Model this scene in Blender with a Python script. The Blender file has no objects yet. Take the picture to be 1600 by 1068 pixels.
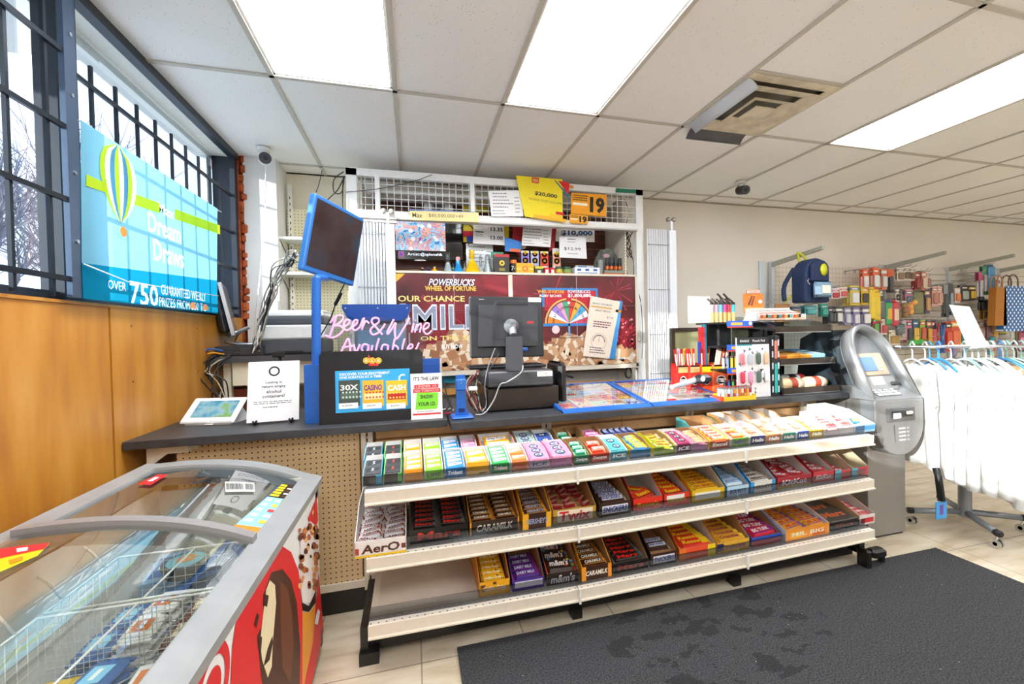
import bpy, math, random
from mathutils import Vector, Matrix
random.seed(7)
PI = math.pi
sc = bpy.context.scene
# ---------------------------------------------------------------- camera
FPX, PITCH, ROLL, YAW, HC = 663.66, 0.0166, -0.0204, 0.2604, 1.38
CX, CY = 22.07, -1.96
_f = Vector((math.sin(YAW)*math.cos(PITCH), math.cos(YAW)*math.cos(PITCH), -math.sin(PITCH)))
_r = Vector((math.cos(YAW), -math.sin(YAW), 0)); _u = _r.cross(_f)
_R = _r*math.cos(ROLL)+_u*math.sin(ROLL); _U = _u*math.cos(ROLL)-_r*math.sin(ROLL)
cam = bpy.data.cameras.new('camera'); camo = bpy.data.objects.new('camera', cam)
sc.collection.objects.link(camo); sc.camera = camo
m = Matrix.Identity(4)
for i in range(3):
    m[i][0] = _R[i]; m[i][1] = _U[i]; m[i][2] = -_f[i]
m[2][3] = HC
camo.matrix_world = m
cam.sensor_width = 36; cam.lens = FPX*36/1600; cam.shift_x = -CX/1600; cam.shift_y = CY/1600
cam.clip_start = .05; cam.clip_end = 300
def at(x, y, **k):
    """point of the room seen at photo position x, y on the plane X=, Y= or Z="""
    d = _f+_R*((x-800-CX)/FPX)-_U*((y-534-CY)/FPX)
    (a, v), = k.items(); i = 'XYZ'.index(a); o = Vector((0, 0, HC))
    return o+d*((v-o[i])/d[i])
# ---------------------------------------------------------------- world, sun, exposure
w = bpy.data.worlds.new('sky'); sc.world = w; w.use_nodes = True
nt = w.node_tree; bg = nt.nodes['Background']
bg.inputs['Color'].default_value = (.70, .83, 1, 1); bg.inputs['Strength'].default_value = 2.3
sun = bpy.data.lights.new('sun', 'SUN'); suno = bpy.data.objects.new('sun', sun); sc.collection.objects.link(suno)
SAZ, SEL = math.radians(27), math.radians(13)
sd = Vector((math.cos(SAZ)*math.cos(SEL), math.sin(SAZ)*math.cos(SEL), -math.sin(SEL)))
suno.rotation_euler = sd.to_track_quat('-Z', 'Y').to_euler(); suno.location = (-6, -3, 5)
sun.energy = 8; sun.color = (1, .93, .82); sun.angle = math.radians(.6)
PANEL = 13
vs = sc.view_settings; vs.view_transform = 'Standard'; vs.look = 'None'; vs.exposure = .48; vs.gamma = 1; vs.use_curve_mapping = False
# ---------------------------------------------------------------- materials
def col(h):
    if isinstance(h, str):
        h = h.lstrip('#'); c = [int(h[i:i+2], 16)/255 for i in (0, 2, 4)]
        return tuple(x/12.92 if x <= .04045 else ((x+.055)/1.055)**2.4 for x in c)+(1,)
    return tuple(h)+(1,)
MATS = {}
def mat(name, c='#cccccc', rough=.5, metal=0, noise=None, bump=0, emit=0, spec=.5, alpha=1):
    if name in MATS: return MATS[name]
    M = bpy.data.materials.new(name); M.use_nodes = True; n = M.node_tree; b = n.nodes['Principled BSDF']
    C = col(c); M.diffuse_color = C
    b.inputs['Base Color'].default_value = C; b.inputs['Roughness'].default_value = rough; b.inputs['Metallic'].default_value = metal
    b.inputs['Specular IOR Level'].default_value = spec; b.inputs['Alpha'].default_value = alpha
    if emit:
        b.inputs['Emission Color'].default_value = C; b.inputs['Emission Strength'].default_value = emit
    s, a = noise or (40, .04)
    tc = n.nodes.new('ShaderNodeTexCoord'); nz = n.nodes.new('ShaderNodeTexNoise'); nz.inputs['Scale'].default_value = s
    n.links.new(tc.outputs['Object'], nz.inputs['Vector'])
    mr = n.nodes.new('ShaderNodeMapRange'); mr.inputs[1].default_value = .3; mr.inputs[2].default_value = .7
    mr.inputs[3].default_value = 1-a; mr.inputs[4].default_value = 1+a*.5
    n.links.new(nz.outputs[0], mr.inputs[0])
    mx = n.nodes.new('ShaderNodeVectorMath'); mx.operation = 'SCALE'; mx.inputs[0].default_value = C[:3]
    n.links.new(mr.outputs[0], mx.inputs['Scale']); n.links.new(mx.outputs[0], b.inputs['Base Color'])
    if bump:
        bp = n.nodes.new('ShaderNodeBump'); bp.inputs['Strength'].default_value = bump; bp.inputs['Distance'].default_value = .004
        n.links.new(nz.outputs[0], bp.inputs['Height']); n.links.new(bp.outputs[0], b.inputs['Normal'])
    MATS[name] = M; return M
def C(h, rough=.45, metal=0):            # a plain printed or painted colour
    return mat('paint_%s_%d_%d' % (h.lstrip('#'), rough*100, metal*10), h, rough, metal)
def glass(name, tint='#ffffff', amount=.9, rough=.02, refl=.8, pw=2.6):
    if name in MATS: return MATS[name]
    M = bpy.data.materials.new(name); M.use_nodes = True; n = M.node_tree; n.nodes.clear()
    o = n.nodes.new('ShaderNodeOutputMaterial'); t = n.nodes.new('ShaderNodeBsdfTransparent'); g = n.nodes.new('ShaderNodeBsdfGlossy')
    k = col(tint); t.inputs[0].default_value = (k[0]*amount, k[1]*amount, k[2]*amount, 1); g.inputs['Roughness'].default_value = rough
    f = n.nodes.new('ShaderNodeLayerWeight'); f.inputs[0].default_value = .5
    p = n.nodes.new('ShaderNodeMath'); p.operation = 'POWER'; p.inputs[1].default_value = pw; n.links.new(f.outputs['Facing'], p.inputs[0])
    p2 = n.nodes.new('ShaderNodeMath'); p2.operation = 'MULTIPLY_ADD'; p2.inputs[1].default_value = refl; p2.inputs[2].default_value = .05
    n.links.new(p.outputs[0], p2.inputs[0])
    x = n.nodes.new('ShaderNodeMixShader'); n.links.new(p2.outputs[0], x.inputs[0]); n.links.new(t.outputs[0], x.inputs[1]); n.links.new(g.outputs[0], x.inputs[2])
    n.links.new(x.outputs[0], o.inputs[0]); M.diffuse_color = (.8, .9, 1, .3); MATS[name] = M; return M
class NG:                                   # small helper to wire maths nodes
    def __init__(s, name, c='#cccccc', rough=.6, metal=0):
        s.M = bpy.data.materials.new(name); s.M.use_nodes = True; s.n = s.M.node_tree; s.b = s.n.nodes['Principled BSDF']
        s.b.inputs['Roughness'].default_value = rough; s.b.inputs['Base Color'].default_value = col(c); s.b.inputs['Metallic'].default_value = metal
        s.M.diffuse_color = col(c); MATS[name] = s.M
        tc = s.n.nodes.new('ShaderNodeTexCoord'); sp = s.n.nodes.new('ShaderNodeSeparateXYZ'); s.n.links.new(tc.outputs['Object'], sp.inputs[0])
        s.P = tc.outputs['Object']; s.x, s.y, s.z = sp.outputs
    def m(s, op, a, b=0, c=0):
        k = s.n.nodes.new('ShaderNodeMath'); k.operation = op
        for i, v in enumerate((a, b, c)):
            if isinstance(v, (int, float)): k.inputs[i].default_value = v
            else: s.n.links.new(v, k.inputs[i])
        return k.outputs[0]
    def noise(s, scale, vec=None, det=3, stretch=None):
        k = s.n.nodes.new('ShaderNodeTexNoise'); k.inputs['Scale'].default_value = scale; k.inputs['Detail'].default_value = det
        v = vec or s.P
        if stretch:
            q = s.n.nodes.new('ShaderNodeVectorMath'); q.operation = 'MULTIPLY'; q.inputs[1].default_value = stretch; s.n.links.new(v, q.inputs[0]); v = q.outputs[0]
        s.n.links.new(v, k.inputs['Vector']); return k.outputs[0]
    def ramp(s, f, stops):
        k = s.n.nodes.new('ShaderNodeValToRGB'); e = k.color_ramp.elements
        while len(e) < len(stops): e.new(.5)
        for i, (p, c) in enumerate(stops): e[i].position = p; e[i].color = col(c)
        s.n.links.new(f, k.inputs[0]); return k.outputs[0]
    def mix(s, f, a, b):
        k = s.n.nodes.new('ShaderNodeMix'); k.data_type = 'RGBA'
        for i, v in ((0, f), (6, a), (7, b)):
            if isinstance(v, str): k.inputs[i].default_value = col(v)
            elif isinstance(v, (int, float)): k.inputs[i].default_value = v
            else: s.n.links.new(v, k.inputs[i])
        return k.outputs[2]
    def base(s, c): s.n.links.new(c, s.b.inputs['Base Color'])
    def bump(s, h, st=.3, d=.003):
        bp = s.n.nodes.new('ShaderNodeBump'); bp.inputs['Strength'].default_value = st; bp.inputs['Distance'].default_value = d
        s.n.links.new(h, bp.inputs['Height']); s.n.links.new(bp.outputs[0], s.b.inputs['Normal'])
def dots(name, base, dot, pitch, r, ax='xz', rough=.6):
    g = NG(name, base, rough); d = 0
    A = {'x': g.x, 'y': g.y, 'z': g.z}
    for a in ax:
        k = g.m('SUBTRACT', g.m('FRACT', g.m('DIVIDE', g.m('ADD', A[a], 50.0), pitch)), .5); d = g.m('ADD', g.m('MULTIPLY', k, k), d)
    f = g.m('LESS_THAN', d, (r/pitch)**2)
    n = g.noise(6); g.base(g.mix(f, g.ramp(n, [(.3, base), (.7, base)]), dot)); return g.M
# ---------------------------------------------------------------- mesh building
def T(o, x, y, z=None):
    """frame: origin, point along local x, point along local y (orthonormalised)"""
    o = Vector(o); x = (Vector(x)-o).normalized(); y = Vector(y)-o; n = x.cross(y).normalized(); y = n.cross(x)
    M = Matrix.Identity(4)
    for i in range(3): M[i][0] = x[i]; M[i][1] = y[i]; M[i][2] = n[i]; M[i][3] = o[i]
    return M
def loc(x, y, z, rz=0, rx=0, ry=0): return Matrix.Translation((x, y, z)) @ Matrix.Rotation(rz, 4, 'Z') @ Matrix.Rotation(ry, 4, 'Y') @ Matrix.Rotation(rx, 4, 'X')
UP = loc(0, 0, 0, rx=PI/2)                    # local xy plane -> world xz plane, normal -Y
_TX = {}
def textmesh(s, bold):
    k = (s, bold)
    if k not in _TX:
        cu = bpy.data.curves.new('t', 'FONT'); cu.body = s; cu.size = 1; cu.resolution_u = 2; cu.offset = bold
        o = bpy.data.objects.new('t', cu); sc.collection.objects.link(o)
        dg = bpy.context.evaluated_depsgraph_get(); me = o.evaluated_get(dg).to_mesh()
        v = [tuple(p.co) for p in me.vertices]; f = [tuple(p.vertices) for p in me.polygons]
        o.evaluated_get(dg).to_mesh_clear(); bpy.data.objects.remove(o); bpy.data.curves.remove(cu)
        if not v: v = [(0, 0, 0), (.01, 0, 0), (0, .01, 0)]; f = [(0, 1, 2)]
        xs = [p[0] for p in v]; ys = [p[1] for p in v]
        _TX[k] = (v, f, min(xs), max(xs), min(ys), max(ys))
    return _TX[k]
class MB:
    def __init__(s): s.v = []; s.f = []; s.mi = []; s.ms = []; s.T = Matrix.Identity(4); s.sm = []
    def mid(s, m):
        if isinstance(m, str): m = C(m)
        if m not in s.ms: s.ms.append(m)
        return s.ms.index(m)
    def add(s, vs_, fs, m, T=None, smooth=False):
        t = s.T @ T if T is not None else s.T
        b = len(s.v); s.v += [t @ Vector(p) for p in vs_]; k = s.mid(m)
        flip = t.to_3x3().determinant() < 0
        for q in fs:
            q = tuple(b+i for i in q); s.f.append(q[::-1] if flip else q); s.mi.append(k); s.sm.append(smooth)
        return s
    def box(s, c, d, m, T=None):
        x, y, z = c; a, b, e = d[0]/2, d[1]/2, d[2]/2
        vs_ = [(x+i*a, y+j*b, z+k*e) for k in (-1, 1) for j in (-1, 1) for i in (-1, 1)]
        return s.add(vs_, [(0, 2, 3, 1), (4, 5, 7, 6), (0, 1, 5, 4), (2, 6, 7, 3), (0, 4, 6, 2), (1, 3, 7, 5)], m, T)
    def bb(s, p0, p1, m, T=None):
        return s.box([(a+b)/2 for a, b in zip(p0, p1)], [abs(b-a) for a, b in zip(p0, p1)], m, T)
    def rbox(s, c, d, m, r=.005, T=None):     # chamfered box
        x, y, z = c; a, b, e = d[0]/2, d[1]/2, d[2]/2; r = min(r, a*.9, b*.9, e*.9)
        ring = lambda a_, b_, r_: [(a_-r_, -b_), (a_, -b_+r_), (a_, b_-r_), (a_-r_, b_), (-a_+r_, b_), (-a_, b_-r_), (-a_, -b_+r_), (-a_+r_, -b_)]
        vs_ = []; 
        for (zz, q) in ((-e, r), (-e+r, 0), (e-r, 0), (e, r)):
            vs_ += [(x+u, y+v, z+zz) for u, v in ring(a-q, b-q, r)]
        fs = [tuple(range(7, -1, -1)), tuple(range(24, 32))]
        for l in range(3):
            for i in range(8): j = (i+1) % 8; fs.append((l*8+i, l*8+j, l*8+8+j, l*8+8+i))
        return s.add(vs_, fs, m, T)
    def poly(s, pts, m, T=None, z=0):
        return s.add([(p[0], p[1], p[2] if len(p) > 2 else z) for p in pts], [tuple(range(len(pts)))], m, T)
    def rect(s, x0, y0, x1, y1, m, z=.0006, T=None):
        return s.poly([(x0, y0), (x1, y0), (x1, y1), (x0, y1)], m, T, z)
    def disc(s, x, y, r, m, z=.0008, T=None, n=16, ry=None, a0=0, a1=2*PI, r0=0):
        ry = ry or r
        if r0:
            vs_ = []
            for i in range(n+1):
                a = a0+(a1-a0)*i/n; vs_ += [(x+r*math.cos(a), y+ry*math.sin(a), z), (x+r0*math.cos(a), y+r0*ry/r*math.sin(a), z)]
            return s.add(vs_, [(2*i+1, 2*i, 2*i+2, 2*i+3) for i in range(n)], m, T)
        full = abs(a1-a0-2*PI) < .001
        pts = [(x+r*math.cos(a0+(a1-a0)*i/n), y+ry*math.sin(a0+(a1-a0)*i/n)) for i in range(n+(0 if full else 1))]
        if not full: pts = [(x, y)]+pts
        return s.poly(pts, m, T, z)
    def prism(s, prof, h, m, T=None, smooth=False):   # profile in local xy, extruded 0..h along z
        n = len(prof); vs_ = [(x, y, 0) for x, y in prof]+[(x, y, h) for x, y in prof]
        a = sum(prof[i][0]*prof[(i+1) % n][1]-prof[(i+1) % n][0]*prof[i][1] for i in range(n))
        fs = [tuple(range(n-1, -1, -1)), tuple(range(n, 2*n))]+[(i, (i+1) % n, n+(i+1) % n, n+i) for i in range(n)]
        if a < 0: fs = [q[::-1] for q in fs]
        if h < 0: fs = [q[::-1] for q in fs]
        return s.add(vs_, fs, m, T, smooth)
    def cyl(s, p0, p1, r0, m, r1=None, n=12, T=None, smooth=True):
        r1 = r0 if r1 is None else r1; p0 = Vector(p0); p1 = Vector(p1); d = (p1-p0)
        q = d.to_track_quat('Z', 'Y').to_matrix(); vs_ = []
        for p, r in ((p0, r0), (p1, r1)):
            for i in range(n): a = 2*PI*i/n; vs_.append(p+q @ Vector((r*math.cos(a), r*math.sin(a), 0)))
        s.add(vs_, [(i, (i+1) % n, n+(i+1) % n, n+i) for i in range(n)], m, T, smooth)
        return s.add(vs_, [tuple(range(n-1, -1, -1)), tuple(range(n, 2*n))], m, T)
    def tube(s, pts, r, m, n=6, T=None, closed=False):
        pts = [Vector(p) for p in pts]; k = len(pts); vs_ = []; up = Vector((0, 0, 1))
        for i, p in enumerate(pts):
            a = pts[i-1] if i or closed else p; b = pts[(i+1) % k] if i < k-1 or closed else p
            d = (b-a).normalized(); x = d.cross(up)
            if x.length < .15: x = d.cross(Vector((0, 1, 0)))
            x.normalize(); y = x.cross(d)
            rr = r[i] if isinstance(r, (list, tuple)) else r
            for j in range(n): t = 2*PI*j/n; vs_.append(p+x*rr*math.cos(t)+y*rr*math.sin(t))
        fs = []
        for i in range(k if closed else k-1):
            i2 = (i+1) % k
            for j in range(n): j2 = (j+1) % n; fs.append((i*n+j2, i*n+j, i2*n+j, i2*n+j2))
        if not closed: fs += [tuple(range(n)), tuple(range(k*n-1, k*n-n-1, -1))]
        return s.add(vs_, fs, m, T, True)
    def lathe(s, prof, c, m, n=16, T=None, a1=2*PI):
        vs_ = []; k = len(prof)
        for r, z in prof:
            for i in range(n): a = 2*PI*i/n; vs_.append((c[0]+r*math.cos(a), c[1]+r*math.sin(a), c[2]+z))
        fs = [(l*n+i, l*n+(i+1) % n, l*n+n+(i+1) % n, l*n+n+i) for l in range(k-1) for i in range(n)]
        s.add(vs_, fs, m, T, True)
        return s.add([vs_[i] for i in range(n)]+[vs_[(k-1)*n+i] for i in range(n)], [tuple(range(n-1, -1, -1)), tuple(range(n, 2*n))], m, T)
    def grid(s, fn, nu, nv, m, T=None, smooth=True, thick=0):
        vs_ = [fn(i/nu, j/nv) for j in range(nv+1) for i in range(nu+1)]
        fs = [(j*(nu+1)+i, j*(nu+1)+i+1, (j+1)*(nu+1)+i+1, (j+1)*(nu+1)+i) for j in range(nv) for i in range(nu)]
        if not thick: return s.add(vs_, fs, m, T, smooth)
        V = [Vector(p) for p in vs_]; N = len(V); nn = [Vector() for _ in V]
        for q in fs:
            k = (V[q[1]]-V[q[0]]).cross(V[q[3]]-V[q[0]])
            for i in q: nn[i] += k
        back = [V[i]-nn[i].normalized()*thick for i in range(N)]
        f2 = [tuple(i+N for i in q[::-1]) for q in fs]
        bd = [i for i in range(nu)]+[j*(nu+1)+nu for j in range(nv)]+[nv*(nu+1)+i for i in range(nu, 0, -1)]+[j*(nu+1) for j in range(nv, 0, -1)]
        f3 = [(bd[(i+1) % len(bd)], bd[i], bd[i]+N, bd[(i+1) % len(bd)]+N) for i in range(len(bd))]
        return s.add(V+back, fs+f2+f3, m, T, smooth)
    def text(s, t, x, y, m, w=None, h=None, T=None, z=.0012, al='c', bold=.0, slant=0):
        v, f, x0, x1, y0, y1 = textmesh(t, bold)
        sx = w/(x1-x0) if w else h/(y1-y0); sy = h/(y1-y0) if h else sx
        ox = {'c': (x0+x1)/2, 'l': x0, 'r': x1}[al]; oy = (y0+y1)/2
        return s.add([(x+(p[0]-ox)*sx+slant*(p[1]-oy)*sy, y+(p[1]-oy)*sy, z) for p in v], f, m, T)
    def lines(s, x0, y0, x1, y1, n, m, T=None, z=.0009, fill=.45, rag=.35):   # rows of small print
        for i in range(n):
            yy = y1-(y1-y0)*(i+.5)/n; hh = (y1-y0)/n*fill/2; L = (x1-x0)*(1-rag*random.random()); x = x0
            while x < x0+L:
                l = min((x1-x0)*random.uniform(.06, .16), x0+L-x); s.rect(x, yy-hh, x+l, yy+hh, m, z, T); x += l+(x1-x0)*.025
        return s
    def build(s, name, parent=None, label=None, cat=None, group=None, kind=None, o=None, bevel=0, sub=0):
        if parent is not None: o = parent['_o']; o = Vector(o)
        elif o is None:
            xs = [p.x for p in s.v]; ys = [p.y for p in s.v]; zs = [p.z for p in s.v]
            o = Vector(((min(xs)+max(xs))/2, (min(ys)+max(ys))/2, min(zs)))
        else: o = Vector(o)
        me = bpy.data.meshes.new(name); me.from_pydata([p-o for p in s.v], [], s.f)
        for m_ in s.ms: me.materials.append(m_)
        me.polygons.foreach_set('material_index', s.mi); me.polygons.foreach_set('use_smooth', s.sm); me.update()
        ob = bpy.data.objects.new(name, me); sc.collection.objects.link(ob)
        if parent is not None: ob.parent = parent
        else: ob.location = o
        ob['_o'] = tuple(o)
        if bevel:
            b = ob.modifiers.new('b', 'BEVEL'); b.width = bevel; b.segments = 2; b.limit_method = 'ANGLE'; b.harden_normals = False
        if sub: k = ob.modifiers.new('s', 'SUBSURF'); k.levels = k.render_levels = sub
        return tag(ob, label, cat, group, kind)
def tag(o, label=None, cat=None, group=None, kind=None):
    for k, v in (('label', label), ('category', cat), ('group', group), ('kind', kind)):
        if v: o[k] = v
    return o
def thing(name, label, cat, o, group=None):
    e = bpy.data.objects.new(name, None); sc.collection.objects.link(e); e.location = o; e.empty_display_size = .1
    e['_o'] = tuple(o); return tag(e, label, cat, group)
def copy_tree(o, parent=None, M=None, label=None, group=None):
    c = o.copy(); sc.collection.objects.link(c); c.parent = parent
    if M is not None: c.matrix_basis = M
    if label: c['label'] = label
    if group: c['group'] = group
    for ch in list(o.children): copy_tree(ch, c)
    return c
# ================================================================ the setting
ZC = 2.741; XW = -1.22; YB = 3.9; XR = 9.6; YF = -4.6
DARK = mat('dark_bronze_frame', '#2f3640', .4, .3)
def plane_struct(name, pts, m, kind='structure'):
    b = MB(); b.poly(pts, m); return b.build(name, kind=kind, o=(0, 0, 0))
# floor: worn beige vinyl tiles with wood-like streaks
g = NG('worn_beige_tile', '#cdbfa8', .35)
st = g.noise(2.2, stretch=(1.5, 7, 1), det=7); bl = g.noise(1.3); 
tile = g.m('ADD', g.m('MULTIPLY', g.m('FLOOR', g.m('DIVIDE', g.x, .457)), 3.7), g.m('MULTIPLY', g.m('FLOOR', g.m('DIVIDE', g.y, .457)), 7.3))
tone = g.m('FRACT', g.m('MULTIPLY', g.m('SINE', tile), 43.7))
c0 = g.ramp(st, [(.3, '#b7a386'), (.5, '#d6c9b0'), (.75, '#e8dfcd')])
c1 = g.mix(g.m('MULTIPLY', tone, .35), c0, '#bca98a')
gx = g.m('LESS_THAN', g.m('FRACT', g.m('DIVIDE', g.x, .457)), .012); gy = g.m('LESS_THAN', g.m('FRACT', g.m('DIVIDE', g.y, .457)), .012)
c2 = g.mix(g.m('MULTIPLY', g.m('MAXIMUM', gx, gy), .7), c1, '#6b5c48'); g.base(c2)
b = MB(); b.bb((XW-.1, YF, -.1), (XR, 4.1, 0), g.M); b.build('floor', kind='structure', o=(0, 0, 0))
# ceiling tiles
g = NG('fissured_ceiling_tile', '#d6cfc5', .9)
v = g.n.nodes.new('ShaderNodeTexVoronoi'); v.inputs['Scale'].default_value = 55; g.n.links.new(g.P, v.inputs['Vector'])
sp = g.m('LESS_THAN', v.outputs['Distance'], .16); nn = g.noise(28)
sp = g.m('MULTIPLY', sp, g.m('GREATER_THAN', nn, .5))
g.base(g.mix(g.m('MULTIPLY', sp, .45), g.ramp(g.noise(.8), [(.3, '#f6f5f2'), (.7, '#f0ede8')]), '#a39b8e')); g.bump(g.noise(120), .35, .003)
X0 = -1.8918; S = .6096; YA = 2.4746; DY = 1.2126
LIGHTS = [(2, 0), (4, 0), (8, 0), (2, 2), (6, 2), (10, 2), (14, 1), (13, 3), (4, 4), (9, 4)]   # column, row counted from the back
VENTX = (X0+6*S, X0+7*S)
b = MB(); ys = [YB+.1, YA+DY]+[YA-DY*i for i in range(6)]; ys = [min(y, 4.1) for y in ys]
for k in range(0, 20):
    xa, xb = max(X0+k*S, XW-.02), min(X0+k*S+S, XR)
    if xa >= xb: continue
    for j in range(len(ys)-1):
        r = j-2
        if (k, r) in LIGHTS: continue
        if k == 6 and r == 0:
            b.bb((xa, ys[j+1], ZC), (xb, YA-S, ZC+.02), g.M); continue
        b.bb((xa, ys[j+1], ZC), (xb, ys[j], ZC+.02), g.M)
b.build('ceiling', kind='structure', o=(0, 0, 0))
GRID = mat('white_grid_metal', '#c6c0b4', .5)
b = MB()
for k in range(1, 20):
    x = X0+k*S
    if x > XW: b.bb((x-.012, YF, ZC-.008), (x+.012, YB, ZC-.001), GRID)
for y in ys[1:]: b.bb((XW, y-.012, ZC-.008), (XR, y+.012, ZC-.001), GRID)
b.bb((VENTX[0], YA-S-.012, ZC-.007), (VENTX[1], YA-S+.012, ZC-.001), GRID)
b.bb((XW, YB-.02, ZC-.012), (XR, YB, ZC-.001), mat('wall_angle', '#9f9684', .5))
b.build('trim_1', kind='structure', o=(0, 0, 0))
b = MB(); b.bb((XW-.5, YF, ZC+.25), (XR, 4.1, ZC+.28), C('#777777')); b.build('ceiling', kind='structure', o=(0, 0, 0)).name = 'ceiling_deck'
# fluorescent troffers
DIFF = mat('lit_diffuser', '#f6faff', .6, emit=PANEL)
near = 'prismatic fluorescent ceiling panel '
LL = {(2, 0): 'nearest to the window', (4, 0): 'middle of the three, above the lottery counter', (8, 0): 'on the right beyond the air vent'}
b0 = None
for (k, r) in LIGHTS:
    xa, xb, ya, yb = X0+k*S+.012, X0+k*S+S-.012, YA-DY*(r+1)+.012, YA-DY*r-.012
    t = thing('ceiling_light', ('bright ' + near+LL[(k, r)]) if (k, r) in LL else 'lit ceiling panel in the rows behind the photographer', 'ceiling light', (xa, ya, ZC), 'fluorescent ceiling panels' if (k, r) in LL else 'lit ceiling panels behind the photographer')
    b = MB(); b.bb((xa, ya, ZC+.012), (xb, yb, ZC+.02), DIFF); b.build('diffuser', t)
    b = MB()
    for q in (((xa, ya), (xa+.012, yb)), ((xb-.012, ya), (xb, yb)), ((xa, ya), (xb, ya+.012)), ((xa, yb-.012), (xb, yb))):
        b.bb((*q[0], ZC), (*q[1], ZC+.09), C('#e8e6e0'))
    b.bb((xa, ya, ZC+.09), (xb, yb, ZC+.1), C('#e8e6e0')); b.build('housing', t)
# walls
WALL = mat('beige_painted_wall', '#e9e1d5', .8, noise=(1.2, .05))
b = MB(); b.bb((XW, YB, 0), (XR+.1, YB+.12, ZC+.25), WALL); b.build('wall_back', kind='structure', o=(0, 0, 0))
b = MB(); WALL = mat('white_painted_wall', '#f1eee9', .8, noise=(1.2, .04)); b.bb((XR, YF, 0), (XR+.12, YB, ZC+.25), WALL); b.build('wall_right', kind='structure', o=(0, 0, 0))
b = MB(); b.bb((XW, YF-.12, 0), (XR, YF, ZC+.25), WALL); b.build('wall_front', kind='structure', o=(0, 0, 0))
g = NG('varnished_plywood', '#b9772f', .38)
n1 = g.noise(2.2, stretch=(1, 5, .9), det=6); n2 = g.noise(1.1, det=2)
g.base(g.mix(g.m('MULTIPLY', n2, .55), g.ramp(n1, [(.28, '#a4682a'), (.5, '#c0852f'), (.72, '#d09a4a')]), '#b8712a')); g.bump(n1, .1)
PLY = g.M
ZS = 1.525
b = MB()
for i, (ya, yb) in enumerate([(YF, -1.9), (-1.895, -.68), (-.675, .54), (.545, 2.16), (2.166, 3.62)]):
    b.bb((XW-.1, ya, 0), (XW-(.004 if i % 2 else 0), yb, ZS), PLY)
b.bb((XW-.12, YF, ZS), (XW+.004, 3.62, ZS+.012), PLY)
for y in (2.3, 2.9, 1.2): 
    for z in (.5, 1.2, 1.45): b.cyl((XW-.001, y, z), (XW+.001, y, z), .005, C('#5a3a18'), n=8)
b.build('wall_left', kind='structure', o=(0, 0, 0))
# window: dark frame, mullions, glass
b = MB(); W0, W1 = XW-.14, XW
b.bb((W1-.07, 1.93, ZS), (W1, 2.03, ZC-.02), DARK)
for (ya, yb) in ((3.53, 3.58), (.45, .57), (-1.2, -1.08), (-2.9, -2.78), (YF, YF+.12)):
    b.bb((W0, ya, ZS), (W1, yb, ZC-.02), DARK)
b.bb((W1-.035, YF, 2.695), (W1+.01, 3.58, ZC+.1), DARK); b.bb((W0, YF, 2.70), (W1-.035, 3.58, ZC+.1), mat('white_reveal_and_sun_block', '#dcdcd4', .8)); b.bb((W0, YF, ZS+.012), (W1-.03, 3.58, ZS+.045), DARK)
b.build('window_frame', kind='structure', o=(0, 0, 0)).name = 'window_1'
WG = glass('window_glass', '#f4faff', .97)
b = MB()
for ya, yb in ((2.03, 3.53), (.57, 1.95), (-1.08, .45), (-2.78, -1.2), (YF+.12, -2.9)):
    b.bb((W0+.012, ya, ZS+.045), (W0+.018, yb, 2.69), WG)
b.build('window_2', kind='structure', o=(0, 0, 0))
WS = mat('white_sash', '#e9ecef', .5)
b = MB()
for ya, yb in ((1.70, 1.75), (1.05, 1.10), (3.47, 3.53)): b.bb((W0-.05, ya, ZS), (W0-.01, yb, 2.7), WS)
b.build('trim_2', kind='structure', o=(0, 0, 0))
# security bars: one grille per window section
BAR = mat('black_steel_bar', '#262c34', .35, .6)
def bars(ya, yb, x, zt, step, label, first):
    t = thing('security_grille', label, 'window bars', (x, (ya+yb)/2, ZS), None)
    for z in (1.61, 1.895, 2.155, 2.425 if zt > 2.5 else 2.42):
        b = MB(); b.bb((x-.004, ya, z-.009), (x+.008, yb, z+.009), BAR); b.build('cross_bar', t)
    y = first
    while y < yb-.03:
        b = MB(); b.bb((x-.016, y-.006, ZS+.02), (x-.004, y+.006, zt), BAR); b.build('upright_bar', t); y += step
    if zt > 2.6:
        for yy in (ya, yb-.055):
            b = MB(); b.bb((x-.006, yy, ZS+.02), (x+.012, yy+.055, 2.69), mat('blue_grey_flat_bar', '#4a5a70', .35, .5))
            for z in (1.75, 2.0, 2.28, 2.5): b.cyl((x+.012, yy+.028, z), (x+.017, yy+.028, z), .007, C('#c8ccd2', .3, 1), n=8)
            b.build('bolted_flat_bar', t)
bars(2.04, 3.6, -1.25, 2.52, .152, 'black steel window bars with spiked tops behind the blue banner', 2.17)
bars(.6, 1.955, -1.19, 2.69, .152, 'black window bars with bolted flat edge, left of the thick mullion', .78)
bars(-1.05, .44, -1.19, 2.69, .152, 'black window bars beside the photographer', -.95)
bars(-2.75, -1.22, -1.19, 2.69, .152, 'black window bars farthest behind the photographer', -2.6)
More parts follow.
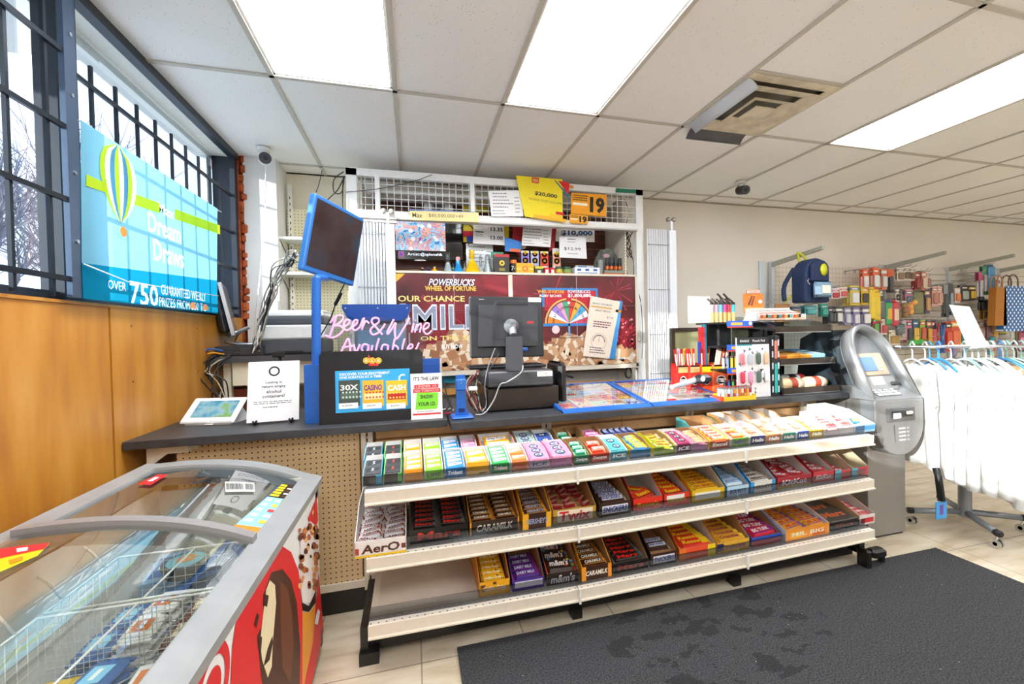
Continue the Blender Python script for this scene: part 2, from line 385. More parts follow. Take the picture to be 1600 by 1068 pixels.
# white painted column, torn brick edge and the shelf recess beside the cabinet
PLAST = mat('white_plaster', '#e2dfda', .85, noise=(3, .05), bump=.2)
b = MB(); b.bb((XW+.03, 3.6, 0), (-.97, YB, ZC+.1), PLAST); b.build('wall_pillar', kind='structure', o=(0, 0, 0)).name = 'wall_corner'
b = MB(); b.bb((-.97, YB-.02, 0), (-.44, YB-.005, ZC), mat('cream_paint', '#e9dfc8', .8)); b.build('trim_3', kind='structure', o=(0, 0, 0))
BRK = mat('broken_orange_brick', '#b4582c', .9, noise=(25, .5), bump=1)
b = MB(); random.seed(3); z = ZS
while z < ZC:
    h = random.uniform(.05, .09); b.rbox((XW+.02+random.uniform(-.012, .012), 3.62+random.uniform(-.01, .01), z+h/2), (.045, .06, h), BRK, .012); z += h
b.bb((XW-.14, 3.58, 0), (XW+.005, YB+.1, ZC+.1), BRK); b.build('wall_brick', kind='structure', o=(0, 0, 0)).name = 'wall_edge'
# exterior: snow ground, soffit strip with added sun-blocking slabs, bare trees
b = MB(); b.bb((-60, -60, -.6), (XW-.2, 60, -.5), mat('snowy_ground', '#d9dde2', .9, noise=(.6, .2))); b.build('ground', kind='structure', o=(0, 0, 0))
b = MB(); b.bb((-2.05, YF, 2.66), (XW-.14, 2.4, 2.74), mat('white_reveal_and_sun_block', '#dcdcd4', .8)); b.bb((-1.44, 2.4, 2.67), (XW-.14, 5.2, 2.74), mat('white_reveal_and_sun_block')); b.bb((-2.75, 1.15, 2.66), (-2.05, 2.05, 2.74), mat('white_reveal_and_sun_block', '#dcdcd4', .8)); b.build('soffit_and_sun_block', kind='structure', o=(0, 0, 0))  # wide slabs are added out of view to block sun; narrow strip is the soffit
BARK = mat('grey_bark', '#77727a', .9)
random.seed(12)
def branch(b, p, d, L, r, n):
    q = p+d*L; b.tube([p, p+d*L*.5+Vector((random.uniform(-.1, .1), random.uniform(-.1, .1), 0))*L*.3, q], [r, r*.85, r*.7], BARK, n=4)
    if n == 0: return
    for i in range(4 if n > 1 else 3):
        e = (d+Vector((random.uniform(-.9, .9), random.uniform(-.9, .9), random.uniform(-.1, .6)))*.75).normalized()
        branch(b, p+(q-p)*random.uniform(.4, 1), e, L*random.uniform(.62, .88), r*.6, n-1)
desc = ['bare tree close outside the window above the banner', 'bare tree outside behind the left window bars', 'wide bare tree farther out past the banner', 'bare tree farthest left outside the glass', 'thin bare tree outside by the brick edge', 'bare tree standing deep behind the mullion', 'bare tree on the snow beyond the soffit edge']
for i, (x, y, h) in enumerate([(-7.5, 13, 1.0), (-6.2, 8.2, .8), (-19, 20, 1.3), (-9, 3.0, .9), (-5.5, 21, 1), (-17, 9, 1.1), (-12, 28, 1.2)]):
    b = MB(); branch(b, Vector((x, y, -.5)), Vector((0, 0, 1)), 2.6*h, .11*h, 5)
    b.build('bare_tree', label=desc[i], cat='tree', o=(x, y, -.5))
# ---- air vent with its two wind deflectors
t = thing('air_vent', 'square yellowed louvred air vent in the ceiling with dusty streaks', 'air vent', (2.07, 2.17, ZC-.02))
VM = mat('yellowed_metal', '#d8ccb2', .5, noise=(9, .25)); VD = C('#6a6252')
vx, vy = (VENTX[0]+VENTX[1])/2, YA-S/2
b = MB(); b.bb((vx-.29, vy-.29, ZC+.015), (vx+.29, vy+.29, ZC+.1), VD)
b.build('duct', t)
def sqring(b, o_, i_, z0, z1, m, c=(vx, vy)):
    x, y = c; P = [(-1, -1), (1, -1), (1, 1), (-1, 1)]
    V = [(x+a*o_, y+c_*o_, z0) for a, c_ in P]+[(x+a*i_, y+c_*i_, z1) for a, c_ in P]
    V += [(p[0], p[1], p[2]+.004) for p in V]
    F = []
    for i in range(4):
        j = (i+1) % 4; F += [(i, i+4, j+4, j), (8+i, 8+j, 12+j, 12+i), (i, j, 8+j, 8+i), (i+4, 12+i, 12+j, j+4)]
    b.add(V, F, m)
for (o_, i_, z0, z1) in ((.30, .245, ZC-.012, ZC-.012), (.232, .168, ZC-.030, ZC-.014), (.142, .098, ZC-.038, ZC-.022)):
    b = MB(); sqring(b, o_, i_, z0, z1, VM); b.build('louvre', t)
b = MB(); b.box((vx, vy, ZC-.042), (.15, .15, .006), VM); b.cyl((vx, vy, ZC-.027), (vx, vy, ZC-.02), .006, VD, n=8); b.build('centre_plate', t)
def deflect(T_, L, m):
    b = MB(); prof = [(.0, .0), (.022, -.008), (.045, -.024), (.062, -.045), (.064, -.043), (.046, -.020), (.022, -.004), (0, .004)]
    b.prism(prof, L, m, T_, True); return b
b = deflect(T((vx-.295, vy+.27, ZC-.016), (vx-.2, vy+.27, ZC-.016), (vx-.295, vy+.27, ZC+1)), .53, C('#d4dce2', .2)); b.build('deflector', t, label='pale translucent curved deflector')
b = deflect(T((vx-.24, vy+.30, ZC-.012), (vx-.24, vy+.31, ZC-.012), (vx-.24, vy+.3, ZC+1)), .44, C('#5b5a5c')); b.build('deflector', t, label='dark grey curved deflector')
# ---- security cameras
def seccam(x, y, aim, label, white):
    t = thing('security_camera', label, 'camera', (x, y, ZC-.01)); wm = C('#e8e6e0')
    b = MB(); b.cyl((x, y, ZC-.008), (x, y, ZC-.03), .045, wm, n=16); b.cyl((x, y, ZC-.03), (x+.01, y-.01, ZC-.07), .016, wm); b.build('mount', t)
    a = Vector(aim).normalized(); p = Vector((x+.01, y-.01, ZC-.085))
    b = MB(); b.cyl(p-a*.05, p+a*.05, .042 if white else .04, wm if white else C('#24282c'), n=16); b.build('housing', t)
    b = MB(); b.cyl(p+a*.05, p+a*.056, .039, C('#33373d'), n=16); b.cyl(p+a*.056, p+a*.062, .014, C('#050608', .1), n=12); b.build('lens', t); return t
c1 = at(412, 230, Z=ZC); seccam(c1.x, c1.y, (.3, -1, -.25), 'white ceiling camera above the pillar with a hanging white cord', True)
c2 = at(1160, 283, Z=ZC); seccam(c2.x-.02, c2.y, (-.15, -1, -.3), 'small dark ceiling camera by the beige wall', False)
b = MB(); b.tube([(c1.x+.01, c1.y, ZC-.13), (c1.x-.01, c1.y+.01, 2.2), (c1.x-.07, c1.y+.02, 1.7), (c1.x-.12, c1.y-.02, 1.25), (-1.05, 3.25, 1.2)], .004, C('#f2f2f0'), n=5)
b.build('camera_cord', label='thin white cord hanging from the camera down to the desk', cat='cord')
# ================================================================ gondola shelving
random.seed(21)
CREAM = mat('cream_shelf_enamel', '#e2d6c2', .4); PEGB = dots('tan_pegboard', '#d8ba8c', '#2e2012', .0254, .0037)
BLK = mat('black_kick_metal', '#16140f', .35); SLAT = mat('tan_slat_board', '#cb9d6a', .55, noise=(14, .12))
BAYX = [-.205, .717, 1.647, 2.535]
ROWS = [[.748, .746, .753, .758], [.476, .474, .487, .505], [.200, .190, .200, .215]]
SLOPE = [math.radians(5.5), math.radians(5.5), math.radians(2.5)]
YL = 1.825; YP = 2.28; DEPTH = .43
def shelf_T(row, X):
    k = 0 if X < BAYX[1] else 1 if X < BAYX[2] else 2
    z0, z1 = ROWS[row][k], ROWS[row][k+1]; t = (X-BAYX[k])/(BAYX[k+1]-BAYX[k]); z = z0+(z1-z0)*t
    o = Vector((X, YL, z)); return T(o, o+Vector((1, 0, (z1-z0)/(BAYX[k+1]-BAYX[k]))), o+Vector((0, math.cos(SLOPE[row]), math.sin(SLOPE[row]))))
gon = thing('display_shelving', 'long cream three-tier shelving unit full of candy cartons in front of the counter', 'shelving', (1.15, 2.1, 0))
b = MB(); b.bb((-1.06, YP+.01, .15), (-.275, YP+.02, .905), PEGB); b.build('pegboard', gon)
b = MB(); b.bb((-1.06, YP-.002, .115), (-.245, YP+.03, .15), CREAM); b.bb((-1.06, YP, 0), (-.245, YP+.03, .115), BLK); b.build('base_rail', gon)
for i, (xa, xb) in enumerate(zip(BAYX[:-1], BAYX[1:])):
    b = MB(); b.bb((xa+.01, YP+.012, .1), (xb-.01, YP+.02, .79), dots('cream_pegboard', '#e4d8c4', '#5a4c38', .0254, .003)); 
    for z in (.80, .862): b.bb((xa+.012, YP-.002, z), (xb-.012, YP+.02, z+.05), SLAT); b.bb((xa+.012, YP+.012, z-.02), (xb-.012, YP+.02, z), C('#8a6238'))
    b.bb(((xa+xb)/2-.001, YP-.003, .8), ((xa+xb)/2+.002, YP-.001, .912), C('#6b4a28'))
    b.build('back_panel', gon)
for x in BAYX:
    b = MB(); xx = x-.03 if x < 0 else x
    b.bb((xx-.03, YP-.006, .1), (xx-.008, YP+.02, .912), CREAM); b.bb((xx+.004, YP-.006, .1), (xx+.026, YP+.02, .912), CREAM); b.bb((xx-.008, YP+.004, .1), (xx+.004, YP+.02, .912), CREAM)
    z = .12
    while z < .9: b.bb((xx-.005, YP+.002, z), (xx+.001, YP+.0045, z+.018), C('#15120e')); z += .028
    b.build('upright', gon)
b = MB(); b.bb((-.23, 1.93, .03), (2.5, 1.96, .135), BLK); b.bb((-.23, 1.96, .12), (2.5, YP, .135), BLK)
b.bb((-.245, 1.9, .02), (-.215, YP, .15), BLK); b.bb((-.25, 1.88, 0), (-.17, 1.93, .05), BLK)
b.bb((2.46, 1.86, .07), (2.50, YP, .15), BLK); b.rbox((2.56, 1.84, .075), (.10, .06, .05), BLK, .012); b.rbox((2.47, 1.84, .055), (.035, .07, .11), BLK, .008); b.cyl((2.6, 1.84, .02), (2.6, 1.84, .07), .018, BLK)
b.bb((.71, 1.9, 0), (.76, 1.96, .05), BLK); b.bb((1.63, 1.9, 0), (1.68, 1.96, .05), BLK)
b.build('base', gon)
DOTS2 = dots('perforated_cream', '#efe6d8', '#3a3228', .031, .0035, 'xy', .4)
CLEAR = glass('clear_fence_plastic', '#e4e6e9', .9, .12, .3)
for r in range(3):
    for i, (xa, xb) in enumerate(zip(BAYX[:-1], BAYX[1:])):
        Ts = shelf_T(r, xa+.0001); L = xb-xa-.004
        b = MB(); b.T = Ts; b.bb((.002, .045, -.012), (L, DEPTH, 0), CREAM)
        if r == 2: b.bb((.03, .11, .0), (L-.02, DEPTH-.03, .002), mat('worn_white_liner', '#ded0c0', .5, noise=(5, .15)))
        b.bb((.002, .002, -.012), (L, .045, 0), DOTS2)
        sh = b.build('shelf', gon)
        b = MB(); b.T = Ts; b.prism([(0, 0), (.004, .003), (.004, -.052), (-.012, -.052), (-.012, -.046), (-.002, -.044)], L, CREAM, T((0, 0, 0), (0, 1, 0), (0, 0, 1)))
        b.build('price_rail', sh)
        b = MB(); b.T = Ts; b.bb((0, .055, 0), (L, .057, .042), CLEAR); b.bb((0, .03, .0005), (L, .055, .0015), CLEAR); b.build('clear_front_fence', sh)
        for xx in (.004, L-.008):
            b = MB(); b.T = Ts; b.prism([(.05, 0), (DEPTH, 0), (DEPTH, -.12), (DEPTH-.03, -.12), (.05, -.035)], .003, CREAM, T((xx, 0, -.002), (xx, 1, -.002), (xx, 0, 1))); b.build('bracket', sh)
    for i in (1, 2):
        b = MB(); b.T = shelf_T(r, BAYX[i]); b.bb((-.006, -.016, -.06), (.004, -.002, .012), C('#f0ece4')); b.build('joint_clip', gon)
# ================================================================ counter tops
CTOP = mat('charcoal_laminate', '#3a3b3e', .45, noise=(18, .3))
b = MB(); b.prism([(-1.215, 2.20), (.162, 2.20), (.162, 2.92), (-1.215, 2.92)], .037, CTOP, loc(0, 0, .913)); b.build('worktop', label='left dark laminate counter slab meeting the plywood wall', cat='counter', bevel=.003)
b = MB(); b.prism([(.172, 2.12), (2.79, 2.17), (2.79, 2.90), (.172, 2.92)], .037, CTOP, loc(0, 0, .909)); b.build('worktop', label='right dark laminate counter slab carrying the till and snack racks', cat='counter', bevel=.003)
b = MB(); b.prism([(0, 0), (.20, 0), (.20, -.03), (.09, -.035), (.02, -.09), (0, -.10)], .02, C('#efe6d2'), T((-1.17, 2.3, .912), (-.97, 2.3, .912), (-1.17, 2.3, 2))); b.bb((-1.1, 2.26, .872), (-1.0, 2.3, .911), C('#efe6d2'))
b.build('counter_bracket', label='cream bracket under the left end of the dark counter', cat='bracket')
# rear cupboards under the counter top keep it standing
b = MB(); b.bb((-1.0, 2.33, 0), (2.7, 2.36, .905), C('#b79a6c')); b.bb((-1.0, 2.36, 0), (-.97, 2.85, .905), C('#b79a6c')); b.bb((2.67, 2.36, 0), (2.7, 2.85, .905), C('#b79a6c'))
for x in (.2, 1.4): b.bb((x, 2.36, 0), (x+.02, 2.85, .905), C('#b79a6c'))
b.build('board_carcass', label='plain tan board carcass behind the shelving holding up the counter', cat='counter')
# ================================================================ chest freezer
fz = thing('chest_freezer', 'glass-topped ice cream chest freezer with red and chocolate graphics', 'freezer', (-.75, 1.2, 0))
FY0, FY1 = .33, 2.05; XA, XB = -1.045, -.42
def lz(x):
    t = (x-XA)/(XB-XA); return .872+.045*t-.165*t*t*(.55+.45*t)+.0
GRY = mat('grey_freezer_rim', '#9a9b9a', .35, noise=(9, .12)); WHT = C('#f3f2ee', .3)
b = MB(); b.bb((XA+.01, FY0, .10), (XB, FY1-.02, .28), WHT); b.bb((XA+.01, FY0, .28), (XA+.05, FY1-.02, .80), WHT); b.bb((XB-.04, FY0, .28), (XB, FY1-.02, .735), WHT)
b.bb((XA+.05, FY0, .28), (XB-.04, FY0+.04, .705), WHT); b.bb((XA+.05, FY1-.06, .28), (XB-.04, FY1-.02, .74), WHT); b.bb((XA+.04, FY0+.05, .02), (XB-.04, FY1-.06, .10), C('#3a3a3c'))
b.build('body', fz)
b = MB(); b.bb((XB-.0005, FY1-.04, .03), (XB+.002, FY1-.01, .10), BLK); b.cyl((XB-.05, FY1-.06, 0), (XB-.05, FY1-.06, .05), .02, BLK); b.cyl((XB-.05, FY0+.08, 0), (XB-.05, FY0+.08, .05), .02, BLK); b.cyl((XA+.08, FY1-.08, 0), (XA+.08, FY1-.08, .05), .02, BLK); b.cyl((XA+.08, FY0+.08, 0), (XA+.08, FY0+.08, .05), .02, BLK); b.build('foot', fz)
# rim: swept frame following the curve
xs = [XA+(XB-XA)*i/14 for i in range(15)]
def archband(b, ya, yb, dz, th, m, x0=XA, x1=XB):
    n = 14; q = [x0+(x1-x0)*i/n for i in range(n+1)]
    prof = [(x, lz(x)+dz) for x in q]+[(x, lz(x)+dz-th) for x in reversed(q)]
    Tm = T((0, yb, 0), (1, yb, 0), (0, yb, 1)); b.prism(prof, yb-ya, m, Tm)
b = MB(); archband(b, FY1-.065, FY1+.01, .006, .075, GRY); archband(b, FY0-.01, FY0+.065, .006, .075, GRY)
b.prism([(XA-.012, .79), (XA+.05, .79), (XA+.05, lz(XA+.05)+.004), (XA-.012, .884)], FY1-FY0+.02, GRY, T((0, FY1+.01, 0), (1, FY1+.01, 0), (0, FY1+.01, 1)))
xr = XB-.055
b.prism([(XB+.012, .732), (XB+.014, .762), (XB-.004, lz(XB)+.018), (xr, lz(xr)+.006), (xr, .70)], FY1-FY0+.02, GRY, T((0, FY1+.01, 0), (1, FY1+.01, 0), (0, FY1+.01, 1)))
b.build('rim', fz)
FG = glass('freezer_glass', '#f2f7f5', .97, .012, .95, 2.0)
def lid(ya, yb, dz, lab):
    b = MB(); xa_, xb_ = XA+.045, XB-.05
    b.grid(lambda u, v: (xa_+(xb_-xa_)*u, ya+(yb-ya)*v, lz(xa_+(xb_-xa_)*u)+dz), 16, 4, FG); g_ = b.build('glass_lid', fz, label=lab)
    return g_
l1 = lid(1.32, FY1-.05, -.004, 'far curved glass lid'); l2 = lid(FY0+.03, 1.42, .012, 'near curved glass lid')
b = MB(); archband(b, 1.395, 1.43, .026, .024, mat('pewter_handle', '#8d8886', .35), XA+.03, XB-.045); b.build('lid_handle', l2)
b = MB(); archband(b, FY0+.03, FY0+.065, .026, .024, mat('pewter_handle'), XA+.03, XB-.045); b.build('lid_handle', l2)
def onlid(px, py, dz=.016):             # point of the curved lid seen at this photo position
    z = .84
    for _ in range(12): p = at(px, py, Z=z); z = lz(min(max(p.x, XA), XB))+dz
    return Vector((p.x, p.y, z))
def decal(name, pts, m, parent, dz=.002, n=10, label=None):     # quad p00,p10,p11,p01 draped on the lid
    P = [onlid(*p) for p in pts]; b = MB()
    def fn(u, v):
        q = (P[0]*(1-u)+P[1]*u)*(1-v)+(P[3]*(1-u)+P[2]*u)*v; return (q.x, q.y, lz(q.x)+dz)
    b.grid(fn, n, 4, m); return b, fn
def sub(b, fn, u0, v0, u1, v1, m, dz=.001, n=4):
    b.grid(lambda u, v: (lambda q: (q[0], q[1], q[2]+dz))(fn(u0+(u1-u0)*u, v0+(v1-v0)*v)), n, 2, m)
b, fn = decal('x', [(214, 750), (246, 735), (262, 735), (235, 751)], '#d8232f', l1); sub(b, fn, .3, .3, .7, .7, '#f4f4f4'); b.build('red_sticker', l1)
b, fn = decal('x', [(352, 762), (398, 762), (397, 748), (351, 746)], '#c9c6bf', l1)
random.seed(5)
u = .04
while u < .95:
    w_ = random.uniform(.006, .025); sub(b, fn, u, .2, u+w_, .8, '#26241f'); u += w_+random.uniform(.008, .02)
    if .6 < u < .66: u = .68
b.build('barcode_label', l1)
b, fn = decal('x', [(352, 826), (431, 838), (466, 754), (440, 750)], '#8fc6ea', l1, n=12)
sub(b, fn, 0, 0, 1, .14, '#f08a24'); sub(b, fn, .02, .68, 1, 1, '#2b1e16'); 
for i in range(5):
    v = .70+.06*i; sub(b, fn, .05, v, .4, v+.042, '#f4d21e', .0015); sub(b, fn, .5, v+.005, .95, v+.035, ('#5a3420', '#f1e6cf')[i % 2], .0015)
for i in range(5):
    v = .18+.098*i; sub(b, fn, .62, v, 1, v+.09, '#5cbf3c', .0013); sub(b, fn, .08, v+.02, .26, v+.07, '#ffffff', .0016); sub(b, fn, .42, v+.02, .6, v+.07, ('#f2c53a', '#f6f0ee', '#e4483a')[i % 3], .0016); sub(b, fn, .72, v+.025, .86, v+.07, ('#f06a2a', '#fff2c0', '#7a3c1e')[i % 3], .0018)
b.build('flavour_price_strip', l1)
b, fn = decal('x', [(0, 893), (58, 868), (78, 848), (-30, 862)], '#f5c518', l2, .016); sub(b, fn, 0, .5, 1, 1, '#d8232f'); sub(b, fn, .5, .62, .68, .85, '#ffffff', .0015); sub(b, fn, .3, .1, .6, .3, '#c98c10', .0015); b.build('red_and_yellow_sticker', l2)
# inner tank
TANK = mat('frosted_tank', '#e6e0d4', .5, noise=(7, .12), bump=.3)
b = MB()
b.grid(lambda u, v: (XA+.06+.05*(1-v)+.006*math.sin(u*19), FY0+.05+(FY1-FY0-.12)*u, .32+.48*v), 24, 4, TANK)
b.bb((XA+.06, FY0+.05, .30), (XB-.045, FY1-.07, .32), TANK); b.bb((XB-.055, FY0+.05, .3), (XB-.05, FY1-.07, .70), TANK); b.bb((XA+.06, FY1-.075, .3), (XB-.05, FY1-.07, .79), TANK)
b.build('tank_liner', fz)
b = MB(); archband(b, FY1-.17, FY1-.066, -.01, .004, C('#6f7478'), XA+.05, XB-.06); b.build('end_panel', fz)
# front graphics on the side that faces the shop
def P2(px, py): p = at(px, py, X=XB+.0012); return (p.y, p.z)
FT = T((XB+.001, 0, 0), (XB+.001, 1, 0), (XB+.001, 0, 1))
def cr(pts): return [P2(200+x/2.903, 700+y/2.903) for x, y in pts]
b = MB(); b.T = FT; RED = '#df1f26'
b.poly(cr([(500, 712), (600, 520), (690, 437), (740, 470), (775, 560), (790, 720), (797, 900), (790, 1300), (440, 1500), (465, 1068), (473, 900)]), RED, z=.0004)
b.poly(cr([(865, 560), (888, 830), (780, 1300), (792, 1040), (845, 760)]), RED, z=.0004); b.poly(cr([(815, 320), (857, 216), (862, 330), (840, 380)]), RED, z=.0006)
b.poly(cr([(650, 562), (700, 547), (740, 600), (765, 700), (781, 900), (776, 1250), (640, 1300), (600, 1010), (585, 850), (610, 800), (615, 660)]), '#4a2413', z=.0008)
b.poly(cr([(690, 600), (725, 640), (745, 760), (750, 900), (735, 1068), (700, 1000), (690, 800)]), '#6d3a1f', z=.0011)
b.poly(cr([(642, 598), (665, 620), (670, 700), (655, 880), (650, 990), (632, 1040), (606, 960), (597, 880), (610, 760), (625, 640)]), '#efdcb0', z=.0014)
for q in ([(612, 660), (636, 668), (628, 720), (612, 712)], [(583, 745), (592, 760), (580, 815), (570, 800)], [(585, 855), (606, 855), (600, 930), (588, 900)], [(630, 910), (652, 850), (655, 880), (640, 960), (612, 990)]): b.poly(cr(q), '#3a1c0e', z=.0018)
b.poly(cr([(780, 420), (800, 355), (825, 330), (850, 350), (866, 440), (862, 560), (850, 640), (848, 700), (790, 700), (782, 600)]), '#efe4dc', z=.0009)
b.poly(cr([(783, 655), (790, 700), (820, 715), (852, 640), (850, 700), (820, 742), (790, 735)]), '#24130c', z=.0013)
b.poly(cr([(790, 742), (822, 745), (850, 705), (838, 880), (800, 1060), (790, 1150)]), '#e89a2c', z=.0011)
random.seed(9)
for i in range(58):
    cx_, cy_ = random.uniform(778, 862), 350+random.random()**1.2*290; r_ = random.uniform(5, 13); a = random.uniform(0, 3)
    b.poly(cr([(cx_+r_*math.cos(a+k), cy_+r_*1.5*math.sin(a+k)) for k in (5, 4, 3, 2, 1, 0)]), random.choice(['#b8602a', '#d9884a', '#8a4420', '#f0b070', '#5e2c14']), z=.0016+.0002*(i % 4))
b.poly(cr([(845, 795), (858, 800), (870, 740), (860, 728), (850, 760)]), '#f4f4f4', z=.0022)
c_ = P2(200+385/2.903, 700+1090/2.903); b.disc(*c_, .085, RED, .0005, r0=.06, n=28); b.disc(*c_, .04, RED, .0005, n=20); b.disc(c_[0], c_[1]-.02, .015, WHT, .0009)
c_ = P2(200+838/2.903, 700+290/2.903); b.disc(*c_, .012, '#f2b83a', .001); b.disc(*c_, .006, '#ffffff', .0014)
b.build('graphic_wrap', fz)
# wire baskets and their frozen goods
WIRE = C('#f6f3ea', .4)
def basket(ya, yb, za, label):
    xa_, xb_ = XA+.13, XB-.08; t = thing('wire_basket', label, 'basket', ((xa_+xb_)/2, (ya+yb)/2, .48)); b = MB()
    zt = za; zb = .50
    for z, r in ((zt, .004), (zb, .003)): b.tube([(xa_, ya, z), (xb_, ya, z), (xb_, yb, z), (xa_, yb, z)], r, WIRE, n=5, closed=True)
    k = int((yb-ya)/.028)
    for i in range(k+1):
        y = ya+(yb-ya)*i/k
        b.tube([(xa_, y, zt), (xa_, y, zb), (xb_, y, zb), (xb_, y, zt)], .0018, WIRE, n=3)
    k = int((xb_-xa_)/.028)
    for i in range(k+1):
        x = xa_+(xb_-xa_)*i/k; b.tube([(x, ya, zt), (x, ya, zb), (x, yb, zb), (x, yb, zt)], .0013, WIRE, n=3)
    for i in range(6):
        z = zb+(zt-zb)*(i+1)/7; b.tube([(xa_, ya, z), (xb_, ya, z), (xb_, yb, z), (xa_, yb, z)], .0011, WIRE, n=3, closed=True)
    b.build('wire_mesh', t)
    for y in (ya+.06, yb-.06):
        b = MB(); b.tube([(xa_, y, zt), (xa_-.03, y, zt+.05), (xa_-.05, y, zt+.07)], .004, WIRE, n=5); b.tube([(xb_, y, zt), (xb_+.012, y, zt)], .004, WIRE, n=5); b.build('hanging_hook', t)
    b = MB(); b.tube([((xa_+xb_)/2, ya, zt), ((xa_+xb_)/2, yb, zt)], .003, WIRE, n=5); b.tube([((xa_+xb_)/2, ya, zt), ((xa_+xb_)/2, yb, zb+.02)], .0025, WIRE, n=5); b.build('divider', t)
basket(.42, .86, .70, 'white wire basket nearest the photographer in the freezer'); basket(.88, 1.32, .70, 'middle white wire basket in the freezer'); basket(1.34, 1.62, .70, 'far white wire basket under the glass handle')
random.seed(31)
def pack(cx_, cy_, cz_, a, L, W_, H, c1_, c2_, label, group, kind='ice_cream_bar'):
    b = MB(); b.rbox((0, 0, H/2), (L, W_, H), c1_, .01); b.rect(-L*.3, -W_*.28, L*.25, W_*.28, c2_, H+.0006); b.rect(-L*.2, -W_*.06, L*.15, W_*.08, '#f4f4f0', H+.0012)
    b.bb((-L/2-.012, -W_/2, H*.35), (-L/2, W_/2, H*.55), c1_); b.bb((L/2, -W_/2, H*.35), (L/2+.012, W_/2, H*.55), c1_)
    o = b.build(kind, label=label, cat='ice cream', group=group, o=(0, 0, 0)); o.matrix_basis = loc(cx_, cy_, cz_, a); return o
KIND = [('#e6dfe6', '#c8502c', 'white and red wrapped ice cream bar'), ('#f0c51f', '#3560b0', 'yellow wrapped ice cream bar'), ('#2b5f9e', '#8ad0ee', 'blue wrapped ice cream bar'), ('#f2efe8', '#e07a2a', 'pale wrapped frozen bar'), ('#6b3a22', '#e8d4a8', 'brown wrapped ice cream bar')]
for bi, (ya, yb, w_) in enumerate(((.42, .86, 'nearest'), (.88, 1.32, 'middle'), (1.34, 1.62, 'far'))):
    for ki in range(4):
        c1_, c2_, d_ = KIND[(ki+bi) % 5]; n = 3 if bi < 2 else 2
        gx = XA+.195+.1*ki
        for j in range(n):
            for lay in range(3 if ki % 2 else 2): pack(gx, ya+.08+(yb-ya-.16)*j/max(n-1, 1), .5045+.028*lay, PI/2+random.uniform(-.1, .1), .105, .082, .026, c1_, c2_, '%s %s in the %s freezer basket' % (d_, ('by the wall', 'left of centre', 'right of centre', 'by the front')[ki], w_), 'frozen packs %d %d' % (bi, ki))
def carton(x, y, z, a, d, c1_, c2_, label):
    b = MB(); b.box((0, 0, d[2]/2), d, c1_); b.rect(-d[0]*.4, -d[1]*.35, d[0]*.4, d[1]*.35, c2_, d[2]+.0006); b.rect(-d[0]*.3, -d[1]*.08, d[0]*.3, d[1]*.12, '#f5f5f5', d[2]+.0012)
    o = b.build('frozen_box', label=label, cat='frozen food', o=(0, 0, 0)); o.matrix_basis = loc(x, y, z, a)
carton(-.86, 1.80, .322, .2, (.12, .22, .25), '#8fb9dc', '#2d6cae', 'pale blue frozen box standing at the far end of the freezer')
carton(-.73, 1.86, .322, -.1, (.10, .18, .24), '#dfe2e6', '#b8c4d0', 'white crinkled frozen bag-like box at the far end')
carton(-.61, 1.79, .322, .05, (.11, .24, .23), '#e3e3e0', '#cfd4dc', 'grey white frozen box beside the flavour strip')
b = MB(); b.lathe([(.055, 0), (.065, .03), (.068, .032), (.068, .045)], (-.78, 1.72, .575), C('#1f3a52'), n=20); b.disc(0, 0, .055, '#6bb3c4', .0455, T=loc(-.78, 1.72, .575)); b.disc(.0, .01, .03, '#d98a3a', .0462, T=loc(-.78, 1.72, .575))
b.build('ice_cream_tub', label='round dark blue ice cream tub lid lying on the boxes', cat='ice cream')
# ================================================================ floor mat
g = NG('charcoal_ribbed_carpet', '#2c2c2e', .95); n1 = g.noise(160, det=4); n2 = g.noise(7, det=4, stretch=(1, 1.6, 1)); n3 = g.noise(1.6)
cx_ = g.m('LESS_THAN', g.m('ADD', g.m('POWER', g.m('DIVIDE', g.m('SUBTRACT', g.x, -.27), .55), 2), g.m('POWER', g.m('DIVIDE', g.m('SUBTRACT', g.y, .56), .33), 2)), 1)
wet = g.m('MULTIPLY', g.m('GREATER_THAN', n2, .55), g.m('MULTIPLY', cx_, .6))
vo = g.n.nodes.new('ShaderNodeTexVoronoi'); vo.inputs['Scale'].default_value = 16; g.n.links.new(g.P, vo.inputs['Vector']); lint = g.m('LESS_THAN', vo.outputs['Distance'], .04)
c = g.ramp(n1, [(.35, '#1b1b1d'), (.65, '#4a4a4c')]); c = g.mix(wet, c, '#0d0d0f'); c = g.mix(lint, c, '#a09a90'); g.base(c); g.bump(n1, .8, .006)
b = MB(); b.prism([(-.15+.0, .3), (3.08, .3), (3.08, 1.865), (.155, 1.865), (.155, .3)][1:], .012, g.M)
b.build('floor_mat', label='large charcoal entrance mat with damp footprints on the tiles', cat='mat', o=(1.6, 1.1, 0))
b = MB()
for px, py, r_ in ((1530, 892, 5), (1500, 905, 4)):
    p = at(px, py, Z=.0005); b.box((p.x, p.y, .0006), (.1, .03, .001), C('#efe9dc'))
b.build('floor_scuff', label='pale worn patch on the tiles beyond the mat corner', cat='scuff')
